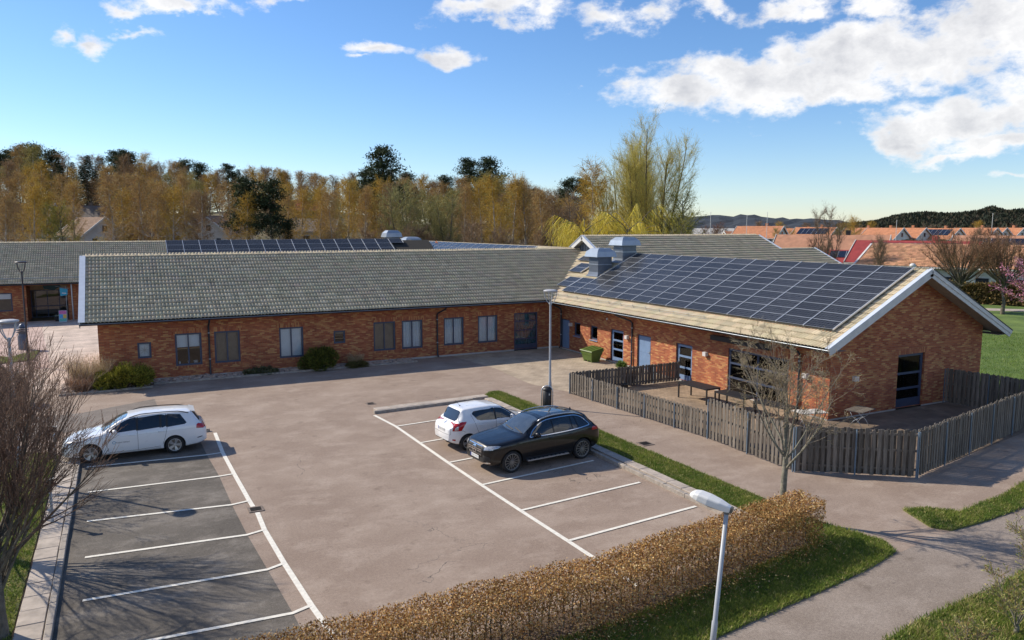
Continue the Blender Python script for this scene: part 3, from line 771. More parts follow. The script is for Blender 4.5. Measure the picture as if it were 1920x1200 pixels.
def window(root, W, a0, a1, z0, z1, cols=(.5,), rows=(), cover=None, name='window', fr=.095, dep=.06, frame=FRAME, sill='brick', lintel=True, pane=PANE, bottom=0.0, label=None):
    """a real window: frame with bars, one pane per field, blind behind, sill and soldier course"""
    mb = MB(); T = .07
    W.box(mb, a0, a0 + fr, dep, dep + T, z0, z1); W.box(mb, a1 - fr, a1, dep, dep + T, z0, z1)
    W.box(mb, a0 + fr, a1 - fr, dep, dep + T, z1 - fr, z1); W.box(mb, a0 + fr, a1 - fr, dep, dep + T, z0, z0 + fr + bottom)
    w = mb.build(name, frame, root)
    if label: w['label'] = label
    ca = [a0 + fr] + [a0 + (a1 - a0) * c for c in cols] + [a1 - fr]; cz = [z0 + fr + bottom] + [z0 + (z1 - z0) * c for c in rows] + [z1 - fr]
    hb = .034
    for c in ca[1:-1]:
        W.box(m := MB(), c - hb, c + hb, dep + .004, dep + T - .004, z0 + fr + bottom, z1 - fr); m.build('mullion', frame, w)
    for z in cz[1:-1]:
        for i in range(len(ca) - 1):
            l, r_ = ca[i] + (hb if i else 0), ca[i + 1] - (hb if i < len(ca) - 2 else 0)
            W.box(m := MB(), l, r_, dep + .003, dep + T - .006, z - hb * 1.3, z + hb * 1.3); m.build('crossbar', frame, w)
    for i in range(len(ca) - 1):
        for j in range(len(cz) - 1):
            l, r_ = ca[i] + (hb if i else 0), ca[i + 1] - (hb if i < len(ca) - 2 else 0)
            lo, hi = cz[j] + (hb * 1.3 if j else 0), cz[j + 1] - (hb * 1.3 if j < len(cz) - 2 else 0)
            W.box(m := MB(), l - .002, r_ + .002, dep + .03, dep + .038, lo - .002, hi + .002); m.build('pane', pane, w)
    if cover:
        mat, frac = cover
        m = MB(); zt = z1 - fr * .5; zb = z0 + fr * .5 + (zt - z0) * (1 - frac)
        if mat is CURTAIN or mat is TEAL:
            n = 40; vs = []; fs = []
            for k in range(n + 1):
                a = a0 + (a1 - a0) * k / n; dd = dep + .17 + .025 * math.sin(k * 1.35 + a0) + .01 * math.sin(k * .5)
                vs += [W.P(a, dd, zb), W.P(a, dd, zt)]
            for k in range(n): fs.append((2 * k, 2 * k + 2, 2 * k + 3, 2 * k + 1))
            m.add(vs, fs).build('curtain', mat, w)
        else: W.box(m, a0 + .02, a1 - .02, dep + .13, dep + .145, zb, zt); m.build('blind', mat, w)
    if sill == 'brick':
        W.box(m := MB(), a0 - .06, a1 + .06, -.035, dep + .01, z0 - .115, z0 - .002); m.build('sill', BRICK_V, w)
    elif sill == 'metal':
        p = [W.P(a0 - .03, -.05, z0 - .05), W.P(a1 + .03, -.05, z0 - .05), W.P(a1 + .03, dep + .01, z0 + .012), W.P(a0 - .03, dep + .01, z0 + .012)]
        p += [(x, y, z - .02) for x, y, z in p]
        MB().add(p, [(0, 1, 2, 3), (7, 6, 5, 4), (0, 4, 5, 1), (1, 5, 6, 2), (2, 6, 7, 3), (3, 7, 4, 0)]).build('sill', DOORB, w)
    if lintel:
        W.box(m := MB(), a0 - .12, a1 + .12, -.004, .004, z1 + .002, z1 + .252); m.build('lintel', BRICK_V, w)
    return w

def door(root, W, a0, a1, z0, z1, rows, glazed=True, mat=DOORB, hinge=0, name='door', dep=.09, fr=.07, cover=None, lintel=False, label=None):
    mb = MB(); T = .07
    W.box(mb, a0, a0 + fr, dep - .02, dep + T, z0, z1); W.box(mb, a1 - fr, a1, dep - .02, dep + T, z0, z1); W.box(mb, a0 + fr, a1 - fr, dep - .02, dep + T, z1 - fr, z1)
    d = mb.build(name, FRAME, root)
    if label: d['label'] = label
    b0, b1, y1 = a0 + fr, a1 - fr, z1 - fr; st = .10
    lf = MB()
    if glazed:
        W.box(lf, b0 + .004, b0 + st, dep, dep + .05, z0 + .02, y1 - .004); W.box(lf, b1 - st, b1 - .004, dep, dep + .05, z0 + .02, y1 - .004)
        Z = [z0 + .02] + [z0 + (z1 - z0) * r_ for r_ in rows] + [y1 - .004]
        edges = []
        for i, z in enumerate(Z):
            lo, hi = (z, z + .12 if i else z + .30) if i == 0 else ((z - .10, z) if i == len(Z) - 1 else (z - .05, z + .05))
            W.box(lf, b0 + st, b1 - st, dep + .002, dep + .048, lo, hi); edges.append((lo, hi))
        leaf = lf.build('leaf', mat, d)
        for i in range(len(edges) - 1):
            W.box(m := MB(), b0 + st - .003, b1 - st + .003, dep + .02, dep + .03, edges[i][1] - .003, edges[i + 1][0] + .003); m.build('pane', PANE, d)
    else:
        W.box(lf, b0 + .004, b1 - .004, dep, dep + .05, z0 + .02, y1 - .004); leaf = lf.build('leaf', mat, d)
        Z = [z0 + .06] + [z0 + (z1 - z0) * r_ for r_ in rows] + [y1 - .05]
        for i in range(len(Z) - 1):
            W.box(m := MB(), b0 + .06, b1 - .06, dep - .010, dep - .0005, Z[i] + .018, Z[i + 1] - .018); m.build('panel', mat, d)
    ha = b1 - .10 if hinge == 0 else b0 + .10
    m = MB(); W.box(m, ha - .02, ha + .02, dep - .025, dep - .001, z0 + .95, z0 + 1.15); W.box(m, ha - (.12 if hinge == 0 else 0), ha + (0 if hinge == 0 else .12), dep - .06, dep - .04, z0 + 1.05, z0 + 1.07); W.box(m, ha - .012, ha + .012, dep - .06, dep - .02, z0 + 1.05, z0 + 1.07)
    m.build('handle', GALV, d)
    if cover:
        m = MB(); W.box(m, a0 + .05, a1 - .05, dep + .2, dep + .21, z0 + .1, z1 - .1); m.build('curtain', cover, d)
    if lintel:
        W.box(m := MB(), a0 - .12, a1 + .12, -.004, .004, z1 + .002, z1 + .252); m.build('lintel', BRICK_V, d)
    return d

def downpipe(root, W, a, ztop, shift=0.0, out=.72, zb=.05):
    """swan neck from the gutter back to the wall, then straight down with clips"""
    pts = [W.P(a + shift, -out, ztop), W.P(a + shift, -out, ztop - .10), W.P(a + shift * .9, -out + .06, ztop - .20), W.P(a + .1 * shift, -.14, ztop - .48), W.P(a, -.075, ztop - .60), W.P(a, -.075, zb + .18), W.P(a, -.12, zb + .06), W.P(a, -.20, zb)]
    p = MB().tube(pts, .05, 10).build('downpipe', DARKPIPE, root, smooth=True)
    for z in (ztop - .9, .9): MB().tube([W.P(a, -.075, z), W.P(a, -.075, z + .05)], .062, 10).build('clip', GALV, p)

def box_lamp(root, W, a, z):
    m = MB(); W.box(m, a - .11, a + .11, -.17, -.001, z - .10, z + .10)
    l = m.build('wall_lamp', pm('lamp_housing', (.62, .60, .60), .5, .06, 5) if 'lamp_housing' not in MATS else MATS['lamp_housing'], root)
    m = MB(); W.box(m, a - .09, a + .09, -.15, -.02, z - .107, z - .1005); m.build('lens', WHITE, l)

def solar_array(label, O, U, S, cells, pw=1.53, ph=.598, gap=.012, group=None, rails=True, lift=.15, panel='solar_panel'):
    """cells: list of (u0, s0) lower corners"""
    U, S = Vector(U).normalized(), Vector(S).normalized(); N = U.cross(S); O = Vector(O)
    root = empty('solar_array', O); tag(root, label, 'solar panels', group)
    a, b, t = pw - .03, ph - gap, .035
    V = [U * x + S * y + N * z for z in (0, t) for x, y in ((0, 0), (a, 0), (a, b), (0, b))]
    me = None
    for (u0, s0) in cells:
        loc = U * (u0 + .015) + S * (s0 + gap / 2) + N * lift
        if me is None:
            o = mesh_obj(panel, V, [(4, 5, 6, 7), (0, 3, 2, 1), (0, 1, 5, 4), (1, 2, 6, 5), (2, 3, 7, 6), (3, 0, 4, 7)], None, root, False, mats=[SOLAR, DECK], midx=[0, 1, 1, 1, 1, 1])
            uv = o.data.uv_layers.new(name='UVMap')
            for i, li in enumerate(o.data.polygons[0].loop_indices): uv.data[li].uv = ((0, 0), (a, 0), (a, b), (0, b))[i]
            # aluminium frame edge lying along the two long sides
            fm = MB()
            for y in (0, b - .011): fm.add([U * x + S * yy + N * z for z in (t + .0005, t + .004) for x, yy in ((0, y), (a, y), (a, y + .011), (0, y + .011))], [(4, 5, 6, 7), (0, 1, 5, 4), (2, 3, 7, 6)])
            f = fm.build('frame', RAIL, o, False); me = o; mf = f
        else:
            o = link_copy(me, root); link_copy(mf, o)
        o.location = loc
    if rails:
        colsd = {}
        for u0, s0 in cells:
            for uu in (round(u0, 3), round(u0 + pw, 3)): 
                lo, hi = colsd.get(uu, (9e9, -9e9)); colsd[uu] = (min(lo, s0), max(hi, s0 + ph))
        for uu, (lo, hi) in colsd.items():
            c = U * uu + S * ((lo + hi) / 2) + N * (lift + .027)
            MB().obox(c, U, S, N, .020, (hi - lo) / 2 + .01, .033).build('rail', RAIL, root, False)
    return root

# ---------------------------------------------------------------- the L-shaped school building
YE, ZE, SL = 42.95, 3.27, .494            # left wing: eave line, height, slope
XE, ZR, SR = 24.75, 3.20, .497            # right wing
YR, XR = 49.1, 30.70
ZRL, ZRR = ZE + (YR - YE) * SL, ZR + (XR - XE) * SR
LW, RW, GW = Wall('Y', 43.7), Wall('X', 25.75), Wall('Y', 21.65)
school = empty('school_building', (25.75, 43.7, 0))
tag(school, 'long L-shaped low red brick building with beige tiled roofs and blue window frames', 'building')

LWIN = [(.51, 1.16, 1.19, 2.03), (2.30, 3.61, .65, 2.38), (4.25, 5.57, .65, 2.38), (7.66, 8.99, .65, 2.38), (10.71, 11.40, 1.27, 2.01), (13.09, 14.44, .65, 2.38), (14.84, 16.17, .65, 2.38), (17.56, 18.91, .67, 2.40), (19.88, 21.26, .67, 2.40)]
LDOOR = (22.45, 24.19, .0, 2.45)
b = MB(); LW.skin(b, -1.25, 25.75, .09, 3.42, [*LWIN, LDOOR])
b.add([(-1.25, 43.7, -.02), (-1.25, 54.5, -.02), (-1.25, 54.5, 3.4), (-1.25, YR, ZRL - .1), (-1.25, 43.7, 3.42)], [(4, 3, 2, 1, 0)])
b.add([(-1.25, 54.5, -.02), (36, 54.5, -.02), (36, 54.5, 3.42), (-1.25, 54.5, 3.42)], [(3, 2, 1, 0)])
b.build('wall', BRICK, school)
LW.box(m := MB(), -1.25, 22.45, -.012, .05, -.02, .088); LW.box(m, 24.19, 25.75, -.012, .05, -.02, .088); m.build('plinth', PLINTH, school)
RHOLES = [(42.25, 43.35, .0, 1.98), (40.92, 41.71, 1.06, 1.92), (38.96, 39.76, 1.06, 1.92), (36.23, 37.54, .0, 1.98), (33.65, 34.89, .0, 1.98), (30.21, 31.48, .0, 1.96), (23.85, 27.60, .03, 2.22)]
b = MB(); RW.skin(b, 21.65, 43.7, .06, 3.75, RHOLES)
b.add([(35.85, 21.65, -.02), (35.85, 54.5, -.02), (35.85, 54.5, 3.7), (35.85, 21.65, 3.7)], [(0, 1, 2, 3)])
b.build('wall', BRICK, school)
GD = (29.96, 31.75, .0, 2.44)
b = MB(); GW.skin(b, 25.75, 35.85, .06, 3.55, [GD])
b.add([(25.75, 21.65, 3.55), (35.85, 21.65, 3.55), (XR, 21.65, ZRR - .1)], [(0, 1, 2)])
b.build('gable_wall', BRICK, school)
m = MB(); RW.box(m, 21.65, 43.7, -.010, .05, -.02, .058); m.build('plinth', PLINTH, school)
m = MB(); GW.box(m, 25.74, 29.96, -.010, .05, -.02, .058); GW.box(m, 31.75, 35.85, -.010, .05, -.02, .058); m.build('plinth', PLINTH, school)

covers = [(BLIND, 1.0), (BLIND, .45), (BEIGE, 1.0), (BLIND, 1.0), (BEIGE, .3), (BEIGE, 1.0), (CURTAIN, 1.0), (CURTAIN, 1.0), (CURTAIN, 1.0)]
for (a0, a1, z0, z1), cv in zip(LWIN, covers):
    small = a1 - a0 < .8
    window(school, LW, a0, a1, z0, z1, () if small else (.5,), (), cv, lintel=not small, sill='metal0' if small else 'brick')
window(school, LW, *LDOOR, cols=(), rows=(.30, .53, .77), cover=(TEAL, 1.0), name='glazed_door', fr=.10, sill=None, bottom=.28)
# paper snowflake star and pot plants seen in two windows
mm = MB()
for k in range(8):
    a = k * math.pi / 4; mm.beam(LW.P(.835, .118, 1.61), LW.P(.835 + .2 * math.cos(a), .118, 1.61 + .2 * math.sin(a)), .03, .004, (0, 1, 0))
tag(mm.build('window_star', WHITE), 'white paper star hanging in the small leftmost window', 'ornament')
for px_, s in ((2.5, .07), (2.95, .05), (3.3, .12)):
    pot = MB().lathe([(s * .7, 0), (s, .16), (s * .9, .16), (0, .12)], LW.P(px_, .32, .68), 10).build('flower_pot', WHITE)
    tag(pot, '%s white flower pot behind the half blinded window' % {2.5: 'leftmost', 2.95: 'smallest', 3.3: 'widest'}[px_], 'flower pot', 'pots in the window')

door(school, RW, *RHOLES[0], rows=(.36, .67), glazed=False, hinge=1)
for h, cv in ((RHOLES[1], None), (RHOLES[2], (BLIND, 1.0))):
    window(school, RW, *h, cols=(), cover=cv, lintel=False, sill='metal', dep=.08)
door(school, RW, *RHOLES[3], rows=(.40, .67), hinge=0)
door(school, RW, *RHOLES[4], rows=(.5,), glazed=False, hinge=1)
door(school, RW, *RHOLES[5], rows=(.36, .66), hinge=0)
bw = window(school, RW, *RHOLES[6], cols=(.5,), rows=(.36, .68), frame=FRAME, lintel=True, sill=None, name='large_window', fr=.11, dep=.05)
m = MB(); RW.box(m, 24.87, 28.66, -.22, -.002, 2.50, 2.74); m.build('awning_box', BLACKM, school)
d = window(school, GW, *GD, cols=(), rows=(.36, .64), name='glazed_door', fr=.12, sill=None, bottom=.30, dep=.10)
for a, z in ((35.8, 1.68), (42.0, 1.72), (29.14, 1.70), (22.85, 1.70)): box_lamp(school, RW, a, z)
box_lamp(school, GW, 27.2, 1.66)
m = MB().tube([RW.P(37.9, -.06, 2.52), RW.P(37.9, .0, 2.52)], .06, 10); m.build('wall_sensor', WHITE, school)
for a in (3.98, 17.1): downpipe(school, LW, a, 3.22, .0 if a < 5 else .35)
downpipe(school, RW, 43.2, 3.16, .5); downpipe(school, RW, 35.3, 3.16, .9); downpipe(school, RW, 23.2, 3.16, .5)

# roofs: deck slab, tiles, ridge, valley, barge boards, gutters
def slab(P, t): 
    n = len(P); return MB().add([(x, y, z - .02) for x, y, z in P] + [(x, y, z - t) for x, y, z in P], [tuple(range(n)), tuple(range(2 * n - 1, n - 1, -1))] + [(i, n + i, n + (i + 1) % n, (i + 1) % n) for i in range(n)])
vx = lambda y: XE + (ZE - ZR) / SR + (y - YE) * SL / SR
XL0 = -2.0
roofL = slab([(XL0, YE, ZE), (vx(YE), YE, ZE), (vx(YR), YR, ZRL), (XL0, YR, ZRL)], .14).build('roof', DECK, school)
MB().add([(XL0, YR, ZRL - .02), (31.0, YR, ZRL - .02), (31.0, 55.25, ZE), (XL0, 55.25, ZE), (XL0, YR, ZRL - .14), (XL0, 55.25, ZE - .12)], [(0, 1, 2, 3), (0, 3, 5, 4)]).build('back_slope', DECK, roofL)
nL = math.hypot(1, SL)
tile_roof(roofL, (XL0 + .22, YE - .05, ZE - .03), (1, 0, 0), (0, 1, SL), 33.3, (YR - YE) * nL + .02, lambda C: C[:, 0] < vx(C[:, 1]) - .06, 300, seed=2)
ridge_caps(roofL, (XL0 + .1, YR, ZRL + .0), (31.0, YR, ZRL + .0))
nR = math.hypot(1, SR)
YG = 20.85
roofR = slab([(XE, YG + .1, ZR), (XR, YG + .1, ZRR), (XR, 49.0, ZRR), (vx(49.0) if 0 else 30.7, 48.9, ZRR), (XE, YE, ZR)], .14).build('roof', DECK, school)
XB = 36.65
MB().add([(XR, YG + .1, ZRR - .02), (XB, YG + .1, ZR), (XB, 52, ZR), (XR, 52, ZRR - .02), (XR, YG + .1, ZRR - .16), (XB, YG + .1, ZR - .14), (XB, 52, ZR - .14), (XR, 52, ZRR - .16)], [(0, 1, 2, 3), (7, 6, 5, 4), (1, 5, 6, 2), (0, 4, 5, 1)]).build('back_slope', SOFFIT, roofR)
tile_roof(roofR, (XE - .05, 49.0, ZR - .03), (0, -1, 0), (1, 0, SR), 49.0 - YG - .16, (XR - XE) * nR + .02, lambda C: (C[:, 1] < YE) | (C[:, 0] > vx(C[:, 1]) + .06), 300, seed=3)
ridge_caps(roofR, (XR, YG + .1, ZRR + .01), (XR, 45.4, ZRR + .01))
tile_roof(roofR, (XB + .05, YG + .2, ZR - .03), (0, 1, 0), (-1, 0, SR), 25, (XB - XR) * math.hypot(1, SR), None, 0, seed=4, n=7)
MB().beam((XE + .15, YE - .0, ZE + .03), (vx(YR) - .05, YR, ZRL + .02), .26, .035).build('valley_flashing', ZINC, roofR)
# gable verge of the right wing: barge boards with metal capping
for (xa, za, xb, zb) in ((XE - .06, ZR - .04, XR, ZRR - .01), (XB + .06, ZR - .04, XR, ZRR - .01)):
    v = Vector((xb - xa, 0, zb - za)).normalized(); n_ = Vector((-v.z, 0, v.x)); n_ = n_ if n_.z > 0 else -n_
    e = v * .04
    p, q = Vector((xa, 0, za)), Vector((xb, 0, zb))
    for nm, mt, y0, y1, t0, t1 in (('barge_board', WHITE, YG + .0, YG + .04, -.26, .06), ('barge_trim', WHITE, YG - .032, YG - .002, -.10, .055), ('verge_capping', WHITEM if xa < 30 else DARKPIPE, YG - .05, YG + .16, .062, .095)):
        P8 = [Vector((r_.x, y, r_.z)) + n_ * t for y in (y0, y1) for r_, t in ((p - e, t0), (q, t0 * 1.02), (q, t1 * 1.02), (p - e, t1))]
        MB().add(P8, [(0, 1, 2, 3), (7, 6, 5, 4), (0, 4, 5, 1), (1, 5, 6, 2), (2, 6, 7, 3), (3, 7, 4, 0)]).build(nm, mt, roofR)
    ins = MB().add([Vector((p.x, YG + .045, p.z)) - n_ * .17, Vector((q.x, YG + .045, q.z)) - n_ * .17, Vector((q.x, 21.66, q.z)) - n_ * .17, Vector((p.x, 21.66, p.z)) - n_ * .17], [(0, 1, 2, 3)])
    ins.build('soffit', SOFFIT, roofR)
MB().add([(25.9, 21.645, 3.0)] * 0 or [(XB - .8, YG + .05, ZR - .16), (XB + .02, YG + .05, ZR - .16), (XB + .02, 50, ZR - .16), (XB - .8, 50, ZR - .16)], [(3, 2, 1, 0)]).build('soffit', SOFFIT, roofR)
# left end of the left wing
p, q = Vector((0, YE - .06, ZE - .04)), Vector((0, YR, ZRL - .01)); v = (q - p).normalized(); n_ = Vector((0, -v.z, v.y))
for nm, mt, x0, x1, t0, t1 in (('barge_board', WHITE, XL0 - .02, XL0 + .03, -.24, .06), ('verge_capping', WHITEM, XL0 - .05, XL0 + .24, .075, .11)):
    P8 = [Vector((x, r_.y, r_.z)) + n_ * t for x in (x0, x1) for r_, t in ((p, t0), (q, t0), (q, t1), (p, t1))]
    MB().add(P8, [(3, 2, 1, 0), (4, 5, 6, 7), (1, 5, 4, 0), (2, 6, 5, 1), (3, 7, 6, 2), (0, 4, 7, 3)]).build(nm, mt, roofL)
MB().add([(XL0, YE, ZE - .15), (vx(YE), YE, ZE - .15), (25.7, 43.71, ZE - .15), (XL0, 43.71, ZE - .15)], [(3, 2, 1, 0)]).build('soffit', SOFFIT, roofL)
MB().add([(XE, YG + .06, ZR - .15), (25.76, YG + .06, ZR - .15), (25.76, YE + .7, ZR - .15), (XE, YE, ZR - .15)], [(3, 2, 1, 0)]).build('soffit', SOFFIT, roofR)

def gutter(roof, p, q, out, mat=GUTTER, r_=.075):
    p, q, out = Vector(p), Vector(q), Vector(out); V = []; F = []; k = 9
    for pt in (p, q):
        for rr in (r_, r_ - .008):
            for j in range(k):
                a = math.pi * j / (k - 1); V.append(pt + out * (math.cos(a) * rr) + Vector((0, 0, -math.sin(a) * rr)))
    for a0, a1, fl in ((0, 2 * k, 0), (k, 3 * k, 1)):
        for j in range(k - 1): F.append((a0 + j, a0 + j + 1, a1 + j + 1, a1 + j) if not fl else (a1 + j, a1 + j + 1, a0 + j + 1, a0 + j))
    F += [(0, k, 3 * k, 2 * k), (k - 1, 2 * k + k - 1, 3 * k + k - 1, k + k - 1)]
    g = MB().add(V, F).build('gutter', DARKPIPE, roof)
    MB().tube([p + out * r_, q + out * r_], .011, 6).build('gutter_bead', mat, g)
gutter(roofL, (XL0 - .02, YE - .10, ZE - .06), (XE - .02, YE - .10, ZE - .06), (0, -1, 0))
gutter(roofR, (XE - .10, YE - .1, ZR - .05), (XE - .10, YG - .02, ZR - .05), (-1, 0, 0))
# snow guard on the right roof
sg = MB(); Nn = Vector((-SR, 0, 1)).normalized(); Sv = Vector((1, 0, SR)).normalized(); b0 = Vector((XE, 0, ZR)) + Sv * .62
for hgt, rr in ((.09, .007), (.20, .009)): sg.tube([b0 + Nn * hgt + Vector((0, 44.3, 0)), b0 + Nn * hgt + Vector((0, 28.6, 0))], rr, 6)
guard = sg.build('snow_guard', pm('dull_zinc', (.28, .30, .32), .55, .2, 6, metal=.3), roofR)
for k in range(14):
    y = 44.0 - k * 1.17; MB().beam(b0 + Vector((0, y, 0)) + Nn * .02, b0 + Vector((0, y, 0)) + Nn * .26, .03, .006, (0, 1, 0)).build('bracket', GALV, guard)

# roof ventilators
def ventilator(cx, cy, z0, z1, z2, name='roof_ventilator', s=.54, c=.78, root=None, parent=None):
    m = MB(); zf = z0
    prof = [(s * 1.32, zf), (s * 1.12, zf + .10), (s * 1.02, zf + .28), (s, zf + .55), (s, z1)]
    vs = []; fs = []
    for (h, z) in prof: vs += [(cx - h, cy - h, z), (cx + h, cy - h, z), (cx + h, cy + h, z), (cx - h, cy + h, z)]
    for i in range(len(prof) - 1):
        for j in range(4): fs.append((i * 4 + j, i * 4 + (j + 1) % 4, i * 4 + 4 + (j + 1) % 4, i * 4 + 4 + j))
    v = m.add(vs, fs).build(name, ZINC, parent)
    for z in ((z0 + z1) / 2 + .12,):
        r_ = MB()
        for x0, x1, y0, y1 in ((cx - s - .02, cx + s + .02, cy - s - .02, cy - s - .002), (cx - s - .02, cx + s + .02, cy + s + .002, cy + s + .02), (cx - s - .02, cx - s - .002, cy - s - .002, cy + s + .002), (cx + s + .002, cx + s + .02, cy - s - .002, cy + s + .002)): r_.box(x0, x1, y0, y1, z, z + .05)
        r_.build('seam_band', ZINC_L, v)
    t = .58; k = c
    vs = []
    H_ = z2 - z1
    for (h, z) in ((k, z1), (k * 1.0, z1 + .02), (k * .88, z1 + H_ * .62), (k * .58, z2), (k * .5, z2 + .01)): vs += [(cx - h, cy - h, z), (cx + h, cy - h, z), (cx + h, cy + h, z), (cx - h, cy + h, z)]
    fs = [(3, 2, 1, 0), (16, 17, 18, 19)] + [(i * 4 + j, i * 4 + (j + 1) % 4, i * 4 + 4 + (j + 1) % 4, i * 4 + 4 + j) for i in range(4) for j in range(4)]
    MB().add(vs, fs).build('cowl', ZINC_L, v)
    MB().box(cx - k * .2, cx + k * .2, cy - k * .2, cy + k * .2, z2 + .01, z2 + .05).build('cap', ZINC, v)
    return v
ventilator(28.35, 42.65, 4.75, 6.02, 6.58, parent=school)
ventilator(30.15, 42.45, 5.62, 6.76, 7.30, parent=school)

# solar array on the right wing
SA_O = Vector((XE, 43.05, ZR)); cells = []
for k in range(14):
    for j in range(9 if k >= 1 else 3): cells.append((1.537 * k, 1.094 + .598 * j))
for u, s in ((-1.5, 1.65), (-1.5, 2.25), (-2.75, 3.52), (-2.75, 4.12), (-3.85, 5.1)): cells.append((u, s))
solar_array('large dark solar array covering the right wing roof in long columns', SA_O, (0, -1, 0), (1, 0, SR), cells, pw=1.537, group=None)

# ---------------------------------------------------------------- upper cross roof with the little white gablet
upper = empty('upper_roof_wing', (38, 48, 0)); tag(upper, 'higher tiled roof wing behind the right wing with white gablet', 'building')
S2, ZU, YU = .44, 7.25, 48.0
mU = slab([(30.4, 40.2, ZU - S2 * 7.8), (51.6, 40.2, ZU - S2 * 7.8), (51.6, 45.6, ZU - S2 * 2.4), (47.7, 45.6, ZU - S2 * 2.4), (47.7, YU, ZU), (30.4, YU, ZU)], .10); roofU = mU.build('roof', DECK, upper)
MB().add([(30.4, YU, ZU - .03), (47.7, YU, ZU - .03), (47.7, 56, 3.6), (30.4, 56, 3.6)], [(0, 1, 2, 3)]).build('back_slope', DECK, roofU)
MB().add([(47.6, 45.6, ZU - S2 * 2.4 - .04), (51.6, 45.6, ZU - S2 * 2.4 - .04), (51.6, 56, 3.2), (47.6, 56, 3.2)], [(0, 1, 2, 3)]).build('back_slope', DECK, roofU)
kp = lambda C: ((C[:, 0] < 47.6) | (C[:, 1] < 45.6)) & (C[:, 2] > ZRR - .497 * np.abs(C[:, 0] - XR) + .02)
tile_roof(roofU, (30.4, 40.2, ZU - S2 * 7.8), (1, 0, 0), (0, 1, S2), 21.2, 7.8 * math.hypot(1, S2), kp, 300, seed=6, n=9)
ridge_caps(roofU, (30.5, YU, ZU), (47.7, YU, ZU)); ridge_caps(roofU, (47.8, 45.6, ZU - S2 * 2.4), (51.6, 45.6, ZU - S2 * 2.4))
for (x, ya, yb) in ((47.7, 45.5, YU), (51.6, 40.2, 45.6)):
    MB().beam((x, ya, ZU - S2 * (YU - ya) + .05), (x, yb, ZU - S2 * (YU - yb) + .05), .16, .10).build('verge_capping', WHITEM, roofU)
MB().box(31, 47.2, 40.6, 55, -.02, 3.6).build('wall', BRICK, upper); MB().box(47.2, 51.2, 40.7, 54.9, -.02, 3.2).build('wall', BRICK, upper)
MB().add([(47.3, 41, 3.4), (47.3, 55, 3.4), (47.3, YU, ZU - .1)], [(0, 1, 2)]).build('gable', BRICK, upper)
MB().add([(51.3, 41, 3.1), (51.3, 54, 3.1), (51.3, 45.6, ZU - S2 * 2.4 - .1)], [(0, 1, 2)]).build('gable', BRICK, upper)
GX = 30.28; hw = 2.35; zb = ZU - .50 * hw
for s in (-1, 1):
    p, q = Vector((GX, YU + s * hw, zb)), Vector((GX, YU, ZU + .05)); v = (q - p).normalized(); n_ = Vector((0, -v.z * s * -1, abs(v.y))) 
    n_ = Vector((0, s * v.z, abs(v.y)))
    for nm, mt, x0, x1, t0, t1 in (('barge_board', WHITE, GX - .05, GX, -.24, .05), ('verge_capping', WHITEM, GX - .09, GX + .14, .052, .085)):
        P8 = [Vector((x, r_.y, r_.z)) + n_ * t for x in (x0, x1) for r_, t in ((p, t0), (q, t0), (q, t1), (p, t1))]
        fs = [(3, 2, 1, 0), (4, 5, 6, 7), (1, 5, 4, 0), (2, 6, 5, 1), (3, 7, 6, 2), (0, 4, 7, 3)]
        MB().add(P8, fs).build(nm, mt, upper)
MB().add([(GX + .45, YU - hw, zb - .3), (GX + .45, YU + hw, zb - .3), (GX + .45, YU, ZU - .12)], [(2, 1, 0)]).build('gablet_panel', ZINC, upper)
for k in range(11):
    y = YU - 1.9 + k * .38; h_ = ZU - .16 - .5 * abs(y - YU)
    if h_ > zb: MB().box(GX + .41, GX + .448, y - .02, y + .02, zb - .3, h_).build('board_seam', ZINC_L, upper)
for s in (-1, 1):
    MB().add([(GX, YU, ZU - .06), (GX + .6, YU, ZU - .06), (GX + .6, YU + s * hw, zb - .1), (GX, YU + s * hw, zb - .1)], [(0, 1, 2, 3)]).build('soffit', WHITE, upper)

# ---------------------------------------------------------------- entrance wing at the back left
EW = Wall('Y', 75.9); entr = empty('entrance_wing', (-5, 75.9, 0)); tag(entr, 'brick entrance wing far left with recessed glass doors and tiled roof', 'building')
EY, EZ, ES = 75.0, 3.28, .494; ERY = 81.6; ERZ = EZ + (ERY - EY) * ES
bx0, bx1 = gnd(52, 605)[0], gnd(128, 604)[0]
b = MB(); EW.skin(b, -34, 32, -.02, 3.5, [(bx0, bx1, -.02, 3.05), (-11.6, -8.3, .95, 2.5)], .5); b.build('wall', BRICK, entr)
m = MB(); m.add([(bx0, 75.9, -.02), (bx0, 79, -.02), (bx0, 79, 3.2), (bx0, 75.9, 3.2)], [(0, 1, 2, 3)]); m.add([(bx1, 75.9, -.02), (bx1, 79, -.02), (bx1, 79, 3.2), (bx1, 75.9, 3.2)], [(3, 2, 1, 0)]); m.build('recess_wall', BRICK, entr)
m = MB(); m.add([(bx0, 75.9, 3.06), (bx1, 75.9, 3.06), (bx1, 79, 3.06), (bx0, 79, 3.06)], [(0, 1, 2, 3)]); m.build('recess_ceiling', SOFFIT, entr)
RE = Wall('Y', 79.0); m = MB(); RE.skin(m, bx0, bx1, 2.45, 3.2, []); m.build('fascia_panel', pm('buff_panel', (.42, .33, .2), .8, .1, 3), entr)
wd = (bx1 - bx0)
window(entr, RE, bx0, bx1, .0, 2.45, cols=(.12, .42, .72), rows=(.42,), name='entrance_glazing', fr=.08, sill=None, lintel=False, dep=.0)
window(entr, EW, -11.6, -8.3, .95, 2.5, cols=(.33, .66), name='window', sill='brick', lintel=False, cover=(BLIND, .35))
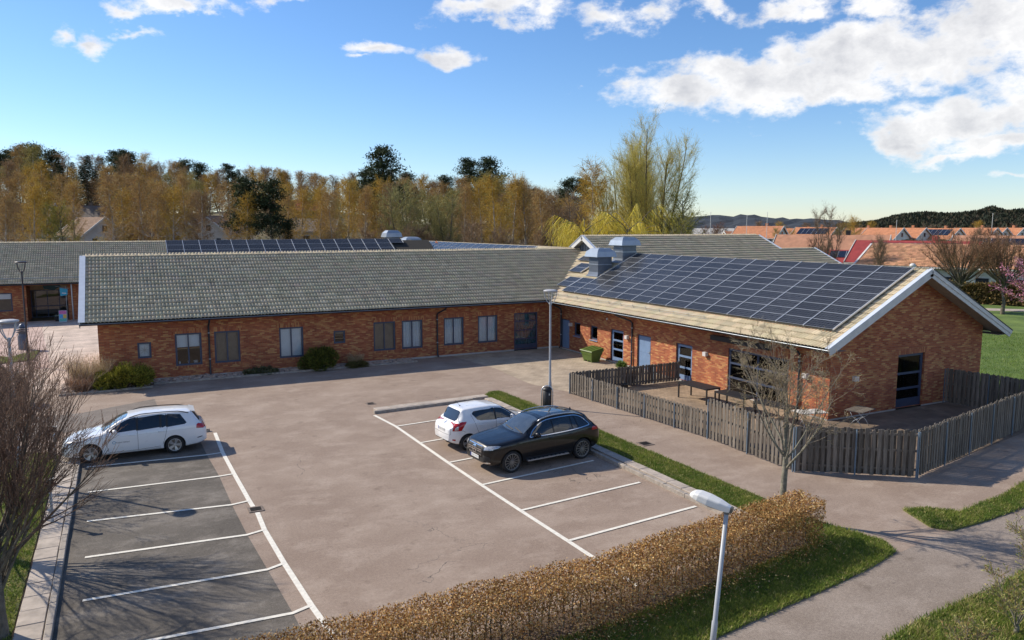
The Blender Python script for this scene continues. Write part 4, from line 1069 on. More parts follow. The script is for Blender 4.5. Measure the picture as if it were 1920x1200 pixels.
MB().add([(-34, 88, -.02), (32, 88, -.02), (32, 88, 3.5), (-34, 88, 3.5), (-34, 75.9, -.02), (-34, 75.9, 3.5), (32, 75.9, -.02), (32, 75.9, 3.5), (-34, ERY, ERZ - .1), (32, ERY, ERZ - .1)], [(3, 2, 1, 0), (0, 4, 5, 8, 3), (6, 1, 2, 9, 7)]).build('wall', BRICK, entr)
MB().box(bx0 - 3, bx1 + 3, 82.4, 82.6, -.02, 3.4).build('inner_wall', BEIGE, entr)
MB().tube([(bx1 + .35, 75.2, 0), (bx1 + .35, 75.2, 3.2)], .06, 8).build('porch_post', GALV, entr)
roofE = slab([(-34, EY, EZ), (31, EY, EZ), (31, ERY, ERZ), (-34, ERY, ERZ)], .12).build('roof', DECK, entr)
MB().add([(-34, ERY, ERZ - .02), (31, ERY, ERZ - .02), (31, 88.2, EZ), (-34, 88.2, EZ)], [(0, 1, 2, 3)]).build('back_slope', DECK, roofE)
tile_roof(roofE, (-34, EY - .05, EZ - .03), (1, 0, 0), (0, 1, ES), 60.5, (ERY - EY) * math.hypot(1, ES), lambda C: (C[:, 0] < -1) & (C[:, 0] > -19) | ((C[:, 0] >= -1) & (C[:, 2] > 4.6)), 300, seed=8, n=9)
ridge_caps(roofE, (-20, ERY, ERZ), (26.5, ERY, ERZ), single=False)
gutter(roofE, (-34, EY - .1, EZ - .05), (5, EY - .1, EZ - .05), (0, -1, 0), DARKPIPE)
sg = MB(); Ne = Vector((0, -ES, 1)).normalized()
for hgt in (.1, .2): sg.tube([Vector((-19, EY + .55, EZ + .27)) + Ne * hgt, Vector((0, EY + .55, EZ + .27)) + Ne * hgt], .018, 5)
sg.build('snow_guard', GALV, roofE)
cells = []
for k in range(15):
    for j in range(3): cells.append((1.487 * k, j * 1.0))
cells.append((15 * 1.487, 2.0))
nE = math.hypot(1, ES)
solar_array('row of grey solar panels along the roof ridge of the rear entrance wing', (3.95, EY + (78.9 - EY), EZ + (78.9 - EY) * ES), (1, 0, 0), (0, 1, ES), cells, pw=1.487, ph=.985, lift=.15)

# the parallel wing behind, its pale solar roof seen at a low angle
rear = empty('rear_wing', (30, 70, 0)); tag(rear, 'rear roof wing with a pale glancing solar roof beyond the left ridge', 'building')
RXR, RZ, RS, RXE = 32.4, 6.25, .5, 26.4
roofN = slab([(RXE, 54, RZ - 3), (RXR, 54, RZ), (RXR, 104, RZ), (RXE, 104, RZ - 3)], .12).build('roof', DECK, rear)
MB().add([(RXR, 54, RZ - .02), (38.4, 54, RZ - 3), (38.4, 104, RZ - 3), (RXR, 104, RZ - .02)], [(0, 1, 2, 3)]).build('back_slope', DECK, roofN)
MB().box(27.2, 37.6, 54.6, 103, -.02, 3.3).build('wall', BRICK, rear)
MB().add([(27.2, 54.6, 3.3), (37.6, 54.6, 3.3), (RXR, 54.6, RZ - .15)], [(0, 1, 2)]).build('gable', BRICK, rear)
tile_roof(roofN, (RXE, 104, RZ - 3), (0, -1, 0), (1, 0, RS), 50, 6 * math.hypot(1, RS), lambda C: C[:, 0] > 29.6, 0, seed=9, n=7)
ridge_caps(roofN, (RXR, 54, RZ), (RXR, 104, RZ), single=False)
cells = [(1.55 * k, 3.6 + j) for k in range(24) for j in range(3)]
solar_array('pale solar array lying flat on the rear wing roof beyond the long ridge', (RXE, 95.5, RZ - 3), (0, -1, 0), (1, 0, RS), cells, pw=1.55, ph=.98, lift=.10)
ventilator(32.6, 99.5, 5.9, 6.6, 7.5, parent=rear, s=.8, c=1.15); ventilator(33.2, 93.5, 5.6, 6.2, 6.7, parent=rear, s=.8, c=1.1)
# ---------------------------------------------------------------- cars
def carpaint(name, c, rough=.28):
    m, nt, b = nmat(name); N, L = nt.nodes, nt.links
    b.inputs['Base Color'].default_value = c + (1,); b.inputs['Roughness'].default_value = rough
    b.inputs['Coat Weight'].default_value = 1.0; b.inputs['Coat Roughness'].default_value = .025
    n = N.new('ShaderNodeTexNoise'); n.inputs['Scale'].default_value = 5; n.inputs['Detail'].default_value = 6
    tc = N.new('ShaderNodeTexCoord'); L.new(tc.outputs['Object'], n.inputs['Vector'])
    r = N.new('ShaderNodeMapRange'); L.new(n.outputs['Fac'], r.inputs['Value']); r.inputs['To Min'].default_value = rough * .7; r.inputs['To Max'].default_value = rough * 1.5
    L.new(r.outputs[0], b.inputs['Roughness'])
    return m
WPAINT = carpaint('white_paint', (.80, .81, .82)); BPAINT = carpaint('black_paint', (.004, .004, .005), .3); BPAINT.node_tree.nodes['Principled BSDF'].inputs['Coat Weight'].default_value = .55; BPAINT.node_tree.nodes['Principled BSDF'].inputs['Specular IOR Level'].default_value = .3
CGLASS = pm('car_glass', (.012, .014, .016), .04, .1, 3, spec=.8, coat=.5)
CGLASS_L = pm('windscreen_glass', (.05, .06, .065), .04, .3, 5, spec=1.0, coat=1.0)
RUBBER = pm('rubber', (.016, .016, .017), .8, .25, 12)
PLASTIC = pm('black_plastic', (.018, .018, .019), .55, .2, 20)
ALLOY = pm('alloy', (.55, .56, .58), .3, .08, 10, metal=.8); ALLOY_D = pm('dark_alloy', (.30, .29, .275), .35, .1, 10, metal=.7)
CHROME = pm('chrome', (.75, .76, .78), .12, .03, 5, metal=1.0)
REDL = pm('red_lens', (.42, .012, .015), .15, .2, 20, coat=.6); CLEARL = pm('clear_lens', (.45, .47, .5), .12, .35, 30, metal=.4, coat=.6)
PLATE = pm('number_plate', (.72, .72, .70), .5, .1, 25); EUBLUE = pm('plate_blue', (.02, .07, .35), .5, .05, 5); AMBER = pm('amber_lens', (.6, .25, .03), .2, .1, 9)
SHUT = pm('shut_line', (.02, .02, .022), .8, .1, 5)
DISC = pm('brake_disc', (.20, .19, .18), .4, .2, 20, metal=.8)

def smooth1(x, y, w):
    xs = np.linspace(x[0], x[-1], 400); ys = np.interp(xs, x, y); h = xs[1] - xs[0]; k = max(1, int(w / h))
    ker = np.hanning(2 * k + 3)[1:-1]; ker /= ker.sum()
    yp = np.r_[2 * ys[0] - ys[1:len(ker) // 2 + 1][::-1], ys, 2 * ys[-1] - ys[-len(ker) // 2:-1][::-1]] if 0 else np.pad(ys, len(ker) // 2, mode='edge')
    return lambda q: np.interp(q, xs, np.convolve(yp, ker, 'valid'))

def chaikin(p, n=2):
    p = np.array(p, float)
    for _ in range(n):
        q = [p[0]]
        for a, b in zip(p[:-1], p[1:]): q += [a * .75 + b * .25, a * .25 + b * .75]
        q.append(p[-1]); p = np.array(q)
    return p

class Car:
    """body lofted from side, plan and section curves; x runs from the nose (0) to the tail (L)"""
    def __init__(s, name, label, L, W, top, belt, plan, roofw, bot, wheels, wr, paint, loc, rz, arch=None):
        s.L, s.W, s.wheels, s.wr = L, W, wheels, wr
        s.root = empty(name, loc, rz); tag(s.root, label, 'car')
        ft, fb, fp, fr, fo = smooth1(*zip(*top), .07), smooth1(*zip(*belt), .12), smooth1(*zip(*plan), .10), smooth1(*zip(*roofw), .12), smooth1(*zip(*bot), .12)
        xs = np.unique(np.r_[0, .004, .015, .035, .07, .11, .16, .22, np.linspace(.3, L - .3, 74), L - .22, L - .16, L - .11, L - .07, L - .035, L - .015, L - .004, L])
        V = []; k = None
        for x in xs:
            t, be, w, rw, bo = float(ft(x)), float(fb(x)), float(fp(x)), float(fr(x)), float(fo(x))
            be = min(be, t - .03); g = t - be
            zm = bo + (be - bo) * .52
            sec = [(0, bo), (w * .80, bo), (w * .93, bo + .015), (w * .965, bo + .10), (w * .995, zm - .10), (w * 1.0, zm + .02), (w * .995, be - .14), (w * .975, be - .03), (w * .955, be)]
            if g > .22: sec += [(rw + (w * .95 - rw) * .55, be + g * .45), (rw + .015, t - .10), (rw - .03, t - .035), (rw * .80, t - .010), (0, t)]
            else: sec += [(w * .945, be + g * .12), (w * .92, be + g * .35), (w * .82, be + g * .72), (w * .55, t - .012 * min(1, g / .1)), (0, t)]
            sec = chaikin(sec, 2)
            full = np.r_[sec, np.c_[-sec[::-1][1:-1, 0], sec[::-1][1:-1, 1]]]
            # pull the end sections in towards the bumper centre so the ends round off
            e = min(x, L - x); f = 1 - (1 - min(1, e / .11)) ** 2 * .10
            cz = bo + (be - bo) * .45
            for y, z in full: V.append((x, y * f, cz + (z - cz) * (f if z > cz else f * .99 + .01)))
            k = len(full)
        F = [(i * k + j, i * k + (j + 1) % k, (i + 1) * k + (j + 1) % k, (i + 1) * k + j) for i in range(len(xs) - 1) for j in range(k)]
        F += [tuple(range(k - 1, -1, -1)), tuple((len(xs) - 1) * k + j for j in range(k))]
        F = [f[::-1] for f in F]
        bm = bmesh.new(); vv = [bm.verts.new(p) for p in V]
        for f in F:
            try: bm.faces.new([vv[i] for i in f])
            except ValueError: pass
        bmesh.ops.recalc_face_normals(bm, faces=bm.faces)
        me = bpy.data.meshes.new('body'); bm.to_mesh(me)
        s.bvh = BVHTree.FromBMesh(bm); bm.free()
        ob = bpy.data.objects.new('body', me); col.objects.link(ob)
        # wheel arches cut out of the body
        cut = MB(); ar = arch or wr + .045
        for wx in wheels:
            for sgn in (-1, 1): cut.lathe([(0, -.001), (ar, -.001), (ar, .34), (0, .34)], (wx, (W / 2 - .28) if sgn > 0 else -(W / 2 + .06), wr), 40, 'y')
        bc = bmesh.new(); cm_ = bpy.data.meshes.new('cut'); cm_.from_pydata(cut.v, [], cut.f); bc.from_mesh(cm_)
        bmesh.ops.remove_doubles(bc, verts=bc.verts, dist=1e-5); bmesh.ops.recalc_face_normals(bc, faces=bc.faces); bc.to_mesh(cm_); bc.free()
        co = bpy.data.objects.new('cut', cm_); col.objects.link(co)
        md = ob.modifiers.new('b', 'BOOLEAN'); md.operation = 'DIFFERENCE'; md.object = co; md.solver = 'EXACT'
        dg = bpy.context.evaluated_depsgraph_get(); nm = bpy.data.meshes.new_from_object(ob.evaluated_get(dg))
        ob.modifiers.clear(); ob.data = nm; bpy.data.objects.remove(co)
        nm.materials.clear(); nm.materials.append(paint); nm.materials.append(PLASTIC)
        mi = np.zeros(len(nm.polygons), np.int32)
        for p in nm.polygons:
            c = p.center
            for wx in wheels:
                rr = math.hypot(c.x - wx, c.z - wr)
                if rr < ar + .004 and abs(c.y) < W / 2 - .005 and abs(p.normal.y) < .9 or (rr < ar - .002 and abs(abs(c.y) - (W / 2 - .28)) < .01): mi[p.index] = 1
        nm.polygons.foreach_set('material_index', mi); nm.polygons.foreach_set('use_smooth', np.ones(len(nm.polygons), bool))
        try: nm.set_sharp_from_angle(angle=R(38))
        except Exception: pass
        ob.parent = s.root; s.body = ob
    def decal(s, name, poly, mode, mat, off=.004, rows=10, cols=10, parent=None, smooth=True, thick=0):
        """a panel that follows the body: outline in side (x,z), top (x,y), front or rear (y,z) view"""
        P = np.array(poly, float); v0, v1 = P[:, 1].min(), P[:, 1].max(); G = []; n = len(P)
        for i in range(rows + 1):
            v = v0 + (v1 - v0) * (.0015 + .997 * i / rows); xsn = []
            for a in range(n):
                (x1, y1), (x2, y2) = P[a], P[(a + 1) % n]
                if (y1 > v) != (y2 > v): xsn.append(x1 + (x2 - x1) * (v - y1) / (y2 - y1))
            lo, hi = min(xsn), max(xsn)
            for j in range(cols + 1): G.append((lo + (hi - lo) * j / cols, v))
        V = []
        for (a, b) in G:
            if mode in ('left', 'right'):
                sg = 1 if mode == 'left' else -1; o, d = Vector((a, 3 * sg, b)), Vector((0, -sg, 0))
            elif mode == 'top': o, d = Vector((a, b, 4)), Vector((0, 0, -1))
            elif mode == 'front': o, d = Vector((-3, a, b)), Vector((1, 0, 0))
            else: o, d = Vector((s.L + 3, a, b)), Vector((-1, 0, 0))
            h, nn, _, _ = s.bvh.ray_cast(o, d)
            if h is None: h, nn, _, _ = s.bvh.find_nearest(o + d * (3 + (.0 if mode in ('front', 'rear') else -.9)))
            if nn.dot(d) > 0: nn = -nn
            V.append(h + nn * off)
        w = cols + 1
        F = [(i * w + j, i * w + j + 1, (i + 1) * w + j + 1, (i + 1) * w + j) for i in range(rows) for j in range(cols)]
        o = mesh_obj(name, V, F, mat, parent or s.root, False, smooth)
        return o
    def both(s, name, poly, mat, **k):
        for m in ('left', 'right'): s.decal(name, poly, m, mat, **k)
    def strip(s, name, pts, w, mode, mat, off=.003, parent=None, rows=1):
        """thin line following the body (shut lines, trims)"""
        Q = chaikin(pts, 2) if len(pts) > 2 else np.array([np.array(pts[0]) + (np.array(pts[1]) - np.array(pts[0])) * t for t in np.linspace(0, 1, 9)])
        V = []; F = []
        for i, p in enumerate(Q):
            t = Q[min(i + 1, len(Q) - 1)] - Q[max(i - 1, 0)]; t = t / (np.linalg.norm(t) or 1); nn_ = np.array([-t[1], t[0]]) * w / 2
            for c in (p + nn_, p - nn_):
                a, b = c
                if mode in ('left', 'right'): sg = 1 if mode == 'left' else -1; o, d = Vector((a, 3 * sg, b)), Vector((0, -sg, 0))
                elif mode == 'top': o, d = Vector((a, b, 4)), Vector((0, 0, -1))
                elif mode == 'front': o, d = Vector((-3, a, b)), Vector((1, 0, 0))
                else: o, d = Vector((s.L + 3, a, b)), Vector((-1, 0, 0))
                h, n_, _, _ = s.bvh.ray_cast(o, d)
                if h is None: h, n_, _, _ = s.bvh.find_nearest(o + d * 2.1)
                if n_.dot(d) > 0: n_ = -n_
                V.append(h + n_ * off)
        for i in range(len(Q) - 1): F.append((2 * i, 2 * i + 1, 2 * i + 3, 2 * i + 2))
        return mesh_obj(name, V, F, mat, parent or s.root, False)
    def side_y(s, x, z):
        h, n, _, _ = s.bvh.ray_cast(Vector((x, 3, z)), Vector((0, -1, 0))); return h.y if h else s.W / 2
    def wheelset(s, spokes, rim, spoke_w=.05, wid=.21, dark=None, rimr=None):
        r = s.wr; rr = rimr or r * .70
        def make():
            e = None
            t = MB().lathe([(rr, -wid / 2 + .02), (rr + .02, -wid / 2), (r - .03, -wid / 2 + .005), (r - .006, -wid / 2 + .03), (r, 0), (r - .006, wid / 2 - .03), (r - .03, wid / 2 - .005), (rr + .02, wid / 2), (rr, wid / 2 - .02)], (0, 0, 0), 36, 'y')
            b = MB().lathe([(rr + .002, -wid / 2 + .02), (rr - .012, -wid / 2 + .012), (rr - .02, -wid / 2 + .03), (rr - .025, wid / 2 - .03)], (0, 0, 0), 36, 'y')
            sp = MB()
            for k in range(spokes):
                a = 2 * math.pi * k / spokes; c, si = math.cos(a), math.sin(a)
                for off in ((-1, 1) if spokes <= 6 else (0,)):
                    a2 = a + off * .16; a1 = a + off * .10
                    p = Vector((math.cos(a1) * .05, -wid / 2 + .045, math.sin(a1) * .05)); q = Vector((math.cos(a2) * (rr - .012), -wid / 2 + .026, math.sin(a2) * (rr - .012)))
                    sp.beam(p, q, spoke_w, .022, (0, 1, 0))
            sp.lathe([(0, -wid / 2 + .022), (.045, -wid / 2 + .024), (.06, -wid / 2 + .045)], (0, 0, 0), 16, 'y')
            dk = MB().lathe([(0, -wid / 2 + .085), (rr - .03, -wid / 2 + .085)], (0, 0, 0), 24, 'y')
            return t, b, sp, dk
        t, b, sp, dk = make(); protos = None
        for wx in s.wheels:
            for sgn in (-1, 1):
                if protos is None:
                    w = mesh_obj('wheel', t.v, t.f, RUBBER, s.root, False, True)
                    pr = [mesh_obj('rim', b.v, b.f, rim, w, False, True), mesh_obj('spokes', sp.v, sp.f, rim, w, False), mesh_obj('brake_disc', dk.v, dk.f, dark or PLASTIC, w, False)]
                    protos = (w, pr)
                else:
                    w = link_copy(protos[0], s.root)
                    for p in protos[1]: link_copy(p, w)
                w.location = (wx, sgn * (s.W / 2 - wid / 2 - .012), s.wr); w.rotation_euler = (0, rnd.uniform(0, 1.2), 0 if sgn < 0 else math.pi)
    def mirror(s, x, z, mat, sz=1.0):
        for sg in (-1, 1):
            y = s.side_y(x, z) * sg; m = MB(); n = 10; V = []; F = []
            prof = [(0, .0), (.02, .07), (.07, .1), (.13, .095), (.19, .06), (.21, .0)]
            for (yy, ra) in prof:
                for j in range(n):
                    a = 2 * math.pi * j / n; V.append((x + math.cos(a) * ra * .75 * sz + yy * .15, y + sg * (yy + .02) * sz, z + math.sin(a) * ra * .85 * sz))
            for i in range(len(prof) - 1):
                for j in range(n): F.append((i * n + j, i * n + (j + 1) % n, (i + 1) * n + (j + 1) % n, (i + 1) * n + j))
            mr = mesh_obj('wing_mirror', V, F, mat, s.root, False, True)
            MB().box(x + .062 * sz, x + .078 * sz, min(y + sg * .05, y + sg * .19), max(y + sg * .05, y + sg * .19), z - .06, z + .06).build('mirror_glass', CHROME, mr, False)
    def handle(s, x, z, mat, w=.17):
        for sg in (-1, 1):
            y = s.side_y(x, z) * sg; MB().tube([(x - w / 2, y, z), (x - w / 2 + .02, y + sg * .03, z), (x + w / 2 - .02, y + sg * .03, z), (x + w / 2, y, z)], .014, 6).build('door_handle', mat, s.root, False, True)
    def rails(s, x0, x1, yf, mat, h=.045, rad=.016):
        for sg in (-1, 1):
            pts = []
            for t in np.linspace(0, 1, 12):
                x = x0 + (x1 - x0) * t; hh, n, _, _ = s.bvh.ray_cast(Vector((x, sg * yf, 4)), Vector((0, 0, -1)))
                pts.append(hh + Vector((0, 0, h * min(1, min(t, 1 - t) * 7))))
            MB().tube(pts, rad, 6).build('roof_rail', mat, s.root, False, True)
    def plate(s, mode, z, y0=0.0, w=.52, h=.11, off=.012):
        p = s.decal('number_plate', [(y0 - w / 2, z - h / 2), (y0 + w / 2, z - h / 2), (y0 + w / 2, z + h / 2), (y0 - w / 2, z + h / 2)], mode, PLATE, off, 2, 4)
        sg = 1 if mode == 'rear' else -1
        s.decal('plate_band', [(y0 - w / 2, z - h / 2), (y0 - w / 2 + .045, z - h / 2), (y0 - w / 2 + .045, z + h / 2), (y0 - w / 2, z + h / 2)] if mode == 'rear' else [(y0 + w / 2 - .045, z - h / 2), (y0 + w / 2, z - h / 2), (y0 + w / 2, z + h / 2), (y0 + w / 2 - .045, z + h / 2)], mode, EUBLUE, off + .002, 2, 2, p)
        for k in range(6):      # dark, unreadable character blocks
            a = y0 - w / 2 + .085 + k * .066 + (.03 if k > 2 else 0)
            if mode == 'front': a -= .045
            s.decal('plate_character', [(a, z - h * .28), (a + .035, z - h * .28), (a + .035, z + h * .28), (a, z + h * .28)], mode, GREYPAINT, off + .002, 1, 1, p)

# --- white estate car (faces the left kerb)
L = 4.57
wagon = Car('estate_car', 'white estate car parked alone in the left bay nose to the kerb', L, 1.80,
    top=[(0, .62), (.03, .70), (.25, .79), (.7, .885), (1.15, .965), (1.22, .99), (1.75, 1.30), (2.05, 1.425), (2.5, 1.47), (3.1, 1.475), (3.7, 1.455), (4.05, 1.425), (4.12, 1.395), (4.38, 1.02), (4.50, .93), (4.57, .80)],
    belt=[(0, .60), (.3, .74), (1.0, .86), (1.6, .90), (2.6, .925), (3.6, .965), (4.2, .97), (4.57, .78)],
    plan=[(0, .58), (.06, .66), (.2, .77), (.45, .855), (.8, .893), (1.5, .90), (3.3, .90), (3.9, .885), (4.25, .85), (4.45, .79), (4.57, .70)],
    roofw=[(0, .5), (1.1, .68), (1.5, .64), (2.0, .60), (2.6, .605), (3.6, .60), (4.1, .575), (4.57, .6)],
    bot=[(0, .26), (.15, .21), (.6, .20), (3.9, .21), (4.3, .25), (4.57, .34)],
    wheels=(.87, 3.50), wr=.315, paint=WPAINT, loc=(-2.13, 29.93, 0), rz=R(-1.5))
c = wagon
side = [(1.40, .955), (1.55, .94), (2.30, .955), (2.30, 1.385), (2.10, 1.355), (1.88, 1.265), (1.64, 1.12)]
c.both('side_window', side, CGLASS); c.both('side_window', [(2.36, .957), (3.05, .975), (3.05, 1.40), (2.36, 1.39)], CGLASS)
c.both('side_window', [(3.10, .977), (3.25, .98), (3.25, 1.395), (3.10, 1.40)], CGLASS)
c.both('side_window', [(3.30, .98), (3.80, 1.0), (3.93, 1.05), (3.72, 1.355), (3.62, 1.38), (3.30, 1.392)], CGLASS)
c.both('window_pillar', [(2.295, .957), (2.365, .957), (2.365, 1.388), (2.295, 1.384)], PLASTIC, off=.005)
c.both('window_pillar', [(3.04, .976), (3.11, .978), (3.11, 1.40), (3.04, 1.40)], PLASTIC, off=.005)
c.both('window_pillar', [(3.245, .98), (3.305, .98), (3.305, 1.392), (3.245, 1.395)], PLASTIC, off=.005)
c.decal('windscreen', [(1.27, -.62), (1.20, -.3), (1.18, 0), (1.20, .3), (1.27, .62), (1.98, .50), (2.03, .25), (2.04, 0), (2.03, -.25), (1.98, -.50)], 'top', CGLASS_L, .004, 16, 14)
c.strip('wiper', [(1.25, -.5), (1.3, .0)], .03, 'top', PLASTIC, .015); c.strip('wiper', [(1.25, -.02), (1.3, .5)], .03, 'top', PLASTIC, .015)
c.decal('rear_window', [(-.56, 1.04), (.56, 1.04), (.50, 1.34), (.45, 1.37), (-.45, 1.37), (-.50, 1.34)], 'rear', CGLASS)
for pts in ([(1.43, .30), (1.36, .6), (1.40, .94)], [(2.33, .26), (2.34, .6), (2.33, .95)], [(3.12, .40), (3.20, .62), (3.28, .97)]):
    for sd_ in ('left', 'right'): c.strip('shut_line', pts, .009, sd_, SHUT)
for sd_ in ('left', 'right'):
    c.strip('shut_line', [(1.45, .30), (2.3, .28), (3.05, .33)], .01, sd_, SHUT); c.strip('crease_shading', [(1.0, .80), (2.2, .82), (3.6, .845), (4.2, .85)], .008, sd_, pm('crease_shade', (.55, .56, .57), .4, .02, 2) if 'crease_shade' not in MATS else MATS['crease_shade'])  # greyer strip puts the shade of the flank crease into colour
    c.strip('sill_trim', [(1.30, .245), (2.2, .24), (3.05, .25)], .05, sd_, PLASTIC, .003)
    c.strip('shut_line', [(.35, .80), (.8, .845), (1.22, .90)], .008, sd_, SHUT)
c.both('tail_light', [(4.22, .84), (4.47, .80), (4.46, .95), (4.30, .985), (4.24, .96)], REDL, off=.006)
c.decal('tail_light', [(.40, .82), (.74, .82), (.72, .96), (.40, .95)], 'rear', REDL, .006); c.decal('tail_light', [(-.74, .82), (-.40, .82), (-.40, .95), (-.72, .96)], 'rear', REDL, .006)
c.both('headlight', [(.10, .645), (.52, .70), (.62, .765), (.30, .75), (.12, .71)], CLEARL, off=.006)
c.decal('grille', [(-.5, .60), (.5, .60), (.5, .68), (-.5, .68)], 'front', PLASTIC, .006); c.decal('lower_grille', [(-.55, .28), (.55, .28), (.48, .46), (-.48, .46)], 'front', PLASTIC, .006)
c.strip('grille_trim', [(-.5, .64), (.5, .64)], .014, 'front', CHROME, .01)
c.plate('front', .50); c.plate('rear', .66)
c.both('bumper_reflector', [(4.25, .47), (4.42, .50), (4.42, .53), (4.25, .50)], PLASTIC, off=.006)
for sg in (-1, 1): c.strip('shut_line', [(.16, .52 * sg), (.6, .70 * sg), (1.2, .76 * sg)], .009, 'top', SHUT, .003)
c.wheelset(5, ALLOY, .045, .205, DISC); c.mirror(1.62, 1.0, WPAINT); c.handle(2.15, .83, WPAINT); c.handle(3.08, .855, WPAINT); c.rails(2.1, 4.0, .575, PLASTIC, .05)
MB().add([(4.05, -.50, 1.425), (4.05, .50, 1.425), (4.22, .46, 1.385), (4.22, -.46, 1.385), (4.05, -.50, 1.395), (4.05, .50, 1.395), (4.21, .46, 1.37), (4.21, -.46, 1.37)], [(0, 1, 2, 3), (7, 6, 5, 4), (3, 2, 6, 7), (0, 3, 7, 4), (1, 5, 6, 2)]).build('roof_spoiler', WPAINT, c.root, False)
# lettering on the front door, with the small round emblem
def lettering(txt, size, mat, parent, fx, name='lettering'):
    cu = bpy.data.curves.new('t', 'FONT'); cu.body = txt; cu.size = size; cu.extrude = 0; cu.resolution_u = 2
    ob = bpy.data.objects.new('t', cu); col.objects.link(ob)
    me = bpy.data.meshes.new_from_object(ob.evaluated_get(bpy.context.evaluated_depsgraph_get())); bpy.data.objects.remove(ob)
    vs = [fx(v.co.x, v.co.y) for v in me.vertices]; fs = [tuple(p.vertices) for p in me.polygons]
    return mesh_obj(name, vs, fs, mat, parent, False)
def on_side(x0, z0, sgn):
    def f(u, v):
        x = x0 + u * sgn; z = z0 + v
        h, n, _, _ = c.bvh.ray_cast(Vector((x, -3 if sgn < 0 else 3, z)), Vector((0, 1 if sgn < 0 else -1, 0)))
        return h + Vector((0, -.004 if sgn < 0 else .004, 0))
    return f
INK = pm('ink', (.03, .035, .05), .6, .05, 5); EMBL = pm('emblem_blue', (.12, .32, .48), .6, .1, 9)
# seen from outside on the car's left flank (the near side) the nose is to the left
def near(x0, z0):
    def f(u, v):
        h, n, _, _ = c.bvh.ray_cast(Vector((x0 + u, -3, z0 + v)), Vector((0, 1, 0))); return h + Vector((0, -.005, 0))
    return f
lettering('Region Halland', .068, INK, c.root, near(1.66, .60))
em = MB(); pts = []
for k in range(16): pts.append((1.595 + .045 * math.cos(k * math.pi / 8), .63 + .045 * math.sin(k * math.pi / 8)))
c.strip('emblem', pts + [pts[0]], .018, 'right', EMBL, .005)

# --- white hatchback (tail towards the lane)
L = 3.85
hatch = Car('hatchback_car', 'small white hatchback parked beside the black car with its tail to the lane', L, 1.695,
    top=[(0, .66), (.03, .74), (.25, .84), (.6, .93), (.95, 1.0), (1.05, 1.03), (1.5, 1.33), (1.72, 1.45), (2.2, 1.505), (2.8, 1.50), (3.25, 1.47), (3.33, 1.43), (3.55, 1.06), (3.66, .97), (3.80, .90), (3.85, .80)],
    belt=[(0, .62), (.3, .80), (.9, .92), (1.6, .96), (2.6, 1.0), (3.3, 1.03), (3.85, .86)],
    plan=[(0, .52), (.06, .61), (.2, .72), (.45, .80), (.75, .842), (1.4, .847), (2.9, .847), (3.25, .83), (3.55, .78), (3.75, .69), (3.85, .60)],
    roofw=[(0, .5), (.9, .64), (1.3, .62), (1.7, .59), (2.2, .595), (2.8, .58), (3.3, .55), (3.85, .55)],
    bot=[(0, .28), (.15, .22), (.6, .20), (3.2, .21), (3.6, .26), (3.85, .36)],
    wheels=(.76, 3.19), wr=.30, paint=WPAINT, loc=(10.02 + 3.85, 25.62, 0), rz=math.pi + R(5))
c = hatch
c.both('side_window', [(1.15, 1.0), (1.3, .985), (2.00, 1.0), (2.00, 1.40), (1.78, 1.37), (1.60, 1.30), (1.40, 1.17)], CGLASS)
c.both('side_window', [(2.06, 1.0), (2.78, 1.05), (2.98, 1.30), (2.86, 1.37), (2.06, 1.405)], CGLASS)
c.both('window_pillar', [(1.995, 1.0), (2.065, 1.0), (2.065, 1.403), (1.995, 1.40)], PLASTIC, off=.005)
c.decal('windscreen', [(1.08, -.58), (1.02, -.3), (1.0, 0), (1.02, .3), (1.08, .58), (1.66, .48), (1.70, .2), (1.71, 0), (1.70, -.2), (1.66, -.48)], 'top', CGLASS, .004, 16, 14)
c.both('windscreen_wrap', [(1.06, 1.03), (1.14, 1.01), (1.38, 1.18), (1.58, 1.31), (1.74, 1.385), (1.70, 1.40), (1.5, 1.30)], PLASTIC, off=.004)
c.decal('rear_window', [(-.44, 1.05), (.44, 1.05), (.52, 1.12), (.50, 1.36), (.44, 1.40), (-.44, 1.40), (-.50, 1.36), (-.52, 1.12)], 'rear', CGLASS, .005)
for sd_ in ('left', 'right'):
    c.strip('shut_line', [(1.12, .34), (1.08, .6), (1.14, .98)], .009, sd_, SHUT); c.strip('shut_line', [(2.03, .28), (2.04, .6), (2.03, .99)], .009, sd_, SHUT)
    c.strip('shut_line', [(2.72, .52), (2.82, .72), (2.92, 1.0), (3.02, 1.28)], .009, sd_, SHUT); c.strip('shut_line', [(1.15, .33), (2.0, .29), (2.7, .38)], .009, sd_, SHUT)
    c.strip('shut_line', [(3.30, .70), (3.45, .78), (3.72, .80)], .008, sd_, SHUT)
c.both('tail_light', [(3.46, .76), (3.76, .76), (3.73, .90), (3.62, 1.0), (3.40, 1.06), (3.24, 1.06), (3.34, .93)], REDL, off=.008)
c.both('reversing_light', [(3.56, .785), (3.70, .785), (3.66, .87), (3.56, .93)], CLEARL, off=.012)
c.both('headlight', [(.14, .70), (.5, .78), (.85, .96), (.6, .93), (.25, .83)], CLEARL, off=.006)
c.plate('rear', .74, .0, .5, .11); c.strip('tailgate_badge', [(-.035, .93), (.035, .96), (-.035, .97), (.035, 1.0)], .02, 'rear', CHROME, .008)
c.strip('shut_line', [(-.60, .62), (0, .60), (.60, .62)], .010, 'rear', SHUT); c.strip('shut_line', [(-.62, .62), (-.60, .8), (-.52, 1.03)], .009, 'rear', SHUT); c.strip('shut_line', [(.62, .62), (.60, .8), (.52, 1.03)], .009, 'rear', SHUT)
c.both('rear_reflector', [(3.66, .40), (3.76, .42), (3.76, .47), (3.66, .46)], REDL, off=.006)
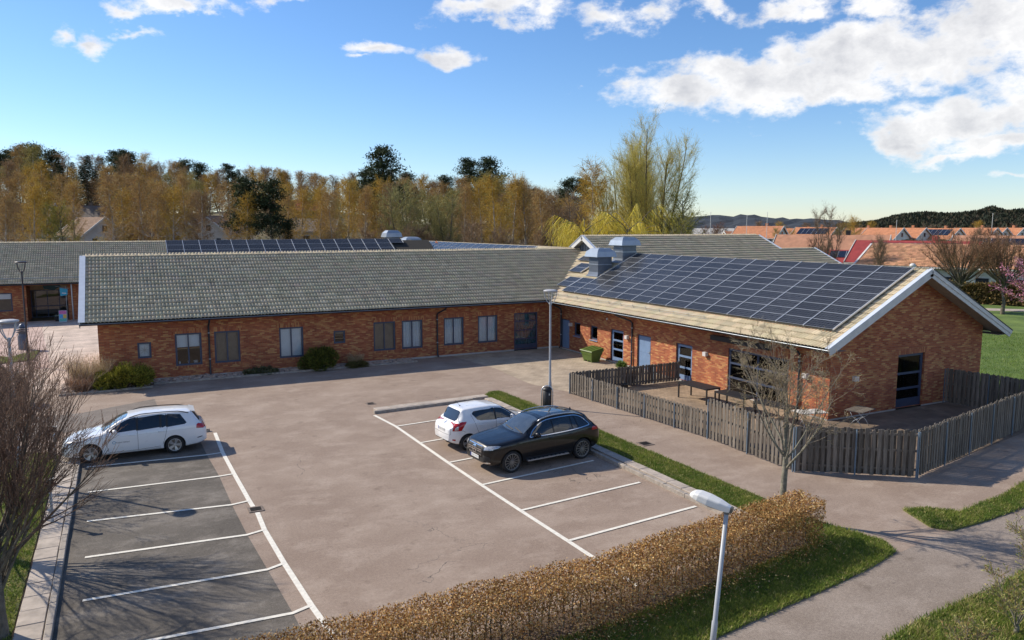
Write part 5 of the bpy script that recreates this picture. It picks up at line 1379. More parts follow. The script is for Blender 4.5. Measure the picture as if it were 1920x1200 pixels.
c.decal('lower_bumper', [(-.55, .30), (.55, .30), (.5, .385), (-.5, .385)], 'rear', PLASTIC, .006)
c.wheelset(5, ALLOY, .05, .19, BLACKM); c.mirror(1.36, 1.05, WPAINT); c.handle(1.85, .86, WPAINT); c.handle(2.68, .90, WPAINT)
MB().tube([(3.1, 0, 1.48), (3.3, 0, 1.72)], .006, 5).build('aerial', BLACKM, c.root, False); MB().lathe([(.03, 0), (.015, .03)], (3.1, 0, 1.475), 8).build('aerial_base', BLACKM, c.root, False)

# --- black sport utility car (nose towards the lane)
L = 4.66
suv = Car('suv_car', 'glossy black sport utility car with silver trim parked nose out', L, 1.89,
    top=[(0, .80), (.02, .92), (.12, .985), (.5, 1.04), (1.0, 1.10), (1.30, 1.13), (1.38, 1.16), (1.95, 1.50), (2.2, 1.585), (2.7, 1.635), (3.3, 1.63), (3.85, 1.58), (4.02, 1.53), (4.10, 1.49), (4.42, 1.13), (4.55, 1.05), (4.66, .92)],
    belt=[(0, .78), (.3, .93), (1.2, 1.03), (2.0, 1.06), (3.2, 1.08), (4.0, 1.13), (4.4, 1.06), (4.66, .86)],
    plan=[(0, .62), (.05, .70), (.2, .82), (.45, .905), (.8, .942), (1.6, .945), (3.4, .945), (3.95, .93), (4.3, .885), (4.5, .82), (4.66, .70)],
    roofw=[(0, .55), (1.2, .74), (1.7, .68), (2.2, .63), (2.8, .635), (3.5, .62), (4.05, .58), (4.66, .58)],
    bot=[(0, .36), (.15, .30), (.6, .28), (3.9, .29), (4.35, .34), (4.66, .45)],
    wheels=(.87, 3.745), wr=.365, paint=BPAINT, loc=(10.08, 22.42, 0), rz=R(5), arch=.42)
c = suv
c.both('side_window', [(1.62, 1.085), (1.80, 1.08), (2.52, 1.09), (2.52, 1.51), (2.25, 1.475), (2.0, 1.375), (1.80, 1.24)], CGLASS)
c.both('side_window', [(2.58, 1.09), (3.30, 1.105), (3.30, 1.52), (2.58, 1.515)], CGLASS); c.both('side_window', [(3.35, 1.107), (3.55, 1.11), (3.48, 1.515), (3.35, 1.52)], CGLASS)
c.both('side_window', [(3.60, 1.115), (3.98, 1.16), (4.0, 1.20), (3.75, 1.44), (3.55, 1.50), (3.54, 1.50)], CGLASS)
tr = [(1.58, 1.075), (2.5, 1.075), (3.4, 1.098), (4.05, 1.16), (4.08, 1.18), (3.84, 1.43), (3.6, 1.525), (3.2, 1.545), (2.6, 1.54), (2.28, 1.505), (2.02, 1.41), (1.78, 1.26), (1.58, 1.08)]
for sd_ in ('left', 'right'):
    c.strip('window_trim', tr, .026, sd_, CHROME, .008)
    c.strip('shut_line', [(1.60, .42), (1.55, .7), (1.60, 1.06)], .009, sd_, SHUT); c.strip('shut_line', [(2.55, .40), (2.56, .7), (2.55, 1.08)], .009, sd_, SHUT); c.strip('shut_line', [(3.30, .52), (3.40, .75), (3.56, 1.10)], .009, sd_, SHUT)
    c.strip('crease_shading', [(1.1, .97), (2.4, .985), (3.9, 1.0)], .012, sd_, pm('black_highlight', (.05, .05, .055), .2, .02, 2) if 'black_highlight' not in MATS else MATS['black_highlight'])  # paler strip: highlight along the flank crease, painted as colour
c.decal('windscreen', [(1.46, -.68), (1.38, -.35), (1.36, 0), (1.38, .35), (1.46, .68), (2.12, .54), (2.17, .25), (2.18, 0), (2.17, -.25), (2.12, -.54)], 'top', CGLASS_L, .004, 16, 14)
c.strip('wiper', [(1.44, -.6), (1.52, -.05)], .03, 'top', PLASTIC, .015); c.strip('wiper', [(1.42, -.05), (1.5, .5)], .03, 'top', PLASTIC, .015)
c.decal('rear_window', [(-.58, 1.16), (.58, 1.16), (.5, 1.45), (-.5, 1.45)], 'rear', CGLASS)
c.decal('glass_roof', [(2.35, -.48), (3.6, -.46), (3.6, .46), (2.35, .48)], 'top', CGLASS, .004, 8, 12)
c.both('tail_light', [(4.12, .98), (4.50, .95), (4.50, 1.05), (4.20, 1.09)], REDL, off=.006)
c.decal('headlight', [(-.80, .82), (-.54, .80), (-.54, .90), (-.66, .93), (-.80, .93)], 'front', CLEARL, .008); c.decal('headlight', [(.54, .80), (.80, .82), (.80, .93), (.66, .93), (.54, .90)], 'front', CLEARL, .008)
c.both('headlight', [(.12, .84), (.36, .885), (.48, .95), (.36, .955), (.12, .935)], CLEARL, off=.007)
gr = c.decal('grille', [(-.40, .60), (.40, .60), (.46, .80), (.42, .90), (-.42, .90), (-.46, .80)], 'front', PLASTIC, .008, 8, 12)
for z in (.72, .78): c.strip('grille_bar', [(-.43, z), (.43, z)], .028, 'front', CHROME, .022, gr)
for pts in ([(-.40, .605), (.40, .605)], [(-.42, .895), (.42, .895)]): c.strip('grille_bar', pts, .018, 'front', CHROME, .016, gr)
# three-pointed star in a ring on the grille
ring = [(.115 * math.cos(k * math.pi / 10), .75 + .115 * math.sin(k * math.pi / 10)) for k in range(21)]
emb = c.strip('grille_emblem', ring, .020, 'front', CHROME, .040, gr)
for k in range(3):
    a = math.pi / 2 + k * 2 * math.pi / 3; c.strip('emblem_point', [(0, .75), (.105 * math.cos(a), .75 + .105 * math.sin(a))], .024, 'front', CHROME, .041, gr)
c.decal('lower_grille', [(-.62, .40), (.62, .40), (.55, .54), (-.55, .54)], 'front', PLASTIC, .008)
c.strip('bumper_trim', [(-.74, .40), (-.5, .375), (0, .37), (.5, .375), (.74, .40)], .045, 'front', CHROME, .012)
for sg in (-1, 1): c.decal('air_intake', [(.62 * sg - .14, .46), (.62 * sg + .14, .46), (.62 * sg + .13, .64), (.62 * sg - .13, .60)], 'front', PLASTIC, .008)
c.plate('front', .515, .0, .52, .115, .03)
for sg in (-1, 1):
    y = sg * (.945 + .03)
    st = MB().box(1.45, 3.12, min(y - sg * .16, y), max(y - sg * .16, y), .305, .345).build('running_board', ALLOY, c.root, False)
    for k in range(9): MB().box(1.55 + k * .17, 1.60 + k * .17, min(y - sg * .13, y - sg * .03), max(y - sg * .13, y - sg * .03), .345, .352).build('rubber_stud', PLASTIC, st, False)
for sg in (-1, 1):
    c.strip('bonnet_highlight', [(.16, .34 * sg), (.7, .46 * sg), (1.34, .58 * sg)], .012, 'top', MATS['black_highlight'], .003)  # bonnet crease drawn as a painted highlight line on the smooth surface
    c.strip('shut_line', [(.14, .60 * sg), (.6, .80 * sg), (1.36, .83 * sg)], .009, 'top', SHUT, .003)
c.wheelset(14, ALLOY_D, .020, .24, BLACKM, rimr=.275); c.mirror(1.82, 1.14, BPAINT, 1.1); c.handle(2.38, .97, BPAINT); c.handle(3.22, .985, BPAINT); c.rails(2.05, 3.95, .60, ALLOY, .05, .02)
MB().lathe([(.04, 0), (.025, .04), (.004, .075)], (3.85, 0, 1.575), 8).build('roof_aerial', BPAINT, c.root, False)
# ---------------------------------------------------------------- fences, slat by slat
def wood_mat(name, c, c2):
    m, nt, b = nmat(name); N, L = nt.nodes, nt.links
    tc = N.new('ShaderNodeTexCoord'); oi = N.new('ShaderNodeObjectInfo')
    mp = N.new('ShaderNodeMapping'); mp.inputs['Scale'].default_value = (18, 18, 1.4); L.new(tc.outputs['Object'], mp.inputs['Vector'])
    ad = N.new('ShaderNodeVectorMath'); ad.operation = 'ADD'; L.new(mp.outputs[0], ad.inputs[0])
    sc = N.new('ShaderNodeMath'); sc.operation = 'MULTIPLY'; sc.inputs[1].default_value = 91; L.new(oi.outputs['Random'], sc.inputs[0]); L.new(sc.outputs[0], ad.inputs[1])
    n = N.new('ShaderNodeTexNoise'); n.inputs['Scale'].default_value = 1.5; n.inputs['Detail'].default_value = 6; L.new(ad.outputs[0], n.inputs['Vector'])
    r = N.new('ShaderNodeMapRange'); r.inputs['From Min'].default_value = .3; r.inputs['From Max'].default_value = .7; L.new(n.outputs['Fac'], r.inputs['Value'])
    mx = N.new('ShaderNodeMix'); mx.data_type = 'RGBA'; L.new(r.outputs[0], mx.inputs[0]); mx.inputs[6].default_value = c + (1,); mx.inputs[7].default_value = c2 + (1,)
    r2 = N.new('ShaderNodeMapRange'); r2.inputs['To Min'].default_value = .72; r2.inputs['To Max'].default_value = 1.25; L.new(oi.outputs['Random'], r2.inputs['Value'])
    mm = N.new('ShaderNodeMix'); mm.data_type = 'RGBA'; mm.blend_type = 'MULTIPLY'; mm.inputs[0].default_value = 1; L.new(mx.outputs[2], mm.inputs[6]); L.new(r2.outputs[0], mm.inputs[7])
    L.new(mm.outputs[2], b.inputs['Base Color']); b.inputs['Roughness'].default_value = .85; b.inputs['Specular IOR Level'].default_value = .25
    bp = N.new('ShaderNodeBump'); bp.inputs['Strength'].default_value = .4; bp.inputs['Distance'].default_value = .006; L.new(n.outputs['Fac'], bp.inputs['Height']); L.new(bp.outputs[0], b.inputs['Normal'])
    return m
WOOD = wood_mat('weathered_wood', (.105, .09, .075), (.225, .197, .165))
POSTM = pm('blue_grey_post', (.20, .27, .35), .4, .1, 5, metal=.5)

def fence(root, runs, h, pitch=.19, sw=.118, z0=.05, rails=(.14, .55, .90), post_step=1.9, both=True, seed=1):
    r = random.Random(seed); me = None
    for (p, q, posts) in runs:
        p, q = Vector((*p, 0)), Vector((*q, 0)); d = q - p; Lg = d.length; u = d / Lg; n = Vector((u.y, -u.x, 0))      # n: outer side
        ang = math.atan2(u.y, u.x)
        for f in rails: MB().beam(p + Vector((0, 0, z0 + h * f)), q + Vector((0, 0, z0 + h * f)), .045, .07).build('rail', WOOD, root)
        k = int(Lg / pitch)
        for sd, off in ((1, 0), (-1, .5)) if both else ((1, 0),):
            for i in range(k + (1 if sd > 0 else 0)):
                c = p + u * ((i + .5 + off) * (Lg / (k + .5))) + n * sd * .036
                if (c - p).dot(u) > Lg: continue
                if me is None:
                    b = .004; w, t = sw / 2, .010
                    vs = [(-w, -t, 0), (w, -t, 0), (w, t, 0), (-w, t, 0), (-w, -t, h - .02), (w, -t, h - .02), (w, t, h - .02), (-w, t, h - .02), (-w + .02, -t, h), (w - .02, -t, h), (w - .02, t, h), (-w + .02, t, h)]
                    me = mesh_obj('slat', vs, [(0, 1, 5, 4), (1, 2, 6, 5), (2, 3, 7, 6), (3, 0, 4, 7), (4, 5, 9, 8), (5, 6, 10, 9), (6, 7, 11, 10), (7, 4, 8, 11), (8, 9, 10, 11), (3, 2, 1, 0)], WOOD, root, False)
                    me.matrix_parent_inverse = Matrix.Translation(-root.location); o = me
                else: o = link_copy(me, root)
                o.location = c + Vector((0, 0, z0 + r.uniform(-.018, .018)))
                o.rotation_euler = (r.uniform(-.012, .012), r.uniform(-.010, .010), ang + r.uniform(-.03, .03)); o.scale = (r.uniform(.92, 1.06), 1, r.uniform(.985, 1.015))
        m = max(1, round(Lg / post_step))
        for i in range(m + 1):
            if i == 0 and not posts: continue
            c = p + u * (Lg * i / m) + n * .075
            MB().box(c.x - .017, c.x + .017, c.y - .017, c.y + .017, -.02, z0 + h - .03).build('post', POSTM, root)
F0, F1, F2, F3 = (19.0, 31.0), (19.55, 21.85), (19.35, 17.5), (22.32, 15.28)
low = empty('garden_fence', (19.0, 31.0, 0)); tag(low, 'low weathered wooden slat fence around the paved garden', 'fence')
fence(low, [(F0, F1, True), ((25.70, 31.02), F0, False)], .98, seed=3)
tall = empty('terrace_fence', (22.3, 15.3, 0)); tag(tall, 'tall weathered grey slat fence around the gable terrace', 'fence')
D = (34.2, 17.75)
fence(tall, [(F1, F2, True), (F2, F3, True), (F3, D, True)], 1.50, seed=5, post_step=2.2)
side_f = empty('screen_fence', (33.3, 21.6, 0)); tag(side_f, 'dark slat screen fence standing off the gable wall at the right', 'fence')
fence(side_f, [((33.25, 21.6), (33.75, 17.9), True)], 1.55, seed=6, post_step=1.85)

# ---------------------------------------------------------------- street furniture
def urn_lamp(name, base, h, label, GREYPAINT=GREYPAINT):
    root = empty(name, (*base, 0)); tag(root, label, 'street lamp')
    MB().lathe([(.075, 0), (.075, 1.15), (.062, 1.2), (.052, 1.25), (.042, h - .62)], (0, 0, 0), 12).build('pole', GREYPAINT, root, False, True)
    MB().lathe([(.042, h - .64), (.06, h - .6), (.075, h - .52), (.02, h - .5)], (0, 0, 0), 12).build('collar', GREYPAINT, root, False, True)
    for k in range(4):
        a = math.pi / 4 + k * math.pi / 2; ca, sa = math.cos(a), math.sin(a)
        MB().tube([(ca * .06, sa * .06, h - .56), (ca * .14, sa * .14, h - .48), (ca * .24, sa * .24, h - .30), (ca * .28, sa * .28, h - .12), (ca * .285, sa * .285, h)], .017, 6).build('arm', GREYPAINT, root, False, True)
    MB().lathe([(0, h - .035), (.29, h - .03), (.315, h), (.30, h + .03), (.2, h + .055), (0, h + .065)], (0, 0, 0), 20).build('cap', GREYPAINT if GREYPAINT is DARKPIPE else pm('lamp_cap', (.42, .42, .43), .5, .2, 15) if 'lamp_cap' not in MATS else MATS['lamp_cap'], root, False, True)
    MB().lathe([(0, h - .045), (.2, h - .043), (.2, h - .0355), (0, h - .0355)], (0, 0, 0), 16).build('lens', WHITE, root, False)
    return root
urn_lamp('street_lamp', (16.62, 28.88), 5.22, 'tall grey street lamp beside the litter bin with open basket head')
l2 = gnd(4, 608, 5.2); urn_lamp('street_lamp', (-3.22, 27.9), 5.1, 'street lamp at the left picture edge above the bare tree')
b2 = at(34, 51.5); urn_lamp('street_lamp', b2, 6.0, 'thin dark street lamp in front of the entrance wing', DARKPIPE)

# lamp in the foreground, flat head, leaning post
lr = empty('path_lamp', (9.27, 10.12, .05)); tag(lr, 'white flat headed path lamp on a leaning grey post at the hedge', 'street lamp')
top = Vector((9.60, 10.19, 2.86)); base = Vector((9.27, 10.12, .0)); ax = (top - base).normalized()
MB().tube([base, base + ax * .8, base + ax * .82, top], [.055, .055, .044, .040], 14).build('pole', GREYPAINT, lr, smooth=True)
hd = Vector((-.50, .84, .28)).normalized(); sd_ = hd.cross(Vector((0, 0, 1))).normalized(); up_ = sd_.cross(hd)
def head(secs, n=14):
    V = []; F = []
    for (t, w, zb, zt, pw) in secs:
        for j in range(n):
            a = 2 * math.pi * j / n; ca, sa = math.cos(a), math.sin(a)
            x = math.copysign(abs(ca) ** pw, ca) * w; z = math.copysign(abs(sa) ** pw, sa); z = z * (zt if z > 0 else zb)
            V.append(top + hd * t + sd_ * x + up_ * z)
    for i in range(len(secs) - 1):
        for j in range(n): F.append((i * n + j, (i + 1) * n + j, (i + 1) * n + (j + 1) % n, i * n + (j + 1) % n))
    F += [tuple(range(n)), tuple((len(secs) - 1) * n + n - 1 - j for j in range(n))]
    return MB().add(V, F)
hb = head([(-.06, .062, .0, .095, .35), (.0, .082, .02, .11, .35), (.15, .125, .03, .125, .35), (.36, .155, .035, .125, .35), (.54, .155, .035, .11, .35), (.63, .135, .03, .085, .4), (.68, .105, .025, .05, .45), (.705, .07, .02, .025, .6)], 20).build('lamp_head', pm('lamp_white', (.72, .72, .70), .45, .05, 6), lr)
head([(.08, .09, .045, .0, .7), (.3, .13, .07, .0, .7), (.52, .12, .06, .0, .7), (.62, .07, .03, .0, .8)]).build('diffuser', pm('lamp_bowl', (.30, .30, .29), .25, .1, 6), hb, smooth=True)
MB().obox(top + up_ * .045 - hd * .075, hd, sd_, up_, .022, .055, .052).build('end_cap', pm('lamp_end', (.10, .10, .085), .5, .1, 9), hb)
MB().tube([top - ax * .07, top + ax * .02], .05, 14).build('spigot', pm('spigot_grey', (.13, .13, .125), .5, .1, 9), lr)

# litter bin under the tall lamp
bn = empty('litter_bin', (16.33, 28.62, .07)); tag(bn, 'black litter bin with silver hoop frame at the foot of the lamp', 'bin')
MB().lathe([(0, .12), (.19, .12), (.20, .16), (.20, .80), (.17, .82), (.17, .76), (0, .76)], (0, 0, 0), 20).build('container', BLACKM, bn, False, True)
pts = [(-.25, 0, 0), (-.25, 0, .75)] + [(-.25 * math.cos(a), 0, .75 + .27 * math.sin(a)) for a in np.linspace(.15, math.pi - .15, 9)] + [(.25, 0, .75), (.25, 0, 0)]
MB().tube([(x * RGT[0], x * RGT[1], z) for x, _, z in pts], .022, 8).build('hoop_frame', RAIL, bn, False, True)
MB().lathe([(.21, .84), (.20, .90), (.10, .96), (0, .975)], (0, 0, 0), 18).build('hood', BLACKM, bn, False, True)
MB().box(-.03, .03, -.206, -.2, .62, .70).build('sticker', WHITE, bn, False)

# green grit box by the wall
GREENP = pm('green_plastic', (.085, .135, .022), .5, .15, 5)
gb = empty('grit_box', (24.75, 38.05, 0), R(3)); tag(gb, 'green plastic grit box with sloping lid against the brick wall', 'box')
def frust(x0, x1, y0, y1, z0, a0, a1, b0, b1, z1, z1b=None):
    z1b = z1 if z1b is None else z1b
    return [(x0, y0, z0), (x1, y0, z0), (x1, y1, z0), (x0, y1, z0), (a0, b0, z1), (a1, b0, z1b), (a1, b1, z1b), (a0, b1, z1)], [(0, 3, 2, 1), (4, 5, 6, 7), (0, 1, 5, 4), (1, 2, 6, 5), (2, 3, 7, 6), (3, 0, 4, 7)]
mb = MB(); mb.add(*frust(-.30, .30, -.42, .42, .10, -.36, .36, -.50, .50, .44)); mb.add(*frust(-.38, .38, -.53, .53, .441, -.41, .41, -.57, .57, .64)); bx_ = mb.build('tub', GREENP, gb, False)
MB().add(*frust(-.45, .45, -.62, .62, .645, -.42, .44, -.58, .58, .70, .86)).build('lid', GREENP, gb, False)
for y in (-.36, 0, .36): MB().box(-.28, .28, y - .06, y + .06, 0, .10).build('foot', GREENP, gb, False)
for y in (-.3, 0, .3): MB().add(*frust(-.40, .43, y - .05, y + .05, .70, -.40, .43, y - .04, y + .04, .725, .885)).build('lid_rib', GREENP, gb, False)

# garden tables
def table(name, corners, h, label, mat=BLACKM, legs='post', planks=0):
    P = [Vector((*c, 0)) for c in corners]; c = sum(P, Vector()) / 4
    root = empty(name, (c.x, c.y, .02)); tag(root, label, 'table')
    U = (P[1] - P[0]); Vv = (P[3] - P[0]); u, v = U.normalized(), Vv.normalized(); a, b = U.length / 2, Vv.length / 2
    if planks:
        for k in range(planks):
            o = -b + (k + .5) * 2 * b / planks
            MB().obox(c + v * o + Vector((0, 0, h - .012)), u, v, (0, 0, 1), a, b / planks - .004, .012).build('plank', mat, root)
        MB().obox(c + Vector((0, 0, h - .037)), u, v, (0, 0, 1), a * .9, b * .8, .012).build('underframe', GALV, root)
    else:
        MB().obox(c + Vector((0, 0, h - .015)), u, v, (0, 0, 1), a, b, .012).build('tabletop', mat, root)
        fr = MB()
        for s in (-1, 1): fr.obox(c + v * s * (b - .02) + Vector((0, 0, h - .05)), u, v, (0, 0, 1), a - .02, .018, .022); fr.obox(c + u * s * (a - .02) + Vector((0, 0, h - .05)), u, v, (0, 0, 1), .018, b - .04, .022)
        fr.build('apron', mat, root)
    if legs == 'post':
        for sx in (-1, 1):
            for sy in (-1, 1): MB().obox(c + u * sx * (a - .035) + v * sy * (b - .035) + Vector((0, 0, (h - .028) / 2)), u, v, (0, 0, 1), .028, .028, (h - .028) / 2).build('leg', mat, root)
    else:
        for s in (-1, 1):
            q = c + u * s * a * .55
            for t in (-1, 1):
                MB().tube([q + v * t * b * .75 + Vector((0, 0, h - .05)), q + v * t * b * .45 + Vector((0, 0, h * .62)), q - v * t * b * .30 + Vector((0, 0, h * .35)), q - v * t * b * .70 + Vector((0, 0, .0))], .012, 6).build('leg', GALV, root, smooth=True)
        MB().tube([c - u * a * .55 + Vector((0, 0, h * .5)), c + u * a * .55 + Vector((0, 0, h * .5))], .01, 6).build('stretcher', GALV, root)
def tq(pts, z): return [gnd(x, y, z) for x, y in pts]
def rect(p0, d, ln, wd):
    d = np.array(d, float); d /= np.linalg.norm(d); n = np.array([-d[1], d[0]]); p0 = np.array(p0)
    return [tuple(p0), tuple(p0 + d * ln), tuple(p0 + d * ln + n * wd), tuple(p0 + n * wd)]
pA = gnd(1271, 716, .74); pB = gnd(1322, 729, .74); table('garden_table', rect(pA, np.array(pB) - np.array(pA), 1.9, .85), .74, 'black metal garden table in front of the glazed door, nearest the plant pot')
pA = gnd(1339, 733, .74); pB = gnd(1398, 748, .74); table('garden_table', rect(pA, np.array(pB) - np.array(pA), 1.75, .8), .74, 'middle black garden table under the large window')
pA = gnd(1412, 752, .70); pB = gnd(1470, 765, .70); table('garden_table', rect(pA, np.array(pB) - np.array(pA), 1.7, .75), .70, 'black garden table behind the bare street tree')
table('folding_table', rect(gnd(1503, 776, .72), (.95, -.3), 1.15, .7), .72, 'pale sunlit plank table at the building corner', pm('pale_wood', (.55, .52, .47), .8, .2, 8), 'fold', 6)
table('folding_table', rect(gnd(1618, 774, .72), (.95, .22), 1.1, .75), .72, 'grey weathered folding table on the shaded terrace', WOOD, 'fold', 7)

# plant pot with dry shrub, planter by the door
def pot(loc, r_, h, label, plant=None):
    root = empty('plant_pot', (*loc, .01)); tag(root, label, 'plant pot')
    MB().lathe([(0, 0), (r_ * .72, 0), (r_, h), (r_ * 1.06, h), (r_ * 1.06, h - .03), (r_ * .9, h - .03), (0, h - .04)], (0, 0, 0), 16).build('pot', BLACKM, root, False)
    if plant is not None: plant(root)

# ---------------------------------------------------------------- generic plant builders (numpy slivers + tubes)
class Bush:
    def __init__(s, seed): s.r = np.random.RandomState(seed); s.V = []; s.C = []; s.n = 0
    def slivers(s, base, dirs, ln, wd, colr, bend=None):
        """thin tapered triangles: twigs, blades, needles"""
        n = len(base); d = dirs / (np.linalg.norm(dirs, axis=1, keepdims=True) + 1e-9)
        q = np.cross(d, s.r.randn(n, 3)); q /= (np.linalg.norm(q, axis=1, keepdims=True) + 1e-9)
        V = np.zeros((n, 3, 3)); V[:, 0] = base - q * wd[:, None] / 2; V[:, 1] = base + q * wd[:, None] / 2; V[:, 2] = base + d * ln[:, None]
        if bend is not None: V[:, 2] += bend
        s.V.append(V.reshape(-1, 3)); s.C.append(np.repeat(colr, 3, 0)); s.n += n
    def leaves(s, base, dirs, ln, wd, colr):
        """small four-sided leaves folded into two triangles"""
        n = len(base); d = dirs / (np.linalg.norm(dirs, axis=1, keepdims=True) + 1e-9)
        q = np.cross(d, s.r.randn(n, 3)); q /= (np.linalg.norm(q, axis=1, keepdims=True) + 1e-9); up = np.cross(q, d)
        a, b = base, base + d * ln[:, None]; m = base + d * ln[:, None] * .45
        l, r_ = m + q * wd[:, None] / 2 + up * wd[:, None] * .2, m - q * wd[:, None] / 2 + up * wd[:, None] * .2
        V = np.stack([a, l, b, a, b, r_], 1); s.V.append(V.reshape(-1, 3)); s.C.append(np.repeat(colr, 6, 0)); s.n += 2 * n
    def build(s, name, mat, parent=None, world=True):
        V = np.concatenate(s.V); return mesh_obj(name, V, np.arange(len(V)).reshape(-1, 3), mat, parent, world, False, np.clip(np.concatenate(s.C), 0, 1))

def tint(r, n, cols, w=None, jit=.18):
    cols = np.array(cols); k = r.choice(len(cols), n, p=w); return cols[k] * (1 + r.randn(n, 1) * jit) * (1 + r.randn(n, 3) * .04)

def evergreen_bush(name, loc, rx, ry, h, label, seed, cols, n=9000, mat=FOL, spiky=1.0):
    root = empty(name, (*loc, 0)); tag(root, label, 'shrub'); b = Bush(seed); r = b.r
    k = 38; ca = r.rand(k) * 6.28; cr = np.sqrt(r.rand(k)) * .72; cz = .25 + .75 * r.rand(k) ** .8
    cl = np.c_[np.cos(ca) * cr * rx, np.sin(ca) * cr * ry, (1 - cr ** 2) * cz * h * .80]
    sz = (.22 + .20 * r.rand(k)) * min(rx, ry, h)
    i = r.randint(k, size=n); v = r.randn(n, 3); v /= np.linalg.norm(v, axis=1, keepdims=True); rad = sz[i] * (.55 + .45 * r.rand(n) ** .4)
    p = cl[i] + v * rad[:, None]; p[:, 2] = np.maximum(p[:, 2], .03)
    up = v + np.c_[np.zeros(n), np.zeros(n), np.full(n, .55)] + r.randn(n, 3) * .35
    c = tint(r, n, cols, jit=.2) * (.75 + .5 * r.rand(k)[i][:, None])
    b.slivers(p, up, (.08 + .12 * r.rand(n)) * spiky, .025 + .03 * r.rand(n), c); b.build('foliage', mat, root, False)
    m = MB()
    for j in range(7):
        a = j * .9; m.tube([(0, 0, 0), (math.cos(a) * rx * .25, math.sin(a) * ry * .25, h * .3), (math.cos(a) * rx * .5, math.sin(a) * ry * .5, h * .55)], [.04, .025, .01], 5)
    m.build('stem', BARK, root, False)
    return root

BARK = pm('bark', (.10, .085, .065), .9, .35, 6, bump=.7, bscale=25, c2=(.20, .175, .135))
BARK_G = pm('grey_green_bark', (.16, .155, .12), .9, .3, 9, bump=.6, bscale=30, c2=(.27, .25, .19))
BARK_B = pm('birch_bark', (.30, .27, .23), .8, .5, 1.2, c2=(.66, .62, .56))
JUN = [(.17, .175, .02), (.26, .245, .03), (.09, .10, .015), (.33, .29, .05)]
evergreen_bush('juniper_bush', (-.15, 42.15), 1.75, 1.0, 1.45, 'broad mounded juniper bush at the left corner of the brick wall', 21, JUN, 12000)
evergreen_bush('juniper_bush', (9.6, 42.85), 1.35, .85, 1.45, 'pointed juniper bush between two windows against the wall', 22, [(.09, .105, .016), (.15, .155, .025), (.05, .065, .013)], 10000)
evergreen_bush('low_shrub', (6.4, 42.85), 1.3, .5, .42, 'low flat grey green ground shrub in the stone bed', 23, [(.10, .115, .05), (.17, .16, .10), (.07, .085, .03)], 5000, spiky=.6)
evergreen_bush('low_shrub', (11.75, 42.6), .8, .45, .38, 'small low shrub with dry grass plume beside the wall', 24, [(.10, .10, .03), (.16, .13, .05)], 3000, spiky=.6)

def dry_grass(loc, r_, h, label, seed, n=900, col_=((.45, .34, .2), (.33, .22, .12), (.5, .42, .28))):
    root = empty('dry_grass_clump', (*loc, 0)); tag(root, label, 'shrub'); b = Bush(seed); r = b.r
    a = r.rand(n) * 6.28; rr = np.sqrt(r.rand(n)) * r_ * .45; p = np.c_[np.cos(a) * rr, np.sin(a) * rr, np.zeros(n)]
    d = np.c_[np.cos(a) * (.2 + .45 * r.rand(n)), np.sin(a) * (.2 + .45 * r.rand(n)), np.ones(n)] + r.randn(n, 3) * .08
    L_ = h * (.5 + .55 * r.rand(n)); b.slivers(p, d, L_, np.full(n, .022), tint(r, n, col_))
    dn = d / np.linalg.norm(d, axis=1, keepdims=True); m = n * 4; i = r.randint(n, size=m); q = p[i] + dn[i] * (L_[i] * (.4 + .6 * r.rand(m)))[:, None] + r.randn(m, 3) * .02
    b.slivers(q, dn[i] + r.randn(m, 3) * .6, .08 + .14 * r.rand(m), np.full(m, .014), tint(r, m, col_)); b.build('stalks', LEAF, root, False); return root
dry_grass((-1.75, 43.3), 1.1, 1.75, 'tall dry straw coloured shrub beside the left wall corner', 31, 1100)
dry_grass((-2.0, 42.3), .9, .8, 'low dry reddish shrub on the stones at the left corner', 32, 700, ((.36, .2, .12), (.25, .14, .09), (.42, .3, .2)))
dry_grass((11.75, 43.0), .5, .75, 'dry grass plume beside the small wall window', 33, 350)
dry_grass(tuple(gnd(1178, 722)), .28, .85, 'withered brown shrub in the garden by the fence', 34, 500, ((.24, .12, .06), (.16, .09, .05)))
pot(gnd(1171, 733), .19, .34, 'black plant pot on the garden paving')
pb_ = gnd(1165, 690); dry = evergreen_bush('potted_plant', pb_, .35, .25, .45, 'small green plant at the glazed door behind the low fence', 35, [(.10, .17, .03), (.16, .24, .05)], 900)

# stone bed along the wall: boulders large enough to pick apart are parts, edging kerb in front
bed = empty('stone_bed', (6, 42.9, 0)); tag(bed, 'bed of rounded field stones along the shaded brick wall', 'stones')
def boulder(seed, s=1.0):
    bm = bmesh.new(); bmesh.ops.create_icosphere(bm, subdivisions=1, radius=1); r = random.Random(seed)
    for v in bm.verts: v.co *= r.uniform(.78, 1.15); v.co.z *= .62
    me = bpy.data.meshes.new('stone'); bm.to_mesh(me); bm.free(); me.materials.append(STONE); return me
bms = [boulder(k) for k in range(8)]; rs = random.Random(5)
spots = []
for k in range(300):
    x = rs.uniform(-2.9, 15.3)
    if x < -1.3: spots.append((x, rs.uniform(41.75, 44.6)))
    else: spots.append((x, rs.uniform(42.75 if x > 1 else 42.2, 43.62)))
for i, (x, y) in enumerate(spots):
    o = bpy.data.objects.new('stone', bms[i % 8]); col.objects.link(o); adopt(o, bed); s_ = rs.uniform(.07, .15)
    o.location = (x, y, .03 + s_ * .25); o.rotation_euler = (rs.uniform(-.3, .3), rs.uniform(-.3, .3), rs.uniform(0, 6)); o.scale = (s_ * rs.uniform(.8, 1.3), s_, s_)
allv = []; allf = []; bv = np.array([v.co[:] for v in bms[0].vertices]); bf = np.array([p.vertices[:] for p in bms[0].polygons]); rr_ = np.random.RandomState(4)
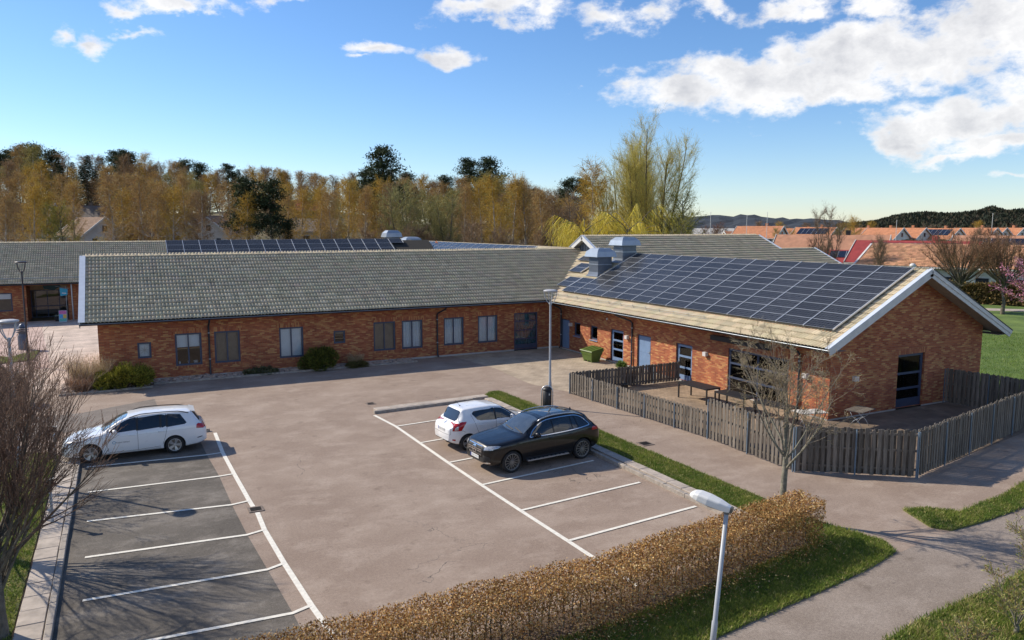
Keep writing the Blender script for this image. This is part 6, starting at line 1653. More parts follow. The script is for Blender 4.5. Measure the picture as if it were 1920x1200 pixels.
for k in range(1500):
    x = rr_.uniform(-3, 15.4); y = rr_.uniform(41.7, 44.8) if x < -1.3 else rr_.uniform(42.72 if x > 1 else 42.1, 43.66); s_ = rr_.uniform(.04, .085); a = rr_.rand() * 6.28; rm = np.array([[math.cos(a), -math.sin(a), 0], [math.sin(a), math.cos(a), 0], [0, 0, 1]])
    allv.append((bv * s_ * rr_.uniform(.8, 1.25, 3)) @ rm.T + (x, y, .03)); allf.append(bf + k * len(bv))
st_ = mesh_obj('small_stones', np.concatenate(allv), np.concatenate(allf), STONE, bed); st_['kind'] = 'stuff'
sheet('bed_soil', [(-3, 41.7), (1, 41.9), (1.2, 42.65), (15.4, 42.65), (15.4, 43.68), (-1.3, 43.68), (-1.3, 44.8), (-3, 44.8)], .022, SOIL)
stones('kerb_stone', 'kerb', (-3.0, 41.5), (1.1, 41.75), .10, .09, .8, KERB, 'edging kerb round the stone bed at the left corner')
stones('kerb_stone', 'kerb', (1.15, 42.5), (15.4, 42.58), .10, .09, .9, KERB, 'edging kerb in front of the stone bed along the wall')

# entrance: A-frame poster, flag sign, planter, bollard
ps = Vector((*gnd(119, 604), 0)); ab = empty('pavement_sign', ps); tag(ab, 'small colourful A-frame poster stand at the entrance', 'sign')
for s_ in (-1, 1):
    q = [ps + Vector((x, s_ * (.30 if z < .5 else .03), z)) for x, z in ((-.29, .03), (.29, .03), (.29, 1.0), (-.29, 1.0))]
    MB().add([p + Vector((0, -.012 * s_, 0)) for p in q] + [p + Vector((0, .012 * s_, 0)) for p in q], [(0, 1, 2, 3), (7, 6, 5, 4), (0, 4, 5, 1), (1, 5, 6, 2), (2, 6, 7, 3), (3, 7, 4, 0)]).build('board', GALV, ab)
cols_ = [((.62, .16, .36), (-.26, .70, .26, .98)), ((.08, .36, .62), (-.26, .38, .0, .68)), ((.75, .45, .08), (.02, .36, .26, .66)), ((.12, .42, .36), (-.26, .10, .26, .34))]
for i, (cc_, (x0, z0, x1, z1)) in enumerate(cols_):
    f = lambda z: -(.30 + (.03 - .30) * (z - .03) / 1.02) - .016
    MB().add([ps + Vector((x, f(z), z)) for x, z in ((x0, z0), (x1, z0), (x1, z1), (x0, z1))], [(0, 1, 2, 3)]).build('poster_field', pm('poster_%d' % i, cc_, .5, .25, 12), ab)
BLUES = pm('sign_blue', (.02, .30, .45), .5, .1, 6)
fs_ = Vector((*gnd(124, 603), 0)) + Vector((.1, .6, 0)); fl = empty('flag_sign', fs_); tag(fl, 'slanted blue flag sign beside the entrance doors', 'sign')
MB().tube([fs_, fs_ + Vector((0, 0, 3.0))], .02, 6).build('pole', GALV, fl); MB().tube([fs_ + Vector((-.75, -.02, 3.0)), fs_ + Vector((.25, -.02, 2.75))], .018, 6).build('arm', GALV, fl)
MB().add([fs_ + Vector((x, y, z)) for y in (-.03, -.01) for x, z in ((-.45, 2.85), (.15, 2.7), (.10, 2.2), (-.42, 2.15))], [(3, 2, 1, 0), (4, 5, 6, 7)]).build('flag', BLUES, fl)
MB().add([fs_ + Vector((x, -.034, z)) for x, z in ((-.3, 2.36), (.02, 2.33), (.02, 2.40), (-.3, 2.43))], [(0, 1, 2, 3)]).build('flag_print', WHITE, fl)
rs_ = empty('entrance_sign', ((bx0 + bx1) / 2, 78.95, 2.55)); tag(rs_, 'dark teal cut-out shape mounted above the entrance doors', 'sign')
MB().prism([(0, 0), (1.2, .1), (1.45, -.3), (.9, -.6), (.15, -.5)], 0, .05); sx = (bx0 + bx1) / 2 - .6
MB().add([(sx + x, y, 3.02 + z) for y in (78.93, 78.98) for x, z in ((0, 0), (.15, -.5), (.9, -.6), (1.45, -.3), (1.2, -.0))], [(0, 1, 2, 3, 4), (9, 8, 7, 6, 5)]).build('sign_panel', pm('dark_teal', (.012, .10, .12), .5, .1, 5), rs_)
pb = gnd(108, 603); pot((pb[0], pb[1] + .3), .25, .45, 'dark planter bowl with white flowers by the poster', lambda root: [bb.slivers(bb.r.randn(140, 3) * (.12, .12, .03) + (0, 0, .46), bb.r.randn(140, 3) + (0, 0, 1), np.full(140, .06), np.full(140, .04), tint(bb.r, 140, [(.7, .7, .66), (.2, .3, .08)])) or bb.build('flowers', FOL, root, False) for bb in [Bush(77)]])
bq = at(26, 59); bo = empty('bollard', (*bq, 0)); tag(bo, 'dark grey bollard with finned top on the grass island', 'bollard')
MB().lathe([(.28, 0), (.28, .9), (.22, .95), (.22, 1.1)], (0, 0, 0), 14).build('post', ZINC, bo, False, True)
for k in range(3): MB().lathe([(.2, 1.12 + k * .13), (.34, 1.14 + k * .13), (.36, 1.18 + k * .13), (.2, 1.2 + k * .13)], (0, 0, 0), 14).build('fin', ZINC, bo, False)
MB().lathe([(.2, 1.5), (.12, 1.66), (.0, 1.72)], (0, 0, 0), 14).build('cap', ZINC, bo, False, True)
# two small parking signs on posts between the branches
for (x_, y_), lab in ((gnd(103, 983), 'slim grey post with a small white plate by the left kerb, the nearer one'), (gnd(108, 868), 'slim grey post with a small white plate beside the estate car nose')):
    r_ = empty('parking_sign', (x_ - .05, y_, 0)); tag(r_, lab, 'sign')
    MB().tube([(0, 0, 0), (0, 0, 1.25)], .035, 8).build('post', GREYPAINT, r_, False); MB().box(-.10, .10, -.06, -.04, 1.08, 1.26).build('plate', BLACKM, r_, False); MB().box(-.11, .11, -.07, .05, 1.265, 1.285).build('cap', WHITE, r_, False)
# ---------------------------------------------------------------- beech hedge with dry leaves
def hedge_axis(x): return float(np.interp(x, [0, 2.5, 8.5, 15.2], [12.25, 12.3, 12.42, 13.35]))
def build_hedge():
    root = empty('beech_hedge', (8, 12.4, 0)); tag(root, 'long clipped beech hedge full of dry brown leaves in the foreground', 'hedge')
    b = Bush(41); r = b.r; n = 74000; x = r.uniform(.6, 15.5, n)
    # surface-biased positions in the section, looser and uneven at the faces
    t = r.rand(n); f = r.rand(n); wv, hv = .49, 1.13
    y = np.where(f < .36, r.choice([-1, 1], n) * wv * (1 - .25 * r.rand(n) ** 2), r.uniform(-wv, wv, n))
    z = np.where(f < .36, .12 + (hv - .12) * r.rand(n) ** .85, np.where(f < .68, hv * (1 - .22 * r.rand(n) ** 2), .12 + r.rand(n) * (hv - .12)))
    lump = pnoise(x * 1.0, y * 3 + z * 2.5, 3.1, 5); gapn = pnoise(x, z * 1.6, 4.3, 8)
    y = y * (1 + .07 * lump) + r.randn(n) * .02; z = z * (1 + .035 * pnoise(x, y, 2.2, 9)) + r.randn(n) * .022
    keep = (r.rand(n) < np.clip(1.05 - .5 * (gapn > .35) * (z < .75) - .15 * (z < .3), .1, 1)) & (z > .05)
    endt = np.clip((15.55 - x) / .25, 0, 1); y *= .75 + .25 * endt
    x, y, z = x[keep], y[keep], z[keep]; n = len(x)
    ax = np.interp(x, [0, 2.5, 8.5, 15.2], [12.25, 12.3, 12.42, 13.35])
    P = np.c_[x, ax + y, z + .03]; d = np.c_[r.randn(n), r.randn(n) + y * 1.5, r.randn(n) - .25]
    cols = [(.44, .25, .080), (.31, .155, .052), (.60, .40, .165), (.16, .077, .032), (.72, .55, .29), (.37, .195, .064)]
    c = tint(r, n, cols, [.26, .19, .24, .11, .09, .11], .2) * (1 + .18 * pnoise(x, z * 3, 1.7, 3))[:, None]
    b.leaves(P, d, .035 + .03 * r.rand(n), .022 + .018 * r.rand(n), c); o = b.build('leaves', LEAF, root); o['kind'] = 'stuff'
    tw = Bush(42); r = tw.r; m = 5200; x = r.uniform(.6, 15.5, m); y = r.uniform(-.40, .40, m); z = r.uniform(.1, 1.05, m)
    P = np.c_[x, np.interp(x, [0, 2.5, 8.5, 15.2], [12.25, 12.3, 12.42, 13.35]) + y, z]
    d = np.c_[r.randn(m) * .6, r.randn(m) * .6 + y * 1.2, .9 + r.rand(m)]; L_ = .15 + .25 * r.rand(m)
    tw.slivers(P, d, L_, np.full(m, .007), tint(r, m, [(.16, .10, .06), (.22, .13, .08), (.10, .07, .05)])); o = tw.build('twigs', LEAF, root); o['kind'] = 'stuff'
    mb = None
    for k in range(58):
        x = .8 + k * .255 + rnd.uniform(-.06, .06); y = hedge_axis(x) + rnd.uniform(-.08, .08); m = MB()
        m.tube([(x, y, -.02), (x + rnd.uniform(-.05, .05), y + rnd.uniform(-.05, .05), .5), (x + rnd.uniform(-.09, .09), y + rnd.uniform(-.12, .12), 1.0)], [.022, .016, .006], 5); m.build('stem', BARK, root)
    # fallen leaves under the hedge
    q = Bush(43); r = q.r; m = 2600; x = r.uniform(.6, 15.6, m); y = np.interp(x, [0, 2.5, 8.5, 15.2], [12.25, 12.3, 12.42, 13.35]) - .35 - np.abs(r.randn(m)) * .33
    q.leaves(np.c_[x, y, np.full(m, .085) + r.rand(m) * .02], np.c_[r.randn(m), r.randn(m), r.randn(m) * .15], .04 + .02 * r.rand(m), np.full(m, .03), tint(r, m, cols, jit=.25)); o = q.build('fallen_leaves', LEAF); tag(o, 'scatter of fallen brown leaves along the foot of the hedge', 'leaves', None, 'stuff')
    sheet('hedge_soil', [(.4, 11.62), (8.5, 11.78), (15.3, 12.75), (15.75, 13.3), (15.3, 13.85), (8.5, 12.95), (.4, 12.85)], .058, SOIL)
build_hedge()

# ---------------------------------------------------------------- near bare trees: every twig a tapered tube
class Twigs:
    """collects tubes in numpy-friendly lists"""
    def __init__(s): s.v = []; s.f = []
    def tube(s, P, Rr, n):
        k = len(P); b = len(s.v); prev = None
        for i in range(k):
            t = (P[min(i + 1, k - 1)] - P[max(i - 1, 0)])
            if t.length < 1e-6: t = Vector((0, 0, 1))
            t.normalize()
            a = (prev - t * prev.dot(t)) if prev is not None else t.orthogonal()
            if a.length < 1e-5: a = t.orthogonal()
            a.normalize(); prev = a; c = t.cross(a)
            for j in range(n):
                an = 6.28318 * j / n; s.v.append(P[i] + (a * math.cos(an) + c * math.sin(an)) * Rr[i])
        for i in range(k - 1):
            for j in range(n): s.f.append((b + i * n + j, b + i * n + (j + 1) % n, b + (i + 1) * n + (j + 1) % n, b + (i + 1) * n + j))

def bare_tree(name, loc, label, seed, trunk_h, trunk_r, n_limb, limb_len, limb_up, depth, bark, twig_mat, bud_cols, split=(.35, .95), kids=5, ratio=.55, wig=.10, upb=.10, rmin=.0035, bud=.018, lean=(0, 0), az0=0.0, lim_h=None, limb_r=.5, gap=.0, ang=(24, 52)):
    rr = random.Random(seed); root = empty(name, (*loc, 0)); tag(root, label, 'tree')
    TR, LI, TW = Twigs(), Twigs(), Twigs(); tips = []
    top = Vector((lean[0], lean[1], trunk_h))
    P = [Vector((0, 0, -.05)), Vector((0, 0, .1))] + [top * t + Vector((rr.uniform(-.02, .02), rr.uniform(-.02, .02), 0)) for t in (.25, .5, .75, 1)]
    TR.tube(P, [trunk_r * 1.35, trunk_r * 1.1, trunk_r, trunk_r * .95, trunk_r * .9, trunk_r * .8], 12)
    def branch(p, d, ln, r0, lev):
        k = 7 if lev == 0 else (5 if lev == 1 else 4); pts = [p.copy()]; dd = d.copy(); q = p.copy()
        for i in range(k):
            dd = (dd + Vector((rr.gauss(0, wig), rr.gauss(0, wig), rr.gauss(0, wig) + upb * (1 if lev < 2 else .6)))).normalized(); q = q + dd * (ln / k); pts.append(q.copy())
        rad = [max(rmin, r0 * (1 - .82 * i / k)) for i in range(k + 1)]
        (LI if lev == 0 else TW).tube(pts, rad, 6 if lev == 0 else (4 if lev == 1 else 3))
        if lev >= depth: tips.append((pts[-1], dd)); 
        if lev >= depth:
            for i in range(1, k): tips.append((pts[i], dd)) if rr.random() < .55 else None
            return
        m = kids if lev else int(kids * 1.5)
        for j in range(m):
            t = rr.uniform(*split); i = min(k - 1, int(t * k)); bp = pts[i].lerp(pts[i + 1], t * k - i); bd = (pts[i + 1] - pts[i]).normalized()
            side = bd.cross(Vector((rr.gauss(0, 1), rr.gauss(0, 1), rr.gauss(0, 1))))
            if side.length < .1: continue
            a = rr.uniform(R(ang[0]), R(ang[1])); nd = (bd * math.cos(a) + side.normalized() * math.sin(a)).normalized()
            branch(bp, nd, ln * ratio * rr.uniform(.6, 1.15) * (1.15 - .5 * t), max(rmin, rad[i] * .55), lev + 1)
    for j in range(n_limb):
        a = az0 + 2 * math.pi * j / n_limb * 2.4 + rr.uniform(-.3, .3); up = rr.uniform(*limb_up); hz = trunk_h * rr.uniform(1 - gap, 1.0)
        base = top * (hz / trunk_h)
        branch(base, Vector((math.cos(a) * math.cos(up), math.sin(a) * math.cos(up), math.sin(up))), limb_len * rr.uniform(.75, 1.1), trunk_r * limb_r * rr.uniform(.75, 1.15), 0)
    mesh_obj('trunk', TR.v, np.array(TR.f), bark, root, False, True); mesh_obj('limbs', LI.v, np.array(LI.f), bark, root, False, True)
    mesh_obj('twigs', TW.v, np.array(TW.f), twig_mat, root, False, True)
    if bud_cols:
        b = Bush(seed); n = len(tips); p = np.array([t[0][:] for t in tips]); d = np.array([t[1][:] for t in tips]); c = tint(b.r, n, bud_cols)
        b.leaves(p, d + b.r.randn(n, 3) * .25, bud * (1.0 + b.r.rand(n)), bud * .55 * (.8 + .6 * b.r.rand(n)), c)
        b.leaves(p, d + b.r.randn(n, 3) * .25, bud * (1.0 + b.r.rand(n)), bud * .55 * (.8 + .6 * b.r.rand(n)), c); b.build('buds', LEAF, root, False)
    return root
TWIG_D = pm('dark_twig', (.11, .065, .045), .85, .3, 8, c2=(.22, .14, .10))
TWIG_L = pm('pale_twig', (.21, .165, .115), .85, .3, 8, c2=(.34, .28, .20))
BUDS_P = [(.34, .19, .12), (.42, .27, .17), (.26, .13, .08)]
bare_tree('bare_tree', (-2.56, 17.1), 'bare multi-limbed tree with thick trunk at the lower left edge', 51, 2.1, .19, 44, 3.35, (R(34), R(82)), 2, BARK, TWIG_D, BUDS_P, kids=8, ratio=.5, upb=.055, wig=.045, gap=.75, limb_r=.20, ang=(14, 36), bud=.017)
bare_tree('bare_tree', (-3.25, 21.6), 'bare tree with lichen grey trunk further back at the left edge', 52, 1.9, .14, 24, 3.5, (R(36), R(82)), 2, BARK_G, TWIG_D, BUDS_P, kids=8, ratio=.5, upb=.06, wig=.045, gap=.7, limb_r=.22, ang=(14, 36), bud=.017)
bare_tree('bare_tree', (-4.2, 27.0), 'bare bushy tree behind the left trees near the slab walk', 53, 1.3, .12, 13, 3.0, (R(38), R(80)), 3, BARK, TWIG_D, BUDS_P, kids=4, ratio=.5, upb=.08, wig=.08, gap=.5, limb_r=.32, bud=.02)
bare_tree('street_tree', (15.82, 14.62), 'slender bare street tree with pale twigs in front of the corner fence', 55, 2.05, .085, 14, 3.0, (R(42), R(86)), 3, BARK_G, TWIG_L, [(.45, .38, .20), (.52, .46, .28), (.34, .25, .13)], kids=5, ratio=.5, upb=.06, wig=.085, gap=.35, limb_r=.42, bud=.020, rmin=.0032)
# clipped dark shrub behind the left trees
evergreen_bush('dark_shrub', (-5.35, 40.6), 1.5, 1.2, 1.9, 'dark twiggy shrub beside the forecourt at the left edge', 61, [(.05, .035, .022), (.09, .055, .035), (.04, .04, .02)], 7000, spiky=1.5)
# bushes and a wire fence at the lower right corner
for k, (x_, y_, h_, lab) in enumerate(((15.3, 8.15, 1.25, 'pale green budding bush at the lower right, left of the wire fence'), (17.3, 8.55, 1.9, 'tall budding bush with pale stems at the lower right corner'), (13.2, 7.75, .9, 'small budding bush by the bottom picture edge'), (18.6, 9.0, 1.3, 'budding bush at the right picture edge beside the road'))):
    bare_tree('budding_bush', (x_, y_), lab, 70 + k, .22, .045, 11, h_ * .8, (R(45), R(82)), 2, BARK_G, TWIG_L, [(.30, .33, .08), (.42, .40, .14), (.36, .26, .10)], kids=6, ratio=.45, wig=.10, upb=.06, gap=.7, limb_r=.30, bud=.030, rmin=.003)
wf = empty('wire_fence', (16.5, 7.6, 0)); tag(wf, 'green chain-link fence among the bushes at the lower right', 'fence')
GREENW = pm('green_wire', (.035, .10, .06), .45, .15, 8)
p0, p1 = Vector((14.2, 7.35, 0)), Vector((19.4, 8.75, 0)); u = (p1 - p0).normalized(); Lw = (p1 - p0).length
mw = MB(); step = .07; hW = .95; nW = int(Lw / step)
for i in range(-int(hW / step), nW):
    for s_ in (1, -1):
        a0 = i * step; a1 = a0 + hW; z0, z1 = (0, hW) if s_ > 0 else (hW, 0)
        t0, t1 = max(0, -a0 / hW), min(1, (Lw - a0) / hW)
        if t1 <= t0: continue
        mw.tube([p0 + u * (a0 + hW * t0) + Vector((0, 0, .06 + z0 + (z1 - z0) * t0)), p0 + u * (a0 + hW * t1) + Vector((0, 0, .06 + z0 + (z1 - z0) * t1))], .0028, 3, False)
mw.build('mesh', GREENW, wf)
MB().tube([p0 + Vector((0, 0, 1.02)), p1 + Vector((0, 0, 1.02))], .008, 5).build('top_wire', GREENW, wf)
for k in range(4): q = p0 + u * (Lw * k / 3); MB().tube([q, q + Vector((0, 0, 1.12))], .024, 8).build('post', pm('rust_post', (.12, .075, .05), .7, .3, 9) if 'rust_post' not in MATS else MATS['rust_post'], wf)

# ---------------------------------------------------------------- far trees: prototypes with trunk and crown
def proto(kind, seed):
    """returns (trunk mesh, crown mesh); unit: metres, standing at the origin"""
    r = np.random.RandomState(seed); T = MB(); B = Bush(seed); B.r = r
    def limb(p, d, ln, r0, k=4, droop=0.0, n=4):
        jt = .035 if k >= 7 else .10
        pts = [np.array(p, float)]; d = np.array(d, float); d /= np.linalg.norm(d)
        for i in range(k):
            d = d + r.randn(3) * jt + np.array([0, 0, .06 - droop * (i / k)]); d /= np.linalg.norm(d); pts.append(pts[-1] + d * ln / k)
        T.tube(pts, [r0 * (1 - .8 * i / k) for i in range(k + 1)], n, False); return np.array(pts)
    def twigs(path, cnt, ln, wd, cols, out=.6, droop=0.0, lo=.15, w=None, leaf=0.0, jit=.18):
        t = (lo + (1 - lo) * r.rand(cnt)) * (len(path) - 1); i = np.minimum(t.astype(int), len(path) - 2); f = (t - i)[:, None]
        p = path[i] * (1 - f) + path[i + 1] * f; d = path[i + 1] - path[i]; d /= np.linalg.norm(d, axis=1, keepdims=True)
        dr = d + r.randn(cnt, 3) * out + np.array([0, 0, -droop]); L_ = ln * (.5 + r.rand(cnt)); c = tint(r, cnt, cols, w, jit)
        B.slivers(p, dr, L_, np.full(cnt, wd), c)
        e = dr / np.linalg.norm(dr, axis=1, keepdims=True)
        for _ in range(2):
            q = p + e * (L_ * (.3 + .7 * r.rand(cnt)))[:, None]; B.slivers(q, e + r.randn(cnt, 3) * .7 + np.array([0, 0, -droop * 1.3]), L_ * .6, np.full(cnt, wd * .8), tint(r, cnt, cols, w, jit))
        if leaf:
            q = p + e * (L_ * r.rand(cnt))[:, None] + r.randn(cnt, 3) * .1; B.leaves(q, r.randn(cnt, 3), leaf * (.6 + .8 * r.rand(cnt)), leaf * .7 * np.ones(cnt), tint(r, cnt, cols, w, jit))
    if kind.startswith('birch'):
        h = 15.0; tr = limb((0, 0, -.3), (r.randn() * .03, r.randn() * .03, 1), h, .21, 9, 0, 6)
        cols = {'birch_rust': [(.37, .22, .08), (.47, .30, .11), (.26, .16, .065), (.46, .34, .13)], 'birch_gold': [(.46, .29, .05), (.56, .38, .07), (.34, .21, .04)], 'birch_brown': [(.25, .155, .08), (.34, .22, .11), (.19, .12, .065)],
                'birch_olive': [(.30, .26, .08), (.40, .34, .10), (.22, .19, .07)]}[kind]
        for k in range(34):
            t = .26 + .72 * (k + r.rand()) / 34; a = k * 2.4 + r.rand(); i = t * 9; b0 = tr[int(i)] * (1 - i % 1) + tr[min(9, int(i) + 1)] * (i % 1); w_ = (.30 + .75 * math.sin(math.pi * min(1, (t - .12) / .95) ** .8)) * 2.5
            lp = limb(b0, (math.cos(a), math.sin(a), 1.15 + .5 * t), w_ * 1.35, .045 * (1.2 - t), 4, .25)
            twigs(lp, 44, .95, .044, cols, .55, .45, leaf=.11)
        twigs(tr[5:], 90, .8, .04, cols, .6, .2, leaf=.1)
    elif kind in ('bare', 'bare_red', 'bare_olive', 'alder'):
        h = 10.0; cols = {'bare': [(.24, .17, .11), (.32, .23, .15), (.17, .12, .085)], 'bare_red': [(.20, .10, .07), (.27, .14, .095), (.15, .08, .055)], 'bare_olive': [(.28, .26, .10), (.37, .33, .13), (.21, .20, .085)], 'alder': [(.23, .155, .095), (.29, .20, .125)]}[kind]
        for m in range(3):
            tr = limb((r.randn() * .25, r.randn() * .25, -.3), (r.randn() * .16, r.randn() * .16, 1), h * (.8 + .25 * r.rand()), .13, 7, 0, 5)
            for k in range(15):
                t = .2 + .78 * (k + r.rand()) / 15; a = k * 2.4 + r.rand() + m; i = t * 7; b0 = tr[int(i)] * (1 - i % 1) + tr[min(7, int(i) + 1)] * (i % 1)
                lp = limb(b0, (math.cos(a), math.sin(a), 1.3), 2.6 * (1.15 - .6 * t), .04 * (1.2 - t), 4, .0); twigs(lp, 46, .85, .034, cols, .55, -.1)
    elif kind == 'vase':           # clipped round park tree
        h = 2.3; limb((0, 0, -.2), (0, 0, 1), h + .2, .20, 4, 0, 8); cols = [(.19, .105, .06), (.27, .15, .085), (.13, .08, .05), (.32, .2, .11)]
        for k in range(56):
            a = k * 2.399; up = .45 + 1.5 * ((k % 9) / 9.0) + r.rand() * .3
            lp = limb((0, 0, h - .2 + r.rand() * .5), (math.cos(a), math.sin(a), up), 4.4 * (.85 + .2 * r.rand()), .055, 6, -.02); twigs(lp, 56, .6, .022, cols, .5, -.35, .4, leaf=.06)
    elif kind == 'poplar':         # tall multi-stemmed willow in first leaf
        cols = [(.46, .40, .10), (.58, .52, .15), (.38, .35, .11), (.62, .46, .10)]
        for m in range(11):
            a = m * 2.1; tr = limb((math.cos(a) * .5, math.sin(a) * .5, -.3), (math.cos(a) * (.10 + .13 * (m % 4)), math.sin(a) * (.10 + .13 * (m % 4)), 1), 15.5 * (.78 + .24 * r.rand()), .22, 8, 0, 6)
            for k in range(30):
                t = .22 + .76 * (k + r.rand()) / 30; aa = k * 2.4 + m; i = t * 8; b0 = tr[int(i)] * (1 - i % 1) + tr[min(8, int(i) + 1)] * (i % 1)
                lp = limb(b0, (math.cos(aa) + math.cos(a) * .5, math.sin(aa) + math.sin(a) * .5, 1.0), 4.6 * (1.15 - .75 * t), .05 * (1.2 - t), 5, -.03); twigs(lp, 42, .95, .022, cols, .6, -.25, .2, leaf=.06)
    elif kind == 'weeping':        # yellow weeping willow
        cols = [(.60, .47, .05), (.72, .58, .08), (.48, .36, .04), (.64, .55, .14)]
        for m in range(4):
            a = m * 1.6; tr = limb((math.cos(a) * .3, math.sin(a) * .3, -.3), (math.cos(a) * .35, math.sin(a) * .35, 1), 6.5, .22, 6, .05, 6)
            for k in range(16):
                t = .35 + .65 * (k + r.rand()) / 16; aa = k * 2.4 + m; i = min(5.99, t * 6); b0 = tr[int(i)] * (1 - i % 1) + tr[min(6, int(i) + 1)] * (i % 1)
                lp = limb(b0, (math.cos(aa), math.sin(aa), .9), 3.2, .05, 5, .5); twigs(lp, 70, 1.5, .030, cols, .32, 1.5, .1, leaf=.09)
    elif kind == 'leafy':          # bush-like tree breaking into yellow-green leaf
        cols = [(.26, .24, .035), (.34, .30, .05), (.19, .185, .03)]
        tr = limb((0, 0, -.3), (0, 0, 1), 8.5, .13, 6, 0, 5)
        for k in range(30):
            t = .2 + .78 * (k + r.rand()) / 30; a = k * 2.4; i = t * 6; b0 = tr[int(i)] * (1 - i % 1) + tr[min(6, int(i) + 1)] * (i % 1)
            lp = limb(b0, (math.cos(a), math.sin(a), .9), 3.0 * (1.2 - .7 * t), .04, 4, .1); twigs(lp, 34, .6, .024, cols, .6, .1, leaf=.11)
    elif kind == 'cherry':         # pink blossom
        cols = [(.62, .25, .38), (.72, .38, .50), (.50, .18, .30), (.30, .12, .10)]
        limb((0, 0, -.2), (0, 0, 1), 1.8, .14, 3, 0, 6)
        for k in range(26):
            a = k * 2.4; lp = limb((0, 0, 1.4 + r.rand() * .4), (math.cos(a), math.sin(a), .4 + 1.4 * r.rand()), 3.6 * (.7 + .4 * r.rand()), .05, 5, .05); twigs(lp, 40, .38, .03, cols, .6, 0, .25, leaf=.12)
    elif kind == 'spruce':
        h = 15.0; limb((0, 0, -.3), (0, 0, 1), h, .2, 5, 0, 6); cols = [(.016, .028, .012), (.026, .042, .017), (.012, .020, .010), (.035, .05, .018)]
        n = 170
        for k in range(n):
            t = .10 + .88 * k / n; a = k * 2.399; ln = (1 - t) * 3.0 * (.8 + .4 * r.rand()) + .25; z = t * h
            p = np.array([[0, 0, z], [math.cos(a) * ln * .5, math.sin(a) * ln * .5, z - ln * .12], [math.cos(a) * ln, math.sin(a) * ln, z - ln * .22]])
            cnt = int(10 + 16 * ln); tt = r.rand(cnt) * 2; i = np.minimum(tt.astype(int), 1); f = (tt - i)[:, None]; q = p[i] * (1 - f) + p[i + 1] * f
            B.slivers(q, np.c_[math.cos(a) + r.randn(cnt) * .7, math.sin(a) + r.randn(cnt) * .7, -.35 + r.randn(cnt) * .3], .35 + .35 * r.rand(cnt), np.full(cnt, .10), tint(r, cnt, cols))
    elif kind == 'pine':
        h = 16.0; tr = limb((0, 0, -.3), (r.randn() * .04, r.randn() * .04, 1), h, .2, 7, 0, 6); cols = [(.030, .046, .020), (.045, .064, .026), (.022, .034, .016), (.06, .075, .03)]
        for k in range(17):
            t = .36 + .64 * (k + r.rand()) / 17; a = k * 2.4 + r.rand(); i = min(6.99, t * 7); b0 = tr[int(i)] * (1 - i % 1) + tr[min(7, int(i) + 1)] * (i % 1); ln = (1.35 - t) * 3.4 * (.6 + .6 * r.rand())
            lp = limb(b0, (math.cos(a), math.sin(a), .45 + .5 * t), ln, .05, 3, 0)
            cl = lp[-1]; sp = 1.0 + .5 * r.rand(); cnt = 260; q = cl + r.randn(cnt, 3) * (sp * .6, sp * .6, sp * .30); m = lp[2]; q2 = m + r.randn(60, 3) * (sp * .45, sp * .45, sp * .22); q = np.r_[q, q2]; cnt = len(q)
            B.slivers(q, r.randn(cnt, 3) + (0, 0, .5), .3 + .3 * r.rand(cnt), np.full(cnt, .17), tint(r, cnt, cols))
    elif kind == 'thicket':        # low dense brown undergrowth
        cols = [(.17, .105, .06), (.22, .14, .08), (.13, .09, .045), (.19, .165, .06)]
        for k in range(34):
            a = k * 2.4; rr = 2.4 * math.sqrt(r.rand()); lp = limb((math.cos(a) * rr, math.sin(a) * rr, -.2), (r.randn() * .3, r.randn() * .3, 1), 3.6 * (.6 + .6 * r.rand()), .03, 4, 0, 3); twigs(lp, 40, .7, .026, cols, .5, 0)
    bark = BARK_B if kind.startswith('birch') else BARK
    tm = bpy.data.meshes.new('trunk'); tm.from_pydata(T.v, [], T.f); tm.materials.append(bark); tm.polygons.foreach_set('use_smooth', np.ones(len(tm.polygons), bool))
    V = np.concatenate(B.V); o = mesh_obj('crown', V, np.arange(len(V)).reshape(-1, 3), FOL, None, True, False, np.clip(np.concatenate(B.C), .004, 1)); cm = o.data; bpy.data.objects.remove(o)
    return tm, cm
PROT = {}
def tree(kind, var, loc, z, scale, label, group=None, name='tree', sxy=1.0):
    key = (kind, var)
    if key not in PROT: PROT[key] = proto(kind, 100 + 17 * var + sum(map(ord, kind)))
    root = empty(name, (loc[0], loc[1], z), rnd.uniform(0, 6.28)); root.scale = (scale * sxy, scale * sxy, scale); tag(root, label, 'tree', group)
    for nm, me in zip(('trunk', 'crown'), PROT[key]):
        o = bpy.data.objects.new(nm, me); col.objects.link(o); o.parent = root
    return root
def put(kind, var, px, dist, h, label, group=None, name='tree', base_h=15.0, sxy=1.0):
    x, y = at(px, dist); return tree(kind, var, (x, y), hill(x, y) - .1, h / base_h, label, group, name, sxy)

